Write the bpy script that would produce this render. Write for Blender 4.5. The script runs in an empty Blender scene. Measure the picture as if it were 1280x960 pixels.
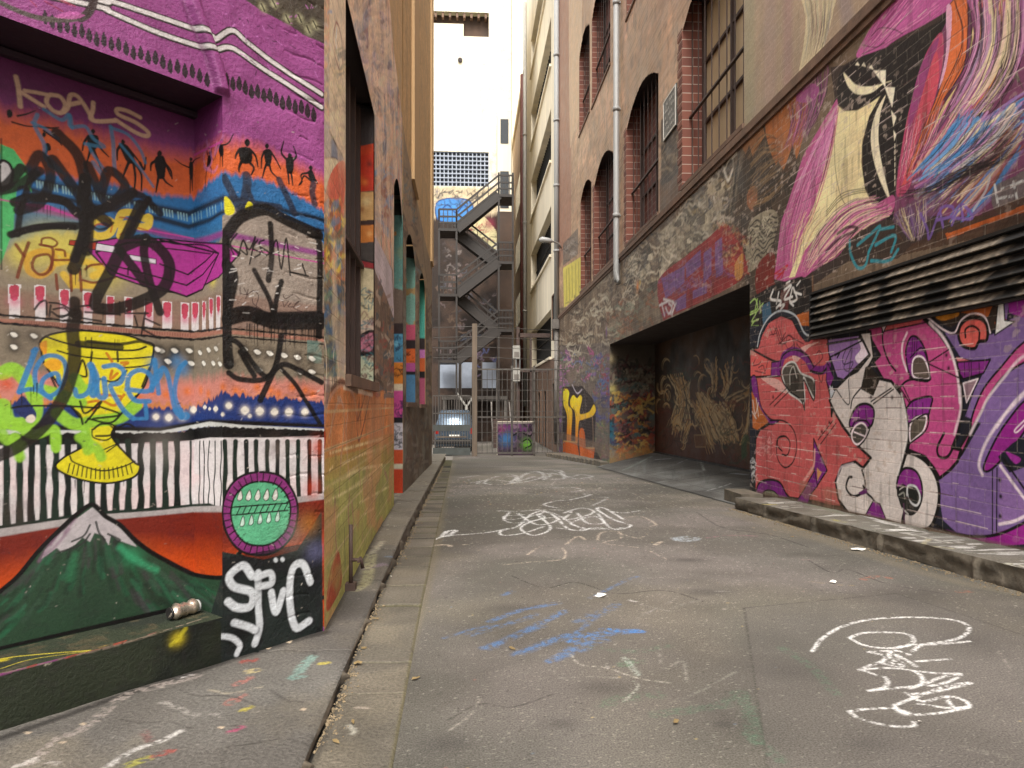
import bpy, bmesh, math, random
import numpy as np
from mathutils import Vector, Matrix
random.seed(7)
RNG = np.random.default_rng(11)
C = bpy.context.scene.collection
R = math.radians

# ------------------------------------------------------------------ survey of the place
# The photograph was surveyed once: a sight line through a picture point meets a wall or the ground at a
# place in the alley, and everything is built at that place in metres.
F, CX, CY, HC = 850.0, 640.0, 506.0, 1.6
PSI = math.atan(52/850); CPS, SPS = math.cos(PSI), math.sin(PSI)
CAM = np.array([0., 0., HC])
def sight(x, y):
    x = np.asarray(x, float); y = np.asarray(y, float)
    a = (x-CX)/F
    return np.stack([SPS+a*CPS, CPS-a*SPS, -(y-CY)/F], -1)
def ss(a, b, x):
    t = np.clip((np.asarray(x, float)-a)/(b-a), 0, 1); return t*t*(3-2*t)
def zg(Y):                                      # fall of the street
    Y = np.asarray(Y, float)
    z = np.where(Y < 3.0, .49+0*Y, .64-.04*Y)
    t = np.clip((Y-3.0)/1.5, 0, 1)
    z = np.where((Y >= 3.0) & (Y < 4.5), .49*(1-t)+(.64-.04*Y)*t, z)
    return np.where(Y > 30, -.56, z)
def xk(Y): return -.47-.0178*np.asarray(Y, float)   # left kerb line

def lin(c):
    c = np.asarray(c, float)/255.
    return np.where(c <= .04045, c/12.92, ((c+.055)/1.055)**2.4)

# ------------------------------------------------------------------ noise
def vnoise(x, y, seed=0):
    rs = np.random.default_rng(seed); T = rs.random((256, 256)).astype(np.float32)
    xi = np.floor(x).astype(int); yi = np.floor(y).astype(int)
    fx = x-xi; fy = y-yi; fx = fx*fx*(3-2*fx); fy = fy*fy*(3-2*fy)
    a = T[yi & 255, xi & 255]; b = T[yi & 255, (xi+1) & 255]
    c = T[(yi+1) & 255, xi & 255]; d = T[(yi+1) & 255, (xi+1) & 255]
    return (a*(1-fx)+b*fx)*(1-fy)+(c*(1-fx)+d*fx)*fy
def fbm(x, y, sc=1., seed=0, o=4):
    s = 0; a = .5; t = 0
    for k in range(o):
        s = s+a*vnoise(x*sc*2**k+17.3*k, y*sc*2**k+5.1*k, seed+k); t += a; a *= .5
    return s/t

# ------------------------------------------------------------------ picture notes -> points
class Note:                                     # reads points noted on an enlargement of the photograph
    def __init__(s, x0, y0, k): s.x0, s.y0, s.k = x0, y0, k
    def __call__(s, txt):
        v = np.array([float(t) for t in txt.replace(',', ' ').split()]).reshape(-1, 2)
        return v/s.k+np.array([s.x0, s.y0])
px = Note(0, 0, 1)
def asp(p): return px(p) if isinstance(p, str) else np.asarray(p, float)
def crom(p, closed=False, n=6):
    p = np.asarray(p, float)
    if len(p) < 3: return p
    if closed: q = np.vstack([p[-1], p, p[0], p[1]])
    else: q = np.vstack([2*p[0]-p[1], p, 2*p[-1]-p[-2]])
    out = []; t = np.linspace(0, 1, n, endpoint=False)[:, None]
    for i in range(len(q)-3):
        a, b, c, d = q[i:i+4]
        out.append(.5*((2*b)+(c-a)*t+(2*a-5*b+4*c-d)*t*t+(3*b-3*c+d-a)*t**3))
    if not closed: out.append(q[-2][None])
    return np.vstack(out)

# ------------------------------------------------------------------ a paintable surface
class Surf:
    """a wall (or paving) as a fine sheet; paint is kept as colour per vertex, in the wall's own metres"""
    def __init__(s, O, A, B, U, V, base=(128, 128, 128), gain=1.0):
        s.O = np.array(O, float); s.A = np.array(A, float); s.B = np.array(B, float)
        s.N = np.cross(s.A, s.B); s.U = np.array(U, float); s.V = np.array(V, float)
        s.gain = gain; s.holes = []
        s.col = np.empty((len(s.V), len(s.U), 3), np.float32); s.col[:] = lin(base)*gain
        s.pu = np.gradient(s.U); s.pv = np.gradient(s.V); s.off = None
    def uvt(s, p):
        d = sight(p[:, 0], p[:, 1]); den = d@s.N
        den = np.where(np.abs(den) < 1e-6, 1e-6, den)
        t = ((s.O-CAM)@s.N)/den
        P = CAM+d*t[:, None]
        return np.stack([(P-s.O)@s.A, (P-s.O)@s.B], -1), t
    def pos(s, u, v): return s.O+u*s.A+v*s.B
    def hole(s, u0, u1, v0, v1, arch=0.):
        for a, arr in ((u0, s.U), (u1, s.U), (v0, s.V), (v1, s.V)):
            i = int(np.argmin(np.abs(arr-a)))
            if abs(arr[i]-a) < .2: arr[i] = a
        s.holes.append((u0, u1, v0, v1, arch))
    def box(s, lo, hi):
        i0, i1 = np.searchsorted(s.U, [lo[0], hi[0]]); j0, j1 = np.searchsorted(s.V, [lo[1], hi[1]])
        return i0, i1, j0, j1
    def mix(s, i0, i1, j0, j1, al, col):
        t = s.col[j0:j1, i0:i1]
        t += (col-t)*al[..., None]
    def C(s, col): return (lin(col)*s.gain).astype(np.float32)
    # a brush stroke
    def st(s, p, w, col, a=1., soft=.8, smooth=True, closed=False, taper=None, rough=0., n=6, gran=0.):
        p = asp(p)
        if smooth: p = crom(p, closed, n)
        elif closed: p = np.vstack([p, p[0]])
        q, t = s.uvt(p); ok = (t > .3) & (t < 120)
        if ok.sum() < 2: return
        wv = np.full(len(p), float(w))
        if taper: wv = wv*np.interp(np.linspace(0, 1, len(p)), np.linspace(0, 1, len(taper)), taper)
        r = wv*.5*t/F; sf = soft*t/F
        mr = (r+sf).max()+.002
        qq = q[ok]; lo = qq.min(0)-mr; hi = qq.max(0)+mr
        i0, i1, j0, j1 = s.box(lo, hi)
        if i1 <= i0 or j1 <= j0: return
        al = np.zeros((j1-j0, i1-i0), np.float32)
        for k in range(len(q)-1):
            if not (ok[k] and ok[k+1]): continue
            a0, b0 = q[k], q[k+1]; rr = max(r[k], r[k+1]); sk = max(sf[k], 1e-4)
            m = rr+sk+.001
            x0, x1, y0, y1 = s.box(np.minimum(a0, b0)-m, np.maximum(a0, b0)+m)
            x0, x1 = max(x0, i0), min(x1, i1); y0, y1 = max(y0, j0), min(y1, j1)
            if x1 <= x0 or y1 <= y0: continue
            uu = s.U[x0:x1][None, :]; vv = s.V[y0:y1][:, None]
            d = b0-a0; L = d@d+1e-12
            h = np.clip(((uu-a0[0])*d[0]+(vv-a0[1])*d[1])/L, 0, 1)
            ds = np.hypot(uu-a0[0]-h*d[0], vv-a0[1]-h*d[1])
            rk = r[k]+(r[k+1]-r[k])*h
            cell = np.maximum(s.pu[x0:x1][None, :], s.pv[y0:y1][:, None])*.9
            sk = np.maximum(sk, cell)
            g = np.clip((rk-ds)/sk+.5, 0, 1)*np.clip(2*rk/sk*1.3, .5, 1)
            sl = al[y0-j0:y1-j0, x0-i0:x1-i0]; np.maximum(sl, g, out=sl)
        if rough:
            uu, vv = np.meshgrid(s.U[i0:i1], s.V[j0:j1]); dm = float(np.median(t[ok]))
            al *= np.clip((fbm(uu, vv, 850/dm/5, 5, 3)-.5)*6+1.3-rough, 0, 1)
        if gran: al = al*(1-gran*(np.random.default_rng(i0+j0).random(al.shape) < .42))
        s.mix(i0, i1, j0, j1, al*a, s.C(col))
    # a filled shape, with an outline if wanted
    def fl(s, p, col, a=1., smooth=True, ol=None, olw=2., col2=None, mott=0.):
        p = asp(p); P0 = p
        if smooth: p = crom(p, True)
        q, t = s.uvt(p)
        if (t < .3).any() or (t > 150).any(): return
        lo = q.min(0); hi = q.max(0); i0, i1, j0, j1 = s.box(lo, hi)
        if i1 <= i0 or j1 <= j0: return
        uu = s.U[i0:i1][None, :]; vv = s.V[j0:j1][:, None]
        ins = np.zeros((j1-j0, i1-i0), bool); n = len(q)
        for k in range(n):
            x1, y1 = q[k]; x2, y2 = q[(k+1) % n]
            if abs(y2-y1) < 1e-9: continue
            c = (y1 > vv) != (y2 > vv)
            xi = (x2-x1)*(vv-y1)/(y2-y1)+x1
            ins ^= c & (uu < xi)
        c = s.C(col)
        if col2 is not None:                     # two paints sprayed into each other, second one upwards
            g = ss(0, 1, (vv-lo[1])/(hi[1]-lo[1]+1e-9))[..., None]*np.ones((1, i1-i0, 1))
            c = c*(1-g)+s.C(col2)*g
        if mott:
            U2, V2 = np.meshgrid(s.U[i0:i1], s.V[j0:j1])
            c = c*(1+mott*(fbm(U2, V2, 9, 3)-.5)*2)[..., None]
        s.mix(i0, i1, j0, j1, ins.astype(np.float32)*a, c)
        if ol is not None: s.st(P0, olw, ol, smooth=smooth, closed=True)
        elif a == 1.: s.st(P0, 1.1, col if col2 is None else col, a=.6, smooth=smooth, closed=True)
    # a horizontal band between two lines
    def band(s, top, bot, col, a=1., stp=2., sb=2., jag=0., jsc=60.):
        qt, tt = s.uvt(asp(top)); qb, tb = s.uvt(asp(bot)); dm = float(np.median(tt))
        ot = np.argsort(qt[:, 0]); ob = np.argsort(qb[:, 0])
        vt = np.interp(s.U, qt[ot, 0], qt[ot, 1]); vb = np.interp(s.U, qb[ob, 0], qb[ob, 1])
        if jag:
            vt = vt+(fbm(s.U, s.U*0, jsc, 3, 3)-.5)*jag*dm/F*2; vb = vb+(fbm(s.U, s.U*0+9, jsc, 4, 3)-.5)*jag*dm/F*2
        j0, j1 = np.searchsorted(s.V, [vb.min()-sb*dm/F, vt.max()+stp*dm/F])
        if j1 <= j0: return
        v = s.V[j0:j1][:, None]
        al = np.clip((vt[None]-v)/max(stp*dm/F, 1e-4)+.5, 0, 1)*np.clip((v-vb[None])/max(sb*dm/F, 1e-4)+.5, 0, 1)
        s.mix(0, len(s.U), j0, j1, (al*a).astype(np.float32), s.C(col))
    # a soft spray cloud
    def sp(s, x, y, r, col, a=.8, asx=1.):
        q, t = s.uvt(np.array([[x, y]], float))
        if t[0] < .3: return
        rm = r*t[0]/F; q = q[0]; m = rm*2.2
        i0, i1, j0, j1 = s.box(q-m*max(asx, 1), q+m*max(asx, 1))
        if i1 <= i0 or j1 <= j0: return
        d2 = ((s.U[i0:i1][None, :]-q[0])/asx)**2+(s.V[j0:j1][:, None]-q[1])**2
        s.mix(i0, i1, j0, j1, (np.exp(-d2/rm**2*1.2)*a).astype(np.float32), s.C(col))
    def blotch(s, col, a=.5, sc=2., th=.55, k=8., seed=1, reg=None, sx=1.):
        if reg is None: i0, i1, j0, j1 = 0, len(s.U), 0, len(s.V)
        else:
            q, t = s.uvt(asp(reg)); i0, i1, j0, j1 = s.box(q.min(0), q.max(0))
        if i1 <= i0 or j1 <= j0: return
        uu, vv = np.meshgrid(s.U[i0:i1], s.V[j0:j1])
        al = np.clip((fbm(uu*sx, vv, sc, seed)-th)*k+.5, 0, 1)*a
        s.mix(i0, i1, j0, j1, al.astype(np.float32), s.C(col))
    # old layered tags: many loose scribbles inside a quadrilateral of the wall
    def scrib(s, quad, n, cols, w=(1, 2.5), size=(8, 22), seed=1, a=.85, asp_=1.):
        rs = np.random.default_rng(seed); Q = asp(quad)
        for k in range(n):
            f, g = rs.random(2)
            c = (Q[0]*(1-f)+Q[1]*f)*(1-g)+(Q[3]*(1-f)+Q[2]*f)*g
            m = rs.integers(4, 9); sz = rs.uniform(*size); ang = rs.uniform(-.5, .5)
            xs = np.linspace(-1, 1, m)*sz*.5*asp_+rs.normal(0, sz*.16, m); ys = rs.normal(0, sz*.27, m)
            p = np.stack([c[0]+xs*math.cos(ang)-ys*math.sin(ang), c[1]+xs*math.sin(ang)+ys], -1)
            s.st(p, rs.uniform(*w), cols[rs.integers(len(cols))], a=a*rs.uniform(.6, 1), soft=.8, n=4)
    def drips(s, p0, n, L, w, col, seed=1, a=.9):
        rs = np.random.default_rng(seed); P = asp(p0)
        for k in range(n):
            f = rs.random(); c = P[0]*(1-f)+P[-1]*f; l = rs.uniform(.3, 1)*L
            s.st(np.array([c, c+[0, l*.5], c+[0, l]]), w*rs.uniform(.5, 1.1), col, a=a, smooth=False, taper=[1, .8, .5])
    # ---------------- to a mesh
    def verts(s):
        uu, vv = np.meshgrid(s.U, s.V)
        P = s.O+uu[..., None]*s.A+vv[..., None]*s.B
        if s.off is not None: P = P+s.off[..., None]*s.N
        return P, uu, vv
    def mesh(s, name, mat, parent=None):
        P, uu, vv = s.verts()
        nv, nu = uu.shape
        idx = np.arange(nv*nu).reshape(nv, nu)
        f = np.stack([idx[:-1, :-1], idx[:-1, 1:], idx[1:, 1:], idx[1:, :-1]], -1).reshape(-1, 4)
        if s.holes:
            uc = ((s.U[1:]+s.U[:-1])/2)[None, :]*np.ones((nv-1, 1)); vc = ((s.V[1:]+s.V[:-1])/2)[:, None]*np.ones((1, nu-1))
            keep = np.ones((nv-1, nu-1), bool)
            for (u0, u1, v0, v1, ar) in s.holes:
                vt = v1-ar*((uc-(u0+u1)/2)/((u1-u0)/2))**2 if ar else v1
                keep &= ~((uc > u0) & (uc < u1) & (vc > v0) & (vc < vt))
            f = f[keep.reshape(-1)]
        used = np.zeros(nv*nu, bool); used[f.reshape(-1)] = True
        remap = np.cumsum(used)-1; f = remap[f]
        V = P.reshape(-1, 3)[used]; col = s.col.reshape(-1, 3)[used]
        uvc = np.stack([uu.reshape(-1), vv.reshape(-1)], -1)[used]
        me = bpy.data.meshes.new(name); nf = len(f)
        me.vertices.add(len(V)); me.vertices.foreach_set('co', V.astype(np.float32).reshape(-1))
        me.loops.add(nf*4); me.loops.foreach_set('vertex_index', f.astype(np.int32).reshape(-1))
        me.polygons.add(nf); me.polygons.foreach_set('loop_start', np.arange(0, nf*4, 4, dtype=np.int32))
        at = me.color_attributes.new('paint', 'FLOAT_COLOR', 'POINT')
        at.data.foreach_set('color', np.hstack([np.clip(col, 0, 1), np.ones((len(col), 1))]).astype(np.float32).reshape(-1))
        ul = me.uv_layers.new(name='wall')
        ul.data.foreach_set('uv', uvc[f.reshape(-1)].astype(np.float32).reshape(-1))
        me.update(); me.polygons.foreach_set('use_smooth', np.ones(nf, bool))
        if s.off is None: me.polygons.foreach_set('use_smooth', np.zeros(nf, bool))
        me.materials.append(mat)
        return link(name, me, parent)

class Street(Surf):
    """paving: u runs across from the left kerb line, v is the way down the alley, height follows the fall"""
    def __init__(s, U, V, base, gain=1., lift=0., k=xk):
        Surf.__init__(s, (0, 0, 0), (1, 0, 0), (0, 1, 0), U, V, base, gain); s.lift = lift; s.k = k
    def h(s, Y): return zg(Y)+(s.lift(Y) if callable(s.lift) else s.lift)
    def uvt(s, p):
        d = sight(p[:, 0], p[:, 1]); lo = np.full(len(d), .2); hi = np.full(len(d), 150.)
        for _ in range(40):
            m = (lo+hi)/2; P = CAM+d*m[:, None]
            g = P[:, 2] > s.h(P[:, 1]); lo = np.where(g, m, lo); hi = np.where(g, hi, m)
        P = CAM+d*lo[:, None]
        return np.stack([P[:, 0]-s.k(P[:, 1]), P[:, 1]], -1), lo
    def verts(s):
        uu, vv = np.meshgrid(s.U, s.V)
        P = np.stack([uu+s.k(vv), vv, s.h(vv)+(0 if s.off is None else s.off)], -1)
        return P, uu, vv

class Many:                                     # one painting that runs over several neighbouring faces
    def __init__(s, *su): s.su = su
    def __getattr__(s, n):
        def f(*a, **k):
            for u in s.su: getattr(u, n)(*a, **k)
        return f

def steps(a, b, fn):
    out = [a]
    while out[-1] < b: out.append(out[-1]+fn(out[-1]))
    return np.array(out)

# ------------------------------------------------------------------ objects
def link(name, data, parent=None):
    o = bpy.data.objects.new(name, data); C.objects.link(o)
    if parent is not None: o.parent = parent
    return o
def tag(o, label=None, cat=None, group=None, kind=None):
    for k, v in (('label', label), ('category', cat), ('group', group), ('kind', kind)):
        if v: o[k] = v
    return o
def thing(name, label, cat, loc=(0, 0, 0), rz=0., group=None):
    o = link(name, None); o.location = loc; o.rotation_euler = (0, 0, rz); o.empty_display_size = .2
    return tag(o, label, cat, group)
class MB:
    """gathers boxes, bars and prisms into one mesh"""
    def __init__(s): s.bm = bmesh.new()
    def box(s, x0, x1, y0, y1, z0, z1):
        v = [s.bm.verts.new(p) for p in ((x0,y0,z0),(x1,y0,z0),(x1,y1,z0),(x0,y1,z0),(x0,y0,z1),(x1,y0,z1),(x1,y1,z1),(x0,y1,z1))]
        for f in ((3,2,1,0),(4,5,6,7),(0,1,5,4),(1,2,6,5),(2,3,7,6),(3,0,4,7)): s.bm.faces.new([v[i] for i in f])
        return s
    def quad(s, *p): s.bm.faces.new([s.bm.verts.new(tuple(q)) for q in p]); return s
    def prism(s, poly, ax, d0, d1):             # 2-D outline extruded along an axis ('x','y','z')
        def P(a, b, d): return {'x': (d, a, b), 'y': (a, d, b), 'z': (a, b, d)}[ax]
        A = [s.bm.verts.new(P(a, b, d0)) for a, b in poly]; B = [s.bm.verts.new(P(a, b, d1)) for a, b in poly]
        n = len(poly)
        s.bm.faces.new(A); s.bm.faces.new(B[::-1])
        for i in range(n): s.bm.faces.new([A[i], A[(i+1) % n], B[(i+1) % n], B[i]][::-1])
        return s
    def bar(s, a, b, w, h=None, up=(0, 0, 1)):
        a, b = Vector(a), Vector(b); h = h or w; d = (b-a).normalized(); u = Vector(up)
        if abs(d.dot(u)) > .98: u = Vector((0, 1, 0))
        x = d.cross(u).normalized(); y = x.cross(d)
        A = [s.bm.verts.new(a+x*i*w/2+y*j*h/2) for i, j in ((-1,-1),(1,-1),(1,1),(-1,1))]
        B = [s.bm.verts.new(b+x*i*w/2+y*j*h/2) for i, j in ((-1,-1),(1,-1),(1,1),(-1,1))]
        s.bm.faces.new(A); s.bm.faces.new(B[::-1])
        for i in range(4): s.bm.faces.new([A[i], B[i], B[(i+1) % 4], A[(i+1) % 4]])
        return s
    def tube(s, pts, r, n=10):
        pts = [Vector(p) for p in pts]; rings = []
        for i, p in enumerate(pts):
            d = ((pts[min(i+1, len(pts)-1)]-p).normalized()+(p-pts[max(i-1, 0)]).normalized()).normalized()
            u = Vector((0, 0, 1)) if abs(d.z) < .9 else Vector((0, 1, 0))
            x = d.cross(u).normalized(); y = x.cross(d); rr = r[i] if isinstance(r, (list, tuple)) else r
            rings.append([s.bm.verts.new(p+x*math.cos(2*math.pi*k/n)*rr+y*math.sin(2*math.pi*k/n)*rr) for k in range(n)])
        for a, b in zip(rings, rings[1:]):
            for k in range(n): s.bm.faces.new([a[k], a[(k+1) % n], b[(k+1) % n], b[k]]).smooth = True
        s.bm.faces.new(rings[0][::-1]); s.bm.faces.new(rings[-1])
        return s
    def build(s, name, mat, parent=None, bevel=0.):
        bmesh.ops.recalc_face_normals(s.bm, faces=s.bm.faces)
        if bevel:
            bmesh.ops.bevel(s.bm, geom=list(s.bm.edges), offset=bevel, segments=2, affect='EDGES', clamp_overlap=True)
        me = bpy.data.meshes.new(name); s.bm.to_mesh(me); s.bm.free(); me.materials.append(mat)
        return link(name, me, parent)

# ------------------------------------------------------------------ materials
def mat(name):
    m = bpy.data.materials.new(name); m.use_nodes = True; nt = m.node_tree
    return m, nt, nt.nodes['Principled BSDF']
def nd(nt, t, **k):
    n = nt.nodes.new(t)
    for a, b in k.items():
        if a in n.inputs.keys(): n.inputs[a].default_value = b
        else: setattr(n, a, b)
    return n
def mixc(nt, a, b, f, mode='MIX'):
    n = nt.nodes.new('ShaderNodeMix'); n.data_type = 'RGBA'; n.blend_type = mode
    for sock, v in ((n.inputs[6], a), (n.inputs[7], b), (n.inputs[0], f)):
        if hasattr(v, 'is_linked'): nt.links.new(v, sock)
        elif isinstance(v, (int, float)): sock.default_value = v
        else: sock.default_value = (*v, 1)
    return n.outputs[2]
def ramp(nt, src, lo, hi, a=0., b=1.):
    n = nd(nt, 'ShaderNodeMapRange'); nt.links.new(src, n.inputs[0])
    for i, v in enumerate((lo, hi, a, b)): n.inputs[i+1].default_value = v
    return n.outputs[0]
def paint_mat(name, rough=.55, brick=0., row=.09, wid=.24, mortar=(150, 140, 125), mfac=.35, grain=.25, gsc=40., bump=.3, dirt=.25, vec='uv', shift=(0, 0)):
    m, nt, bs = mat(name); L = nt.links.new
    at = nd(nt, 'ShaderNodeAttribute', attribute_name='paint')
    uv = nd(nt, 'ShaderNodeUVMap', uv_map='wall'); v = uv.outputs[0]
    n1 = nd(nt, 'ShaderNodeTexNoise', Scale=gsc, Detail=6., Roughness=.65); L(v, n1.inputs['Vector'])
    n2 = nd(nt, 'ShaderNodeTexNoise', Scale=2.3, Detail=5., Roughness=.6); L(v, n2.inputs['Vector'])
    col = at.outputs['Color']
    g = ramp(nt, n1.outputs[0], .25, .75, 1-grain, 1+grain)
    d = ramp(nt, n2.outputs[0], .3, .7, 1-dirt, 1+dirt*.5)
    mm = nd(nt, 'ShaderNodeMath', operation='MULTIPLY'); L(g, mm.inputs[0]); L(d, mm.inputs[1])
    sc = nd(nt, 'ShaderNodeVectorMath', operation='SCALE'); L(col, sc.inputs[0]); L(mm.outputs[0], sc.inputs['Scale'])
    col = sc.outputs[0]; hgt = n1.outputs[0]
    if brick:
        bt = nd(nt, 'ShaderNodeTexBrick', Scale=1., **{'Brick Width': wid, 'Row Height': row, 'Mortar Size': .006, 'Mortar Smooth': .35})
        bt.inputs['Color1'].default_value = (1, 1, 1, 1); bt.inputs['Color2'].default_value = (.55, .55, .55, 1); bt.inputs['Mortar'].default_value = (.7, .7, .7, 1)
        nz = nd(nt, 'ShaderNodeTexNoise', Scale=7., Detail=3.); L(v, nz.inputs['Vector'])
        wb = nd(nt, 'ShaderNodeVectorMath', operation='MULTIPLY_ADD'); L(nz.outputs['Color'], wb.inputs[0])
        wb.inputs[1].default_value = (.02, .012, 0); L(v, wb.inputs[2]); L(wb.outputs[0], bt.inputs['Vector'])
        chip = ramp(nt, n1.outputs[0], .35, .6); cm = nd(nt, 'ShaderNodeMath', operation='MULTIPLY'); L(bt.outputs['Fac'], cm.inputs[0]); L(chip, cm.inputs[1])
        cf = nd(nt, 'ShaderNodeMath', operation='MULTIPLY'); L(cm.outputs[0], cf.inputs[0]); cf.inputs[1].default_value = mfac
        bv = nd(nt, 'ShaderNodeVectorMath', operation='SCALE'); L(col, bv.inputs[0])
        bw = nd(nt, 'ShaderNodeSeparateColor'); L(bt.outputs['Color'], bw.inputs[0])
        L(ramp(nt, bw.outputs[0], .5, 1., 1-.12*brick, 1.03), bv.inputs['Scale'])
        col = mixc(nt, bv.outputs[0], tuple(lin(mortar)), cf.outputs[0])
        hm = nd(nt, 'ShaderNodeMath', operation='MULTIPLY_ADD'); L(bt.outputs['Fac'], hm.inputs[0]); hm.inputs[1].default_value = -1.3*brick; L(n1.outputs[0], hm.inputs[2])
        hgt = hm.outputs[0]
    L(col, bs.inputs['Base Color']); bs.inputs['Specular IOR Level'].default_value = .28
    rr = ramp(nt, n2.outputs[0], .3, .7, rough-.12, rough+.15); L(rr, bs.inputs['Roughness'])
    bp = nd(nt, 'ShaderNodeBump', Strength=bump, Distance=.012); L(hgt, bp.inputs['Height']); L(bp.outputs[0], bs.inputs['Normal'])
    return m
def plain(name, col, rough=.6, metal=0., var=.2, sc=6., bump=.15, bsc=40., streak=False, spec=.5):
    m, nt, bs = mat(name); L = nt.links.new
    tc = nd(nt, 'ShaderNodeTexCoord'); v = tc.outputs['Object']
    if streak:
        mp = nd(nt, 'ShaderNodeMapping'); mp.inputs['Scale'].default_value = (1, 1, .12); L(v, mp.inputs[0]); v2 = mp.outputs[0]
    else: v2 = v
    n1 = nd(nt, 'ShaderNodeTexNoise', Scale=sc, Detail=6., Roughness=.6); L(v2, n1.inputs['Vector'])
    n2 = nd(nt, 'ShaderNodeTexNoise', Scale=bsc, Detail=5.); L(v, n2.inputs['Vector'])
    a = lin(col); c = mixc(nt, tuple(a*(1-var)), tuple(np.clip(a*(1+var), 0, 1)), ramp(nt, n1.outputs[0], .3, .7))
    L(c, bs.inputs['Base Color']); bs.inputs['Metallic'].default_value = metal; bs.inputs['Specular IOR Level'].default_value = spec
    L(ramp(nt, n1.outputs[0], .3, .7, max(.02, rough-.1), min(1, rough+.1)), bs.inputs['Roughness'])
    bp = nd(nt, 'ShaderNodeBump', Strength=bump, Distance=.01); L(n2.outputs[0], bp.inputs['Height']); L(bp.outputs[0], bs.inputs['Normal'])
    return m
def brick_mat(name, col, col2, mortar, row=.09, wid=.24, axis='x', bump=.5, ms=.008):
    m, nt, bs = mat(name); L = nt.links.new
    tc = nd(nt, 'ShaderNodeTexCoord'); sx = nd(nt, 'ShaderNodeSeparateXYZ'); L(tc.outputs['Object'], sx.inputs[0])
    cx = nd(nt, 'ShaderNodeCombineXYZ'); L(sx.outputs[0 if axis == 'x' else 1], cx.inputs[0]); L(sx.outputs[2], cx.inputs[1])
    bt = nd(nt, 'ShaderNodeTexBrick', Scale=1., **{'Brick Width': wid, 'Row Height': row, 'Mortar Size': ms, 'Mortar Smooth': .3})
    L(cx.outputs[0], bt.inputs['Vector'])
    bt.inputs['Color1'].default_value = (*lin(col), 1); bt.inputs['Color2'].default_value = (*lin(col2), 1); bt.inputs['Mortar'].default_value = (*lin(mortar), 1)
    n1 = nd(nt, 'ShaderNodeTexNoise', Scale=5., Detail=6.); L(tc.outputs['Object'], n1.inputs['Vector'])
    c = mixc(nt, bt.outputs['Color'], (.5, .5, .5), ramp(nt, n1.outputs[0], .3, .7, 0, .5), 'OVERLAY')
    L(c, bs.inputs['Base Color']); bs.inputs['Roughness'].default_value = .8
    bp = nd(nt, 'ShaderNodeBump', Strength=bump, Distance=.012, invert=True); L(bt.outputs['Fac'], bp.inputs['Height']); L(bp.outputs[0], bs.inputs['Normal'])
    return m
# ------------------------------------------------------------------ the faces of the alley
Z = (0, 0, 1)
P0 = np.array([-.702, 3.319, 0.])
D = np.array([.679, .734, 0.]); D /= np.linalg.norm(D)
N = np.array([D[1], -D[0], 0.])
RD = .25                                              # depth of the bricked-up bay
IC = P0-.508*D-RD*N                                   # its inner corner
GL = .64                                              # paint strength of the left house
FO = Surf(P0, D, Z, np.concatenate([np.arange(-3.2, -1.42, .06), np.arange(-1.42, 0, .0034), [0.]]), np.arange(.36, 3.8, .0035), (154, 74, 136), GL)
FB = Surf(IC, D, Z, np.concatenate([np.arange(-2.6, -1.02, .06), np.arange(-1.02, 0, .0034), [0.]]), np.arange(.66, 2.95, .0035), (146, 62, 126), GL)
FR = Surf(IC, N, Z, np.linspace(0, RD, 64), np.arange(.66, 2.95, .0035), (146, 62, 126), GL)
FL = Surf(IC+np.array([0, 0, .70]), D, -N, np.concatenate([np.arange(-2.6, -1.02, .06), np.arange(-1.02, 0, .005), [0.]]), np.arange(-RD, .002, .005), (52, 60, 42), GL)
FO.hole(-3.1, -.508, .70, 2.905)
FAC = Many(FB, FR, FO)
A1 = np.array([-.0401, .9992, 0.])
S1 = Surf(P0+np.array([-.0005, .0005, 0]), A1, Z, np.append(np.arange(0, 6.335, .0105), 6.34), np.concatenate([np.arange(.1, 5.6, .0085), np.arange(5.6, 7.62, .03)]), (164, 150, 132), 1.15)
S1.hole(.73, 2.43, 1.77, 4.02); S1.hole(4.69, 6.34, -.2, 4.45, .3)
A2 = np.array([-.09, 8.75, 0.]); A2 /= np.linalg.norm(A2)
O2 = np.array([-.945, 9.652, 0.])
S2 = Surf(O2, A2, Z, np.concatenate([np.arange(0, 8.75, .022), [8.75]]), np.concatenate([np.arange(-.5, 5.6, .014), np.arange(5.6, 14.6, .05)]), (150, 132, 112), 1.08)
S2.hole(.5, 2.42, 1.63, 4.32, .3); S2.hole(3.6, 5.7, 1.6, 4.32, .3)
JA = Surf((-1.16, 5.742, 0), (1, 0, 0), Z, np.arange(0, .36, .008), np.arange(1.7, 4.1, .008), (90, 70, 60), .8)
JB = Surf((-1.42, 9.648, 0), (1, 0, 0), Z, np.arange(0, .48, .01), np.arange(0, 4.5, .012), (110, 160, 150), .8)
JC = Surf((-1.42, 12.065, 0), (1, 0, 0), Z, np.arange(0, .46, .015), np.arange(1.5, 4.4, .015), (120, 165, 150), .8)
JD = Surf((-1.42, 15.342, 0), (1, 0, 0), Z, np.arange(0, .42, .02), np.arange(1.5, 4.4, .02), (90, 190, 165), .8)
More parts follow.
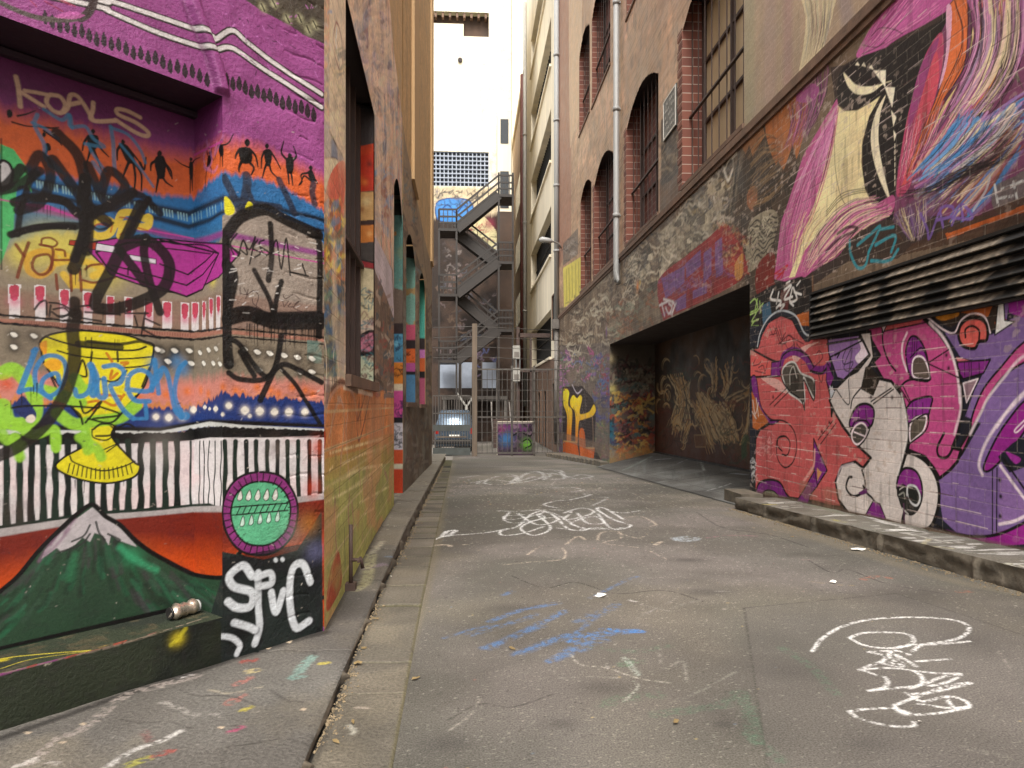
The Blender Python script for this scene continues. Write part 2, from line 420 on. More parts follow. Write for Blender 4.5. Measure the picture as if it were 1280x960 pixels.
# right side: one long brick wall, X = 3.8, u = -Y
XR = 3.8
RW = Surf((XR, 0, 0), (0, -1, 0), Z, -steps(-2., 29.24, lambda y: .06 if y < 4 else (max(.0045, y*y*.00021) if y < 9.1 else min(.045, y*y*.00036)))[::-1], np.concatenate([np.arange(-1.1, .35, .02), np.arange(.35, 5.5, .0072), np.arange(5.5, 12, .025), np.arange(12, 21, .08)]), (176, 142, 118), .95)
RW.U[0] = -29.24; RW.hole(-15.2, 2.5, 14.6, 21.5)
GY0, GY1, GZ = 9.05, 18.40, 3.25
RW.hole(-GY1, -GY0, -1.2, GZ)
WINR = [(9.25, 12.0, 5.50, 8.75, .45), (13.56, 16.39, 5.50, 8.75, .45), (17.9, 20.7, 5.50, 8.75, .45), (21.2, 23.3, 5.50, 8.95, .35),
        (21.5, 23.6, 11.0, 14.1, .4), (18.3, 21.1, 10.9, 14.1, .45), (9.25, 12.0, 11.0, 14.1, .45), (13.56, 16.39, 11.0, 14.1, .45)]
for (a, b, c, d, e) in WINR: RW.hole(-b, -a, c, d, e)
XD = 5.06
GD = Surf((XD, 0, 0), (0, -1, 0), Z, -np.arange(8.6, 18.45, .022)[::-1], np.arange(.1, 3.3, .014), (92, 64, 44), .8)
GR = Surf((XR, GY1, 0), (1, 0, 0), Z, np.arange(0, XD-XR+.02, .018), np.arange(-.2, 3.3, .018), (100, 90, 80), .8)
# paving
yv = lambda a, b, k=.00062: steps(a, b, lambda y: max(.005, k*y*y))
ROAD = Street(np.concatenate([np.arange(.27, 4.35, .0095), np.arange(4.4, 5.4, .1)]), np.concatenate([np.arange(-6, 1.75, .25), yv(1.75, 31), np.arange(32, 75, 3.)]), (122, 115, 109), .76)
PLIFT = lambda Y: .02+.085*ss(3.3, 6.5, Y)
PAVE = Street(np.concatenate([np.arange(-3.4, -1.75, .06), np.arange(-1.75, 0, .0095), [0.]]), np.concatenate([np.arange(-6, 1.1, .25), yv(1.1, 19.5), np.arange(19.6, 27.5, .5)]), (118, 114, 108), .7, PLIFT)
SETT = Street(np.append(np.arange(0, .27, .0105), .272), np.concatenate([np.arange(-6, 1.75, .25), yv(1.75, 24)]), (128, 120, 108), .7, .002)
KR = Street(np.arange(3.27, 3.815, .012), np.concatenate([np.arange(-2, 3.2, .15), yv(3.2, 8.22)]), (128, 122, 110), .64, .14, lambda Y: 0*Y)
RAMP = Street(np.arange(3.42, 5.09, .016), np.arange(8.23, 18.42, .03), (112, 109, 104), .55, 0., lambda Y: 0*Y)
# ------------------------------------------------------------------ the left house: mural in the bay and on the pier
K = (14, 12, 11); WH = (228, 224, 220)
c1, c2, c3 = Note(0, 0, 3), Note(0, 300, 3), Note(0, 600, 2.6667)
d1, d2, d3, d4 = Note(0, 80, 6), Note(0, 230, 6), Note(200, 160, 6), Note(200, 310, 6)
d5, d6, d7, d8 = Note(0, 380, 6), Note(200, 460, 6), Note(200, 0, 6), Note(0, 0, 6.4)
B, S_, L_, P_ = FAC.band, FAC.st, FAC.fl, FAC.sp
FAC.blotch((164, 82, 146), .5, 5, .52, 6, 3); FAC.blotch((120, 50, 104), .35, 9, .6, 6, 8)
for s_ in (FB, FR): s_.band(px('-60,0 0,20 242,110 278,90'), px('-60,130 0,142 120,168 242,184 278,170'), (88, 24, 72), .85, 3, 60)  # shade below the lintel painted in, as a darker purple fading downwards
# sky of the mural: purple, orange, blue
B(px('-60,128 0,140 60,152 120,168 190,188 242,196 278,178 310,180 350,196 402,222'), px('-60,180 0,200 60,222 120,238 200,252 242,258 262,240 280,226 310,232 350,242 402,270'), (222, 104, 44), .95, 26, 8, jag=4)
B(px('-60,176 0,194 60,216 120,228 200,244 242,246 262,226 280,216 310,220 350,232 402,262'), px('-60,330 402,340'), (48, 112, 168), 1, 7, 2, jag=5)
B(px('-60,240 60,262 242,292 278,280 402,300'), px('-60,330 402,340'), (58, 104, 132), .6, 20, 2)
# dark rails and the row of teeth
B(px('-60,188 60,226 120,238 200,256 236,263 278,244 300,246'), px('-60,194 60,234 120,246 200,264 236,271 278,252 300,252'), (28, 30, 34), .9, 5, 5)
for i, x in enumerate(np.arange(46, 278, 3.6)):
    y = np.interp(x, [40, 120, 200, 238, 278], [224, 241, 259, 268, 252]); hh = 9 if x < 238 else 11
    if i % 5 != 3: S_(np.array([[x, y+1], [x+.8, y+hh]]), 1.7, (150, 186, 190), .85, .7, smooth=False)
B(px('-60,204 60,240 120,254 200,270 236,280 262,272 278,262 300,262'), px('-60,210 60,247 120,261 200,277 236,287 262,278 278,268 300,266'), (24, 26, 30), .9, 4, 4)
# grey ground of the middle zone
B(px('-60,318 0,316 30,300 60,292 100,290 140,300 200,304 242,318 262,308 278,300 402,302'), px('-60,560 402,560'), (146, 132, 114), 1, 5, 2, jag=5)
B(px('-60,405 242,418 402,420'), px('-60,560 402,560'), (128, 116, 98), .6, 26, 2)
L_(px('278,270 300,258 330,262 400,292 402,410 278,410'), (158, 144, 132), 1, False, mott=.2)
# violet strip under the teeth on the return, yellow glow in the bay
B(px('190,284 242,299 262,294 278,288'), px('190,292 242,308 262,302 278,296'), (142, 62, 132), .9, 4, 4)
for x, y, r in ((60, 306, 30), (95, 310, 26), (30, 318, 20), (130, 338, 24), (266, 350, 9)): P_(x, y, r, (226, 210, 90), .8)
L_(d2('0,0 130,0 110,150 100,330 20,560 0,600'), (86, 190, 112), 1, False); L_(d2('0,-300 100,-260 200,-120 235,60 200,0 120,20 0,30'), (86, 190, 112), 1, False)
S_(d2('10,-340 10,640'), 1.6, K, .9)
L_(d1('0,740 60,740 95,810 80,900 30,940 0,930'), (205, 200, 200), 1, True, K, 3.5)
# small silhouettes on the horizon
for fig in ('690,485 700,500 690,515', ):
    pass
def man(q, body, limbs, head, w=2.6, hr=4.):
    h = q(head)[0]; FAC.fl(np.array([[h[0]-hr*.55, h[1]], [h[0], h[1]-hr*.75], [h[0]+hr*.6, h[1]], [h[0], h[1]+hr*.8]]), K)
    FAC.fl(q(body), K)
    for l in limbs: FAC.st(q(l), w, K, 1, .8, taper=[1.3, 1, .6])
man(d1, '665,535 730,540 735,600 700,660 670,640 655,580', ('665,540 630,590 618,650', '730,600 770,650 815,695', '680,640 665,690 652,740', '705,650 735,720 760,800'), '698,505')
man(d1, '895,600 950,610 1000,690 1010,740 960,740 920,670', ('900,615 880,650 880,720', '950,620 1010,690 1050,740', '965,740 940,800 922,850', '1000,735 1015,850 1005,960', '1010,740 1060,830 1060,950', '1050,740 1080,790 1095,700'), '922,585', 2.8)
man(d1, '1170,720 1230,715 1240,800 1225,860 1180,840', ('1170,725 1135,750 1130,800', '1235,740 1280,800 1290,860', '1190,840 1180,900 1170,960'), '1192,675', 2.8)
man(d3, '-25,215 20,210 40,260 25,320 -20,330 -40,260', ('20,220 55,300 80,360', '0,320 40,400 95,440'), '-2,190', 2.8, 4.5)
man(d1, '340,600 370,600 380,640 350,650', ('300,470 380,480 440,475', '350,650 345,690 380,770', '330,500 440,580 460,610'), '330,530', 2.2)
man(d1, '55,350 85,350 90,390 60,400', ('90,435 200,465 300,470', '130,390 200,375 265,350'), '70,360', 1.8)
man(d3, '220,265 245,265 245,370 225,370', ('215,295 160,270 108,230', '245,260 265,235 300,220', '228,370 226,490', '240,370 244,470'), '232,235', 1.6, 3)
man(d3, '360,215 385,205 380,270 355,290', ('360,210 350,170', '385,210 388,145', '355,285 345,350 338,470', '370,280 385,310 380,370', '385,215 402,245'), '374,185', 1.6, 3)
man(d3, '440,130 470,130 475,200 450,205', ('470,130 515,110 550,45', '435,130 425,170 412,230', '452,205 450,290', '466,205 468,290'), '462,95', 1.8, 3)
man(d3, '600,150 665,150 690,200 680,260 610,260 590,190', ('600,160 575,190 562,230', '670,160 715,210 735,290', '605,260 590,300 592,330', '670,255 705,300 685,350'), '652,110', 3., 6)
man(d3, '785,170 835,170 835,260 800,280', ('785,175 765,220 760,300', '835,180 870,230 908,305', '800,270 785,310 768,375', '820,265 840,330 885,375'), '803,135', 2.6, 4)
man(d3, '950,230 1000,225 995,330 955,325', ('950,235 912,180 928,100', '1000,240 1025,205 1003,135', '962,325 968,420', '985,325 995,430'), '975,205', 2.6, 4)
man(d3, '1110,330 1140,320 1165,390 1130,400', ('1115,335 1060,350 1065,400', '1130,395 1080,360 1055,425', '1165,390 1180,420', '1065,400 1040,430'), '1130,300', 2.2, 4)
# long shadows of the figures on the blue
for p, w in (('480,370 530,470 590,610', 13), ('650,360 650,440 620,600', 15), ('650,440 700,560', 8), ('895,390 950,510 1010,640', 11), ('1150,420 1140,480 1160,570', 11), ('600,600 720,570 900,590', 9)):
    S_(d3(p), w*.8, (44, 50, 66), .9, 2)
L_(d3('485,520 520,540 555,600 545,645 490,640'), (226, 216, 40)); L_(d3('660,555 690,570 690,605 640,610'), (226, 216, 40))
# KOALS
KO = (206, 168, 138)
for p, w in (('120,95 140,190 152,318', 5.5), ('165,215 250,270 330,320', 5), ('185,200 280,215 370,235', 4.5), ('360,235 350,290 400,350 460,365 490,310 450,245 380,230', 5), ('480,360 510,320 525,240 570,235 620,290 690,405', 5), ('520,305 590,290', 5), ('700,290 695,350 680,410 740,430 860,425', 5), ('1050,400 950,350 880,340 890,380 1020,440 1110,510 1100,540 1030,520 930,460 870,420', 5)):
    S_(d1(p), w, KO, .92, 1.6)
for p in ('370,120 330,200 345,310 390,240 350,100', '425,110 410,200 470,60', '330,290 400,330 430,290'): S_(d3(p), 4, (190, 120, 170), .5, 3)
# thin blue tag through the sky
for p, w in (('280,380 260,460 330,600 350,720 480,820', 5), ('240,440 330,480 440,560', 4), ('330,340 460,420 520,380 540,480', 4.5), ('520,390 530,470 640,470 700,560 780,620 640,600', 4.5), ('660,600 700,680 790,800', 4), ('830,470 850,600 870,820 980,930', 5), ('840,480 960,530 1050,640 1090,740', 4), ('900,600 1000,720 1080,820 1150,920', 3.5), ('640,800 720,910 780,860 700,740', 6), ('350,700 440,790 380,760', 8)):
    S_(d1(p), w, (62, 124, 160), .75, 1.4)
# pink ray with the chalice case
B(px('30,254 60,256 88,268'), px('30,256 60,262 88,270'), (196, 70, 150), .9, 1, 1)
L_(d2('690,435 880,405 1200,410 1500,440 1700,450 1800,520 1640,700 1400,830 1150,790 830,680 760,600 660,500'), (176, 58, 146), 1, False, K, 2)
L_(c2('360,45 480,10 640,5 700,20 820,50 760,185 700,212 560,165 440,125 400,100'), (176, 56, 144), 1, False, K, 2.4)
S_(c2('420,95 560,130 700,170 760,130 815,60'), 2, K, 1, smooth=False); S_(c2('600,90 705,130 770,80 800,50'), 2, K, 1, smooth=False)
S_(d3('0,840 130,870 330,880 440,940'), 2, K, 1); S_(d3('20,900 200,920 380,945'), 1.6, K, 1); S_(c2('640,100 640,150'), 1.8, K); S_(c2('480,105 480,130'), 1.8, K)
L_(c2('262,0 365,10 362,38 258,18'), (178, 62, 42), 1, False, K, 1); L_(c2('362,12 462,28 458,52 358,38'), (226, 218, 226), 1, False, K, 1); L_(c2('485,55 585,72 585,90 490,75'), (226, 218, 226), 1, False, K, 1)
for p in ('670,320 700,280 780,260 850,300 820,370 740,390 680,360', '880,300 920,220 1020,220 1080,260 1120,250 1110,310 1060,320 940,300 900,390'): S_(d2(p), 9, (228, 196, 66), .95, 1.2)
for p in ('690,330 740,300 820,320', '790,260 840,300 830,360', '900,250 960,260 1000,320 900,380', '1040,330 1110,350'): S_(d2(p), 2, (178, 84, 40), .8)
S_(d2('690,310 740,340 800,330 850,290'), 3, K, .8)
# Yotis-like brown tag
S_(d2('200,580 230,530 330,500 410,540 380,640 300,690 220,660 200,600'), 7, (214, 158, 44), .8, 2)
for p in ('430,590 520,580 560,680 560,750 700,760', '430,500 540,560 700,600 770,650 700,690', '480,680 540,760'): S_(d2(p), 9, (226, 186, 58), .85, 2)
for p, w in (('120,455 180,540', 4), ('215,440 165,580 130,700', 4), ('240,600 270,545 360,530 390,590 360,660 300,680 250,640 240,590', 3.5), ('310,450 320,410 380,405 430,440 400,470 330,460', 2.5), ('300,455 390,480 395,560 380,640', 3.5), ('420,490 480,500 490,540', 3), ('410,570 530,570', 3), ('420,680 430,790', 3.5), ('530,650 535,800', 3.5), ('600,640 610,800', 3.5), ('620,720 700,740 790,720 860,700', 3), ('640,640 680,610 770,600', 3)):
    S_(d2(p), w, (120, 52, 28), .9, 1)
# torches: white and red pegs in a row
B(px('-60,352 100,372 242,376 278,366'), px('-60,395 100,402 242,417 278,412'), (138, 96, 80), .5, 6, 2)
for x, y0, y1, w in ((18, 355, 398, 16), (50, 356, 402, 15), (81, 361, 404, 14), (110, 364, 407, 13), (138, 369, 408, 11), (161, 371, 410, 11), (186, 376, 411, 12), (209, 376, 413, 13), (231, 378, 414, 11), (244, 377, 414, 10), (255, 376, 414, 5), (264, 372, 413, 6), (273, 369, 413, 6)):
    FAC.fl(np.array([[x-w/2, y0], [x+w/2, y0+1], [x+w*.42, y1], [x-w*.42, y1]]), (224, 216, 216), .95, False)
    FAC.fl(np.array([[x-w*.36, y0+3], [x+w*.36, y0+3], [x+w*.3, y0+17], [x, y0+21], [x-w*.3, y0+17]]), (190, 30, 70), .92); P_(x, y0+22, w*.5, (206, 80, 120), .6)
B(px('-60,392 0,398 60,402 120,407 200,414 242,416 262,414 278,412'), px('-60,404 0,404 60,408 120,412 200,420 242,423 262,420 278,417'), (168, 116, 98), 1, 1, 1)
for dy in (-2, 8): B(px('-60,389 0,394 60,399 120,405 200,412 242,415 262,413 278,411')+[0, dy], px('-60,391 0,397 60,402 120,408 200,415 242,418 262,416 278,413')+[0, dy], K, 1, 1, 1, jag=1)
for x in np.arange(30, 240, 3.2): S_(np.array([[x, np.interp(x, [0, 120, 242], [399, 409, 418])], [x, np.interp(x, [0, 120, 242], [403, 413, 421])]]), 1, (120, 70, 60), .7, smooth=False)
for p in ('260,940 300,890 345,880 350,980', '370,890 450,900 530,950 460,1000 390,960', '560,920 680,910', '640,960 900,980', '560,960 600,1000 760,1030'): S_(d2(p), 2.6, K, .9)
for p in ('940,70 1110,70', '1010,90 1030,160', '1090,60 1060,230', '1090,110 1200,160', '1070,190 1200,260', '380,10 370,90', '400,40 480,30 520,80 430,90'): S_(d5(p), 2.4, K, .9)
# white seeds
for q, ps in ((d5, '105,230 255,240 105,322'), (d4, '10,770 110,770 220,770 300,785 365,765 420,755 60,850 235,865 328,865 400,865 450,870 525,865 630,760 730,780 825,790 930,805 1030,820 1140,830 740,915 1050,930 1140,930'), (c2, '590,410 655,415 630,455')):
    for x, y in q(ps):
        sx = 2.4 if 240 < x < 278 else 4.2
        P_(x, y+.5, sx*1.9, (26, 24, 22), .9); FAC.fl(np.array([[x-sx, y-1.5], [x, y-2.6], [x+sx, y+1], [x, y+2.8]]), (232, 226, 214))
# pink + orange + navy bands
B(px('-60,460 0,463 100,468 200,474 242,474 278,470 402,478'), px('-60,540 402,540'), (206, 132, 118), .95, 14, 2, jag=6)
for i, x in enumerate(np.arange(60, 400, 14.5)): P_(x+3*math.sin(i*2.1), 489+(i % 3)*4-(0 if x < 240 else 5), 6, (222, 112, 38), .8)
B(px('-60,494 0,498 100,500 200,504 242,506 278,492 330,494 402,502'), px('-60,540 402,540'), (206, 128, 40), .7, 5, 2, jag=9)
B(px('-60,500 0,504 100,508 200,510 242,510 278,492 330,496 402,502'), px('-60,540 402,540'), (32, 54, 116), 1, 3, 2, jag=7)
for x, y, r in ((36, 522, 4.6), (195, 521, 3.6), (211, 522, 4.3), (228, 520, 5), (242, 512, 4), (256, 509, 2.2), (262, 511, 1.6), (269.5, 511, 3), (286, 507, 3.8), (306, 513, 4.8), (324.5, 514, 5), (343, 515, 4.4), (361, 515, 4.6), (381, 515, 4.4), (278, 518, 2), (312, 520, 2)): FAC.sp(x, y, r*1.25, (232, 222, 210), 1); FAC.fl(np.array([[x-r, y], [x, y-r], [x+r, y], [x, y+r]]), (234, 226, 212))
B(px('-60,526 0,530 200,534 236,528 262,524 402,530'), px('-60,532 0,536 200,540 236,534 262,530 402,534'), K, 1, 3, 1)
B(px('-60,533 0,537 200,539 236,532 262,527 300,531 402,536'), px('-60,539 0,543 200,543 236,537 262,533 300,536 402,540'), (206, 206, 202), 1, 1.4, 1.4)
B(px('-60,538 0,542 200,541 230,540 236,536 262,533 402,538'), px('-60,556 0,558 200,555 236,552 262,548 402,548'), K, 1, 1, 1.5, jag=2)
# picket stripes
B(px('-60,555 0,557 200,554 236,551 262,547 402,547'), px('-60,668 0,660 112,643 200,637 242,634 402,626'), (222, 214, 214), 1, 1, 1)
FAC.blotch((232, 200, 200), .5, 6, .55, 6, 14, px('0,560 400,660'))
GRN = (24, 42, 32)
xs = list(np.arange(-52, 236, 15.2))+[238, 249, 255, 261, 268, 276]+list(np.arange(281, 402, 13.2))
for i, x in enumerate(xs):
    w = 7.2 if x < 236 else (2.8 if x < 278 else 6); y0 = 552; y1 = np.interp(x, [-60, 0, 112, 242, 400], [668, 660, 643, 634, 700])
    rs = random.Random(i); c = np.array([[x+rs.uniform(-1, 1), y0+(y1-y0)*f] for f in np.linspace(0, 1, 6)])
    S_(c, w, GRN if i % 3 else (16, 26, 22), 1, .9, taper=[1.1, .9, 1.1, .9, 1.05, 1.3])
B(px('-60,664 0,657 112,640 200,634 242,630 262,629 290,640'), px('-60,668 0,663 112,645 200,638 242,634 262,633 290,645'), GRN, 1, 1, 1)
# sunset below the fence
B(px('-60,668 0,661 112,644 200,638 242,633 280,632'), px('-60,820 280,820'), (176, 168, 166), 1, 1, 1)
B(px('-60,684 0,671 112,652 200,644 242,640 280,640'), px('-60,820 280,820'), (118, 34, 20), 1, 2, 1)
B(px('-60,725 0,712 40,700 150,680 200,680 280,690'), px('-60,820 280,820'), (198, 74, 22), 1, 34, 1)
# the goblet
YE = (228, 214, 36)
L_(d5('300,290 340,245 440,215 600,200 800,215 950,235 1080,280 1150,310 1140,420 1120,500 1080,620 980,740 860,850 740,880 640,880 560,800 470,650 380,520 330,440 310,350'), YE, 1, True, K, 2.6)
L_(c2('330,690 430,690 420,740 500,830 525,850 500,890 400,912 290,895 210,855 240,815 330,760'), YE, 1, True, K, 2.6)
for i, t in enumerate(np.linspace(.05, .95, 15)): S_(c2(f'{250+250*t:.0f},{835+22*math.sin(t*3.1):.0f} {240+270*t:.0f},{868+28*math.sin(t*3.1):.0f}'), 1.4, K, 1, smooth=False)
S_(c2('262,810 280,835 380,865 460,850 505,830'), 1.8, K); S_(c2('345,700 400,690 430,720 400,750 350,740 345,710'), 1.8, K); S_(c2('380,790 440,765 400,795'), 1.6, K)
S_(d5('345,245 480,290 620,320 880,345 1020,345 1095,320'), 2.4, K); S_(d5('660,280 900,300 1050,280 1150,310'), 4, K, .9); S_(d5('590,300 900,325'), 9, K, .9); S_(d5('430,350 560,385 760,410 960,410 1150,395'), 2, K); S_(d5('890,480 1040,470 1140,450'), 2, K)
L_(d5('330,455 380,415 450,425 455,480 400,500'), (236, 172, 40)); L_(d5('300,300 350,280 345,380 320,360'), (236, 160, 36))
for p in ('580,530 620,420 650,540 580,530', '690,360 680,440', '880,360 885,430', '1120,480 1090,560 1065,620', '380,540 430,650', '430,560 460,600', '960,770 1020,690', '740,560 860,580 950,500'): S_(d5(p), 2.6, K, .95)
for p in ('800,370 840,430', '910,440 960,440 930,460', '840,500 830,560 880,520', '700,690 760,680 900,690', '780,730 860,760 930,680', '640,740 740,730 700,800'): S_(d5(p), 3.4, (196, 110, 28), .9)
# lime hand
LI = (150, 204, 58)
for p, w in (('20,520 100,490 200,580 260,700 250,850 160,900 60,880 20,760', 17), ('240,640 320,650 500,700 600,740', 16), ('560,560 620,640 700,640', 15), ('430,820 560,900 700,880 900,850 1020,760', 15), ('120,900 250,980 400,940 420,1080', 12)): S_(d5(p), w, LI, .95, 2.4)
for p in ('-10,900 40,1010 160,1060', '110,1000 150,1150', '600,1000 720,1080 760,1150', '640,930 660,1100'): S_(d5(p), 12, LI, .9, 3)
L_(d5('170,690 220,740 270,820 250,880 190,860 110,800 130,730'), (34, 46, 96), 1); L_(d5('200,850 240,830 265,860 240,890 200,880'), (232, 216, 200)); P_(8, 480, 9, (210, 80, 40), .8)
for p in ('90,780 200,765 480,765 740,780', '540,780 600,830 620,900', '600,730 640,820 760,730 700,820 640,890', '660,860 830,890 930,800', '700,940 760,900 850,910 840,980 720,990', '880,930 960,900 1040,950', '750,770 900,830 700,860'): S_(d5(p), 2.6, K, .95)
# Lauren in blue
BL = (56, 128, 184)
for p, w in (('265,345 215,480 145,660', 6.5), ('250,355 270,340', 6), ('145,660 210,640 290,650 380,710', 5.5), ('270,620 265,500 330,400 420,390 480,430 495,520 450,640 370,690 310,640 330,560 420,520 450,590', 5.5), ('560,640 580,690 640,680 680,620 690,470', 6), ('690,470 720,600 740,690 790,690 780,560', 6.5), ('680,460 720,560 700,680', 9), ('780,470 870,460 930,510 900,590 830,610 860,690 930,800 1000,860', 6), ('950,640 1120,650 1130,540 1050,495 970,540 960,640 1010,720 1120,730', 6), ('1140,650 1170,520 1200,500', 6), ('1090,740 1100,850', 5), ('1000,860 1100,860', 4)): S_(d5(p), w, BL, .92, 1.4)
for p, w in (('-60,140 0,60 20,0 60,60 110,300 160,370', 6), ('170,360 110,200 140,20 190,-40', 6), ('-10,190 -40,-60', 6), ('165,360 195,360', 10)): S_(d6(p), w, BL, .9, 1.6)
for x, y in ((130, 870), (1130, 850), (110, 830), (1170, 880)): pass
for x, y in ((192, 455), (222, 452), (228, 462)): P_(x, y, 9, BL, .7)
# mountain with snow
MT = '-60,372 0,372 60,320 130,235 200,165 255,115 308,82 350,120 400,150 450,200 500,238 560,272 610,298 660,318 740,325 760,300 790,240 810,250 810,520 720,500 560,520 -60,620'
L_(c3(MT), (44, 70, 50), 1, False)
rs = random.Random(5)
for i in range(150):
    x = rs.uniform(-20, 720); top = np.interp(x, [0, 100, 200, 308, 400, 500, 610, 740], [372, 275, 165, 90, 150, 238, 298, 325]); y = top+rs.uniform(25, 190); dx = (x-308)*.28
    if y < 520-x*.1: S_(c3(f'{x},{y} {x+dx*.5+rs.uniform(-6,6)},{y+35} {x+dx},{y+rs.uniform(40,90)}'), rs.uniform(2, 7), rs.choice([(38, 92, 62), (58, 84, 66), (30, 48, 36), (70, 58, 66), (46, 110, 78), (34, 40, 34)]), .5, 3)
P_(165, 695, 13, (50, 150, 100), .55, 1.2); S_(c3('400,225 450,265 520,300'), 8, (64, 168, 118), .6, 5); S_(c3('250,250 240,290 230,330'), 8, (50, 120, 80), .6, 5)
L_(c3('308,92 255,130 200,180 150,235 140,260 190,225 205,240 250,215 275,190 300,205 315,175 345,185 362,215 370,180 395,200 455,222 400,160 350,128'), (186, 178, 180), 1, False)
for p in ('230,165 190,215 150,250', '215,150 170,215', '180,190 130,270', '250,130 215,175'): S_(c3(p), 4, (132, 96, 120), .6, 3)
for p in ('300,150 280,185 240,205', '320,140 330,175 350,200', '360,180 400,200 380,205', '300,180 270,215 200,240'): S_(c3(p), 2.5, (46, 48, 46), .9, 1)
S_(c3('-60,430 0,372 60,320 130,235 200,165 255,115 308,82 350,120 400,150 450,200 500,238 560,272 610,298 660,318 740,325 765,300 800,240'), 5.5, K, 1, 1)
B(px('-60,824 0,808 210,760 262,772 280,776'), px('-60,830 0,813 210,766 262,778 280,782'), K, 1, 1, 1)
# ---------- pier: KAYSEVM panel
for p, w in (('284,292 300,272 330,262 352,272 398,294', 15), ('281,300 283,420 286,455', 14), ('398,290 400,330 399,420', 9), ('282,398 310,392 345,402 400,402', 20), ('322,398 400,396', 15), ('338,280 340,320 336,350', 8), ('281,330 290,345 284,380', 16), ('318,338 336,372 342,394', 7), ('352,352 346,372 343,395', 7)): S_(px(p), w, K, .97, 2)
FO.drips(px('300,404 400,412'), 46, 30, 1.5, K, 3)
for p in ('285,303 292,318', '296,292 288,305 298,318', '298,320 304,300 309,318 300,312', '305,302 312,312 319,296 312,330', '322,300 316,310 326,316 318,322', '330,300 324,304 330,318 337,316 326,309', '338,322 346,300 352,336 358,298 363,344', '363,340 385,345', '378,330 382,343'): S_(px(p), 2.2, K, .95)
for p in ('599,300 600,350', '625,300 660,360', '660,310 640,380', '600,340 650,350 700,320 740,360 720,440 760,460 700,420 690,380'): S_(d4(p), 1.1, (60, 40, 40), .9)
for p in ('920,350 940,380 1000,350 1045,385', '920,400 930,440 960,400', '980,410 960,440 1000,440', '1010,420 1040,400 1000,450 1070,480 1030,480'): S_(d4(p), 1.1, (60, 40, 40), .9)
rs = random.Random(9)
for i in range(34):
    x, y = rs.uniform(284, 394), rs.uniform(300, 396); S_(np.array([[x, y], [x+rs.uniform(2, 9), y+rs.uniform(-3, 3)]]), rs.uniform(.7, 1.6), (226, 220, 214), .75)
for p, w in (('288,424 300,432 330,470 345,460', 7), ('286,466 300,474 330,474 352,456 372,462 402,478', 7), ('352,420 345,455 325,500', 8), ('352,462 372,485 400,530', 6), ('300,440 318,470', 7)): S_(px(p), w, K, .97, 1.6)
FO.blotch((110, 140, 130), .7, 9, .5, 6, 5, px('384,425 402,455'))
# medallion
L_(px('325,590 352,596 368,618 372,642 366,668 348,688 325,694 300,688 284,668 278,640 284,614 300,596'), (140, 52, 120), 1, True, K, 3)
L_(px('325,602 346,606 360,622 363,643 357,664 342,678 325,682 306,678 293,662 289,640 294,620 308,606'), (98, 184, 138), 1, True, K, 2.4)
for k in range(34):
    a = 2*math.pi*k/34; S_(np.array([[325+36*math.cos(a), 642+40*math.sin(a)], [325+45*math.cos(a), 642+50*math.sin(a)]]), 1.5, K, 1, smooth=False)
for p in ('291,634 360,629', '291,644 360,638'): S_(px(p), 1.8, K)
for k in range(9): S_(np.array([[296+k*7.4, 643-k*.6], [301+k*7.4, 633-k*.6]]), 1.4, K, smooth=False)
for k in range(5):
    x = 299+k*11; FAC.fl(np.array([[x-2.5, 623-k*.4], [x+2, 613-k*.6], [x+4.5, 622-k*.4], [x+1, 626]]), (230, 230, 220), 1, True, K, 1); x += 4; FAC.fl(np.array([[x-3, 656-k*1.5], [x+1, 645-k*1.5], [x+3, 654-k*1.5], [x, 658-k*1.5]]), (200, 226, 210), 1, True, K, 1)
# dark lower pier, SPUC
L_(px('278,690 300,694 330,700 372,688 402,640 404,830 262,840 262,772 278,720'), (34, 42, 40), 1, False)
FO.blotch((18, 18, 22), .8, 3, .48, 5, 21, px('270,700 402,830')); P_(368, 670, 24, (140, 150, 140), .4); P_(385, 655, 16, (188, 120, 40), .6); P_(392, 610, 14, (200, 60, 30), .7, .8); P_(396, 560, 14, (200, 70, 40), .7, .7); P_(394, 690, 14, (120, 120, 160), .6)
P_(392, 725, 26, (16, 16, 22), .8); P_(300, 790, 22, (14, 14, 16), .8)
SPW = (222, 226, 230)
for p, w in (('840,320 810,285 765,320 780,355 840,375 835,420 790,425 760,405', 10), ('860,310 862,420 865,490 850,545', 9), ('855,325 900,310 905,345 865,355', 8.5), ('905,375 920,440 945,370', 9), ('1035,340 1010,280 975,300 965,400 985,490 1030,470', 9.5), ('780,475 830,490 850,500', 9), ('720,560 720,525 770,525 800,550 790,580', 7), ('918,266 920,268', 5), ('941,264 943,266', 5)):
    q = c3(p); S_(q+[1.5, 2], w*1.25, (16, 16, 18), .6, 5); S_(q, w, SPW, .95, 2.2)
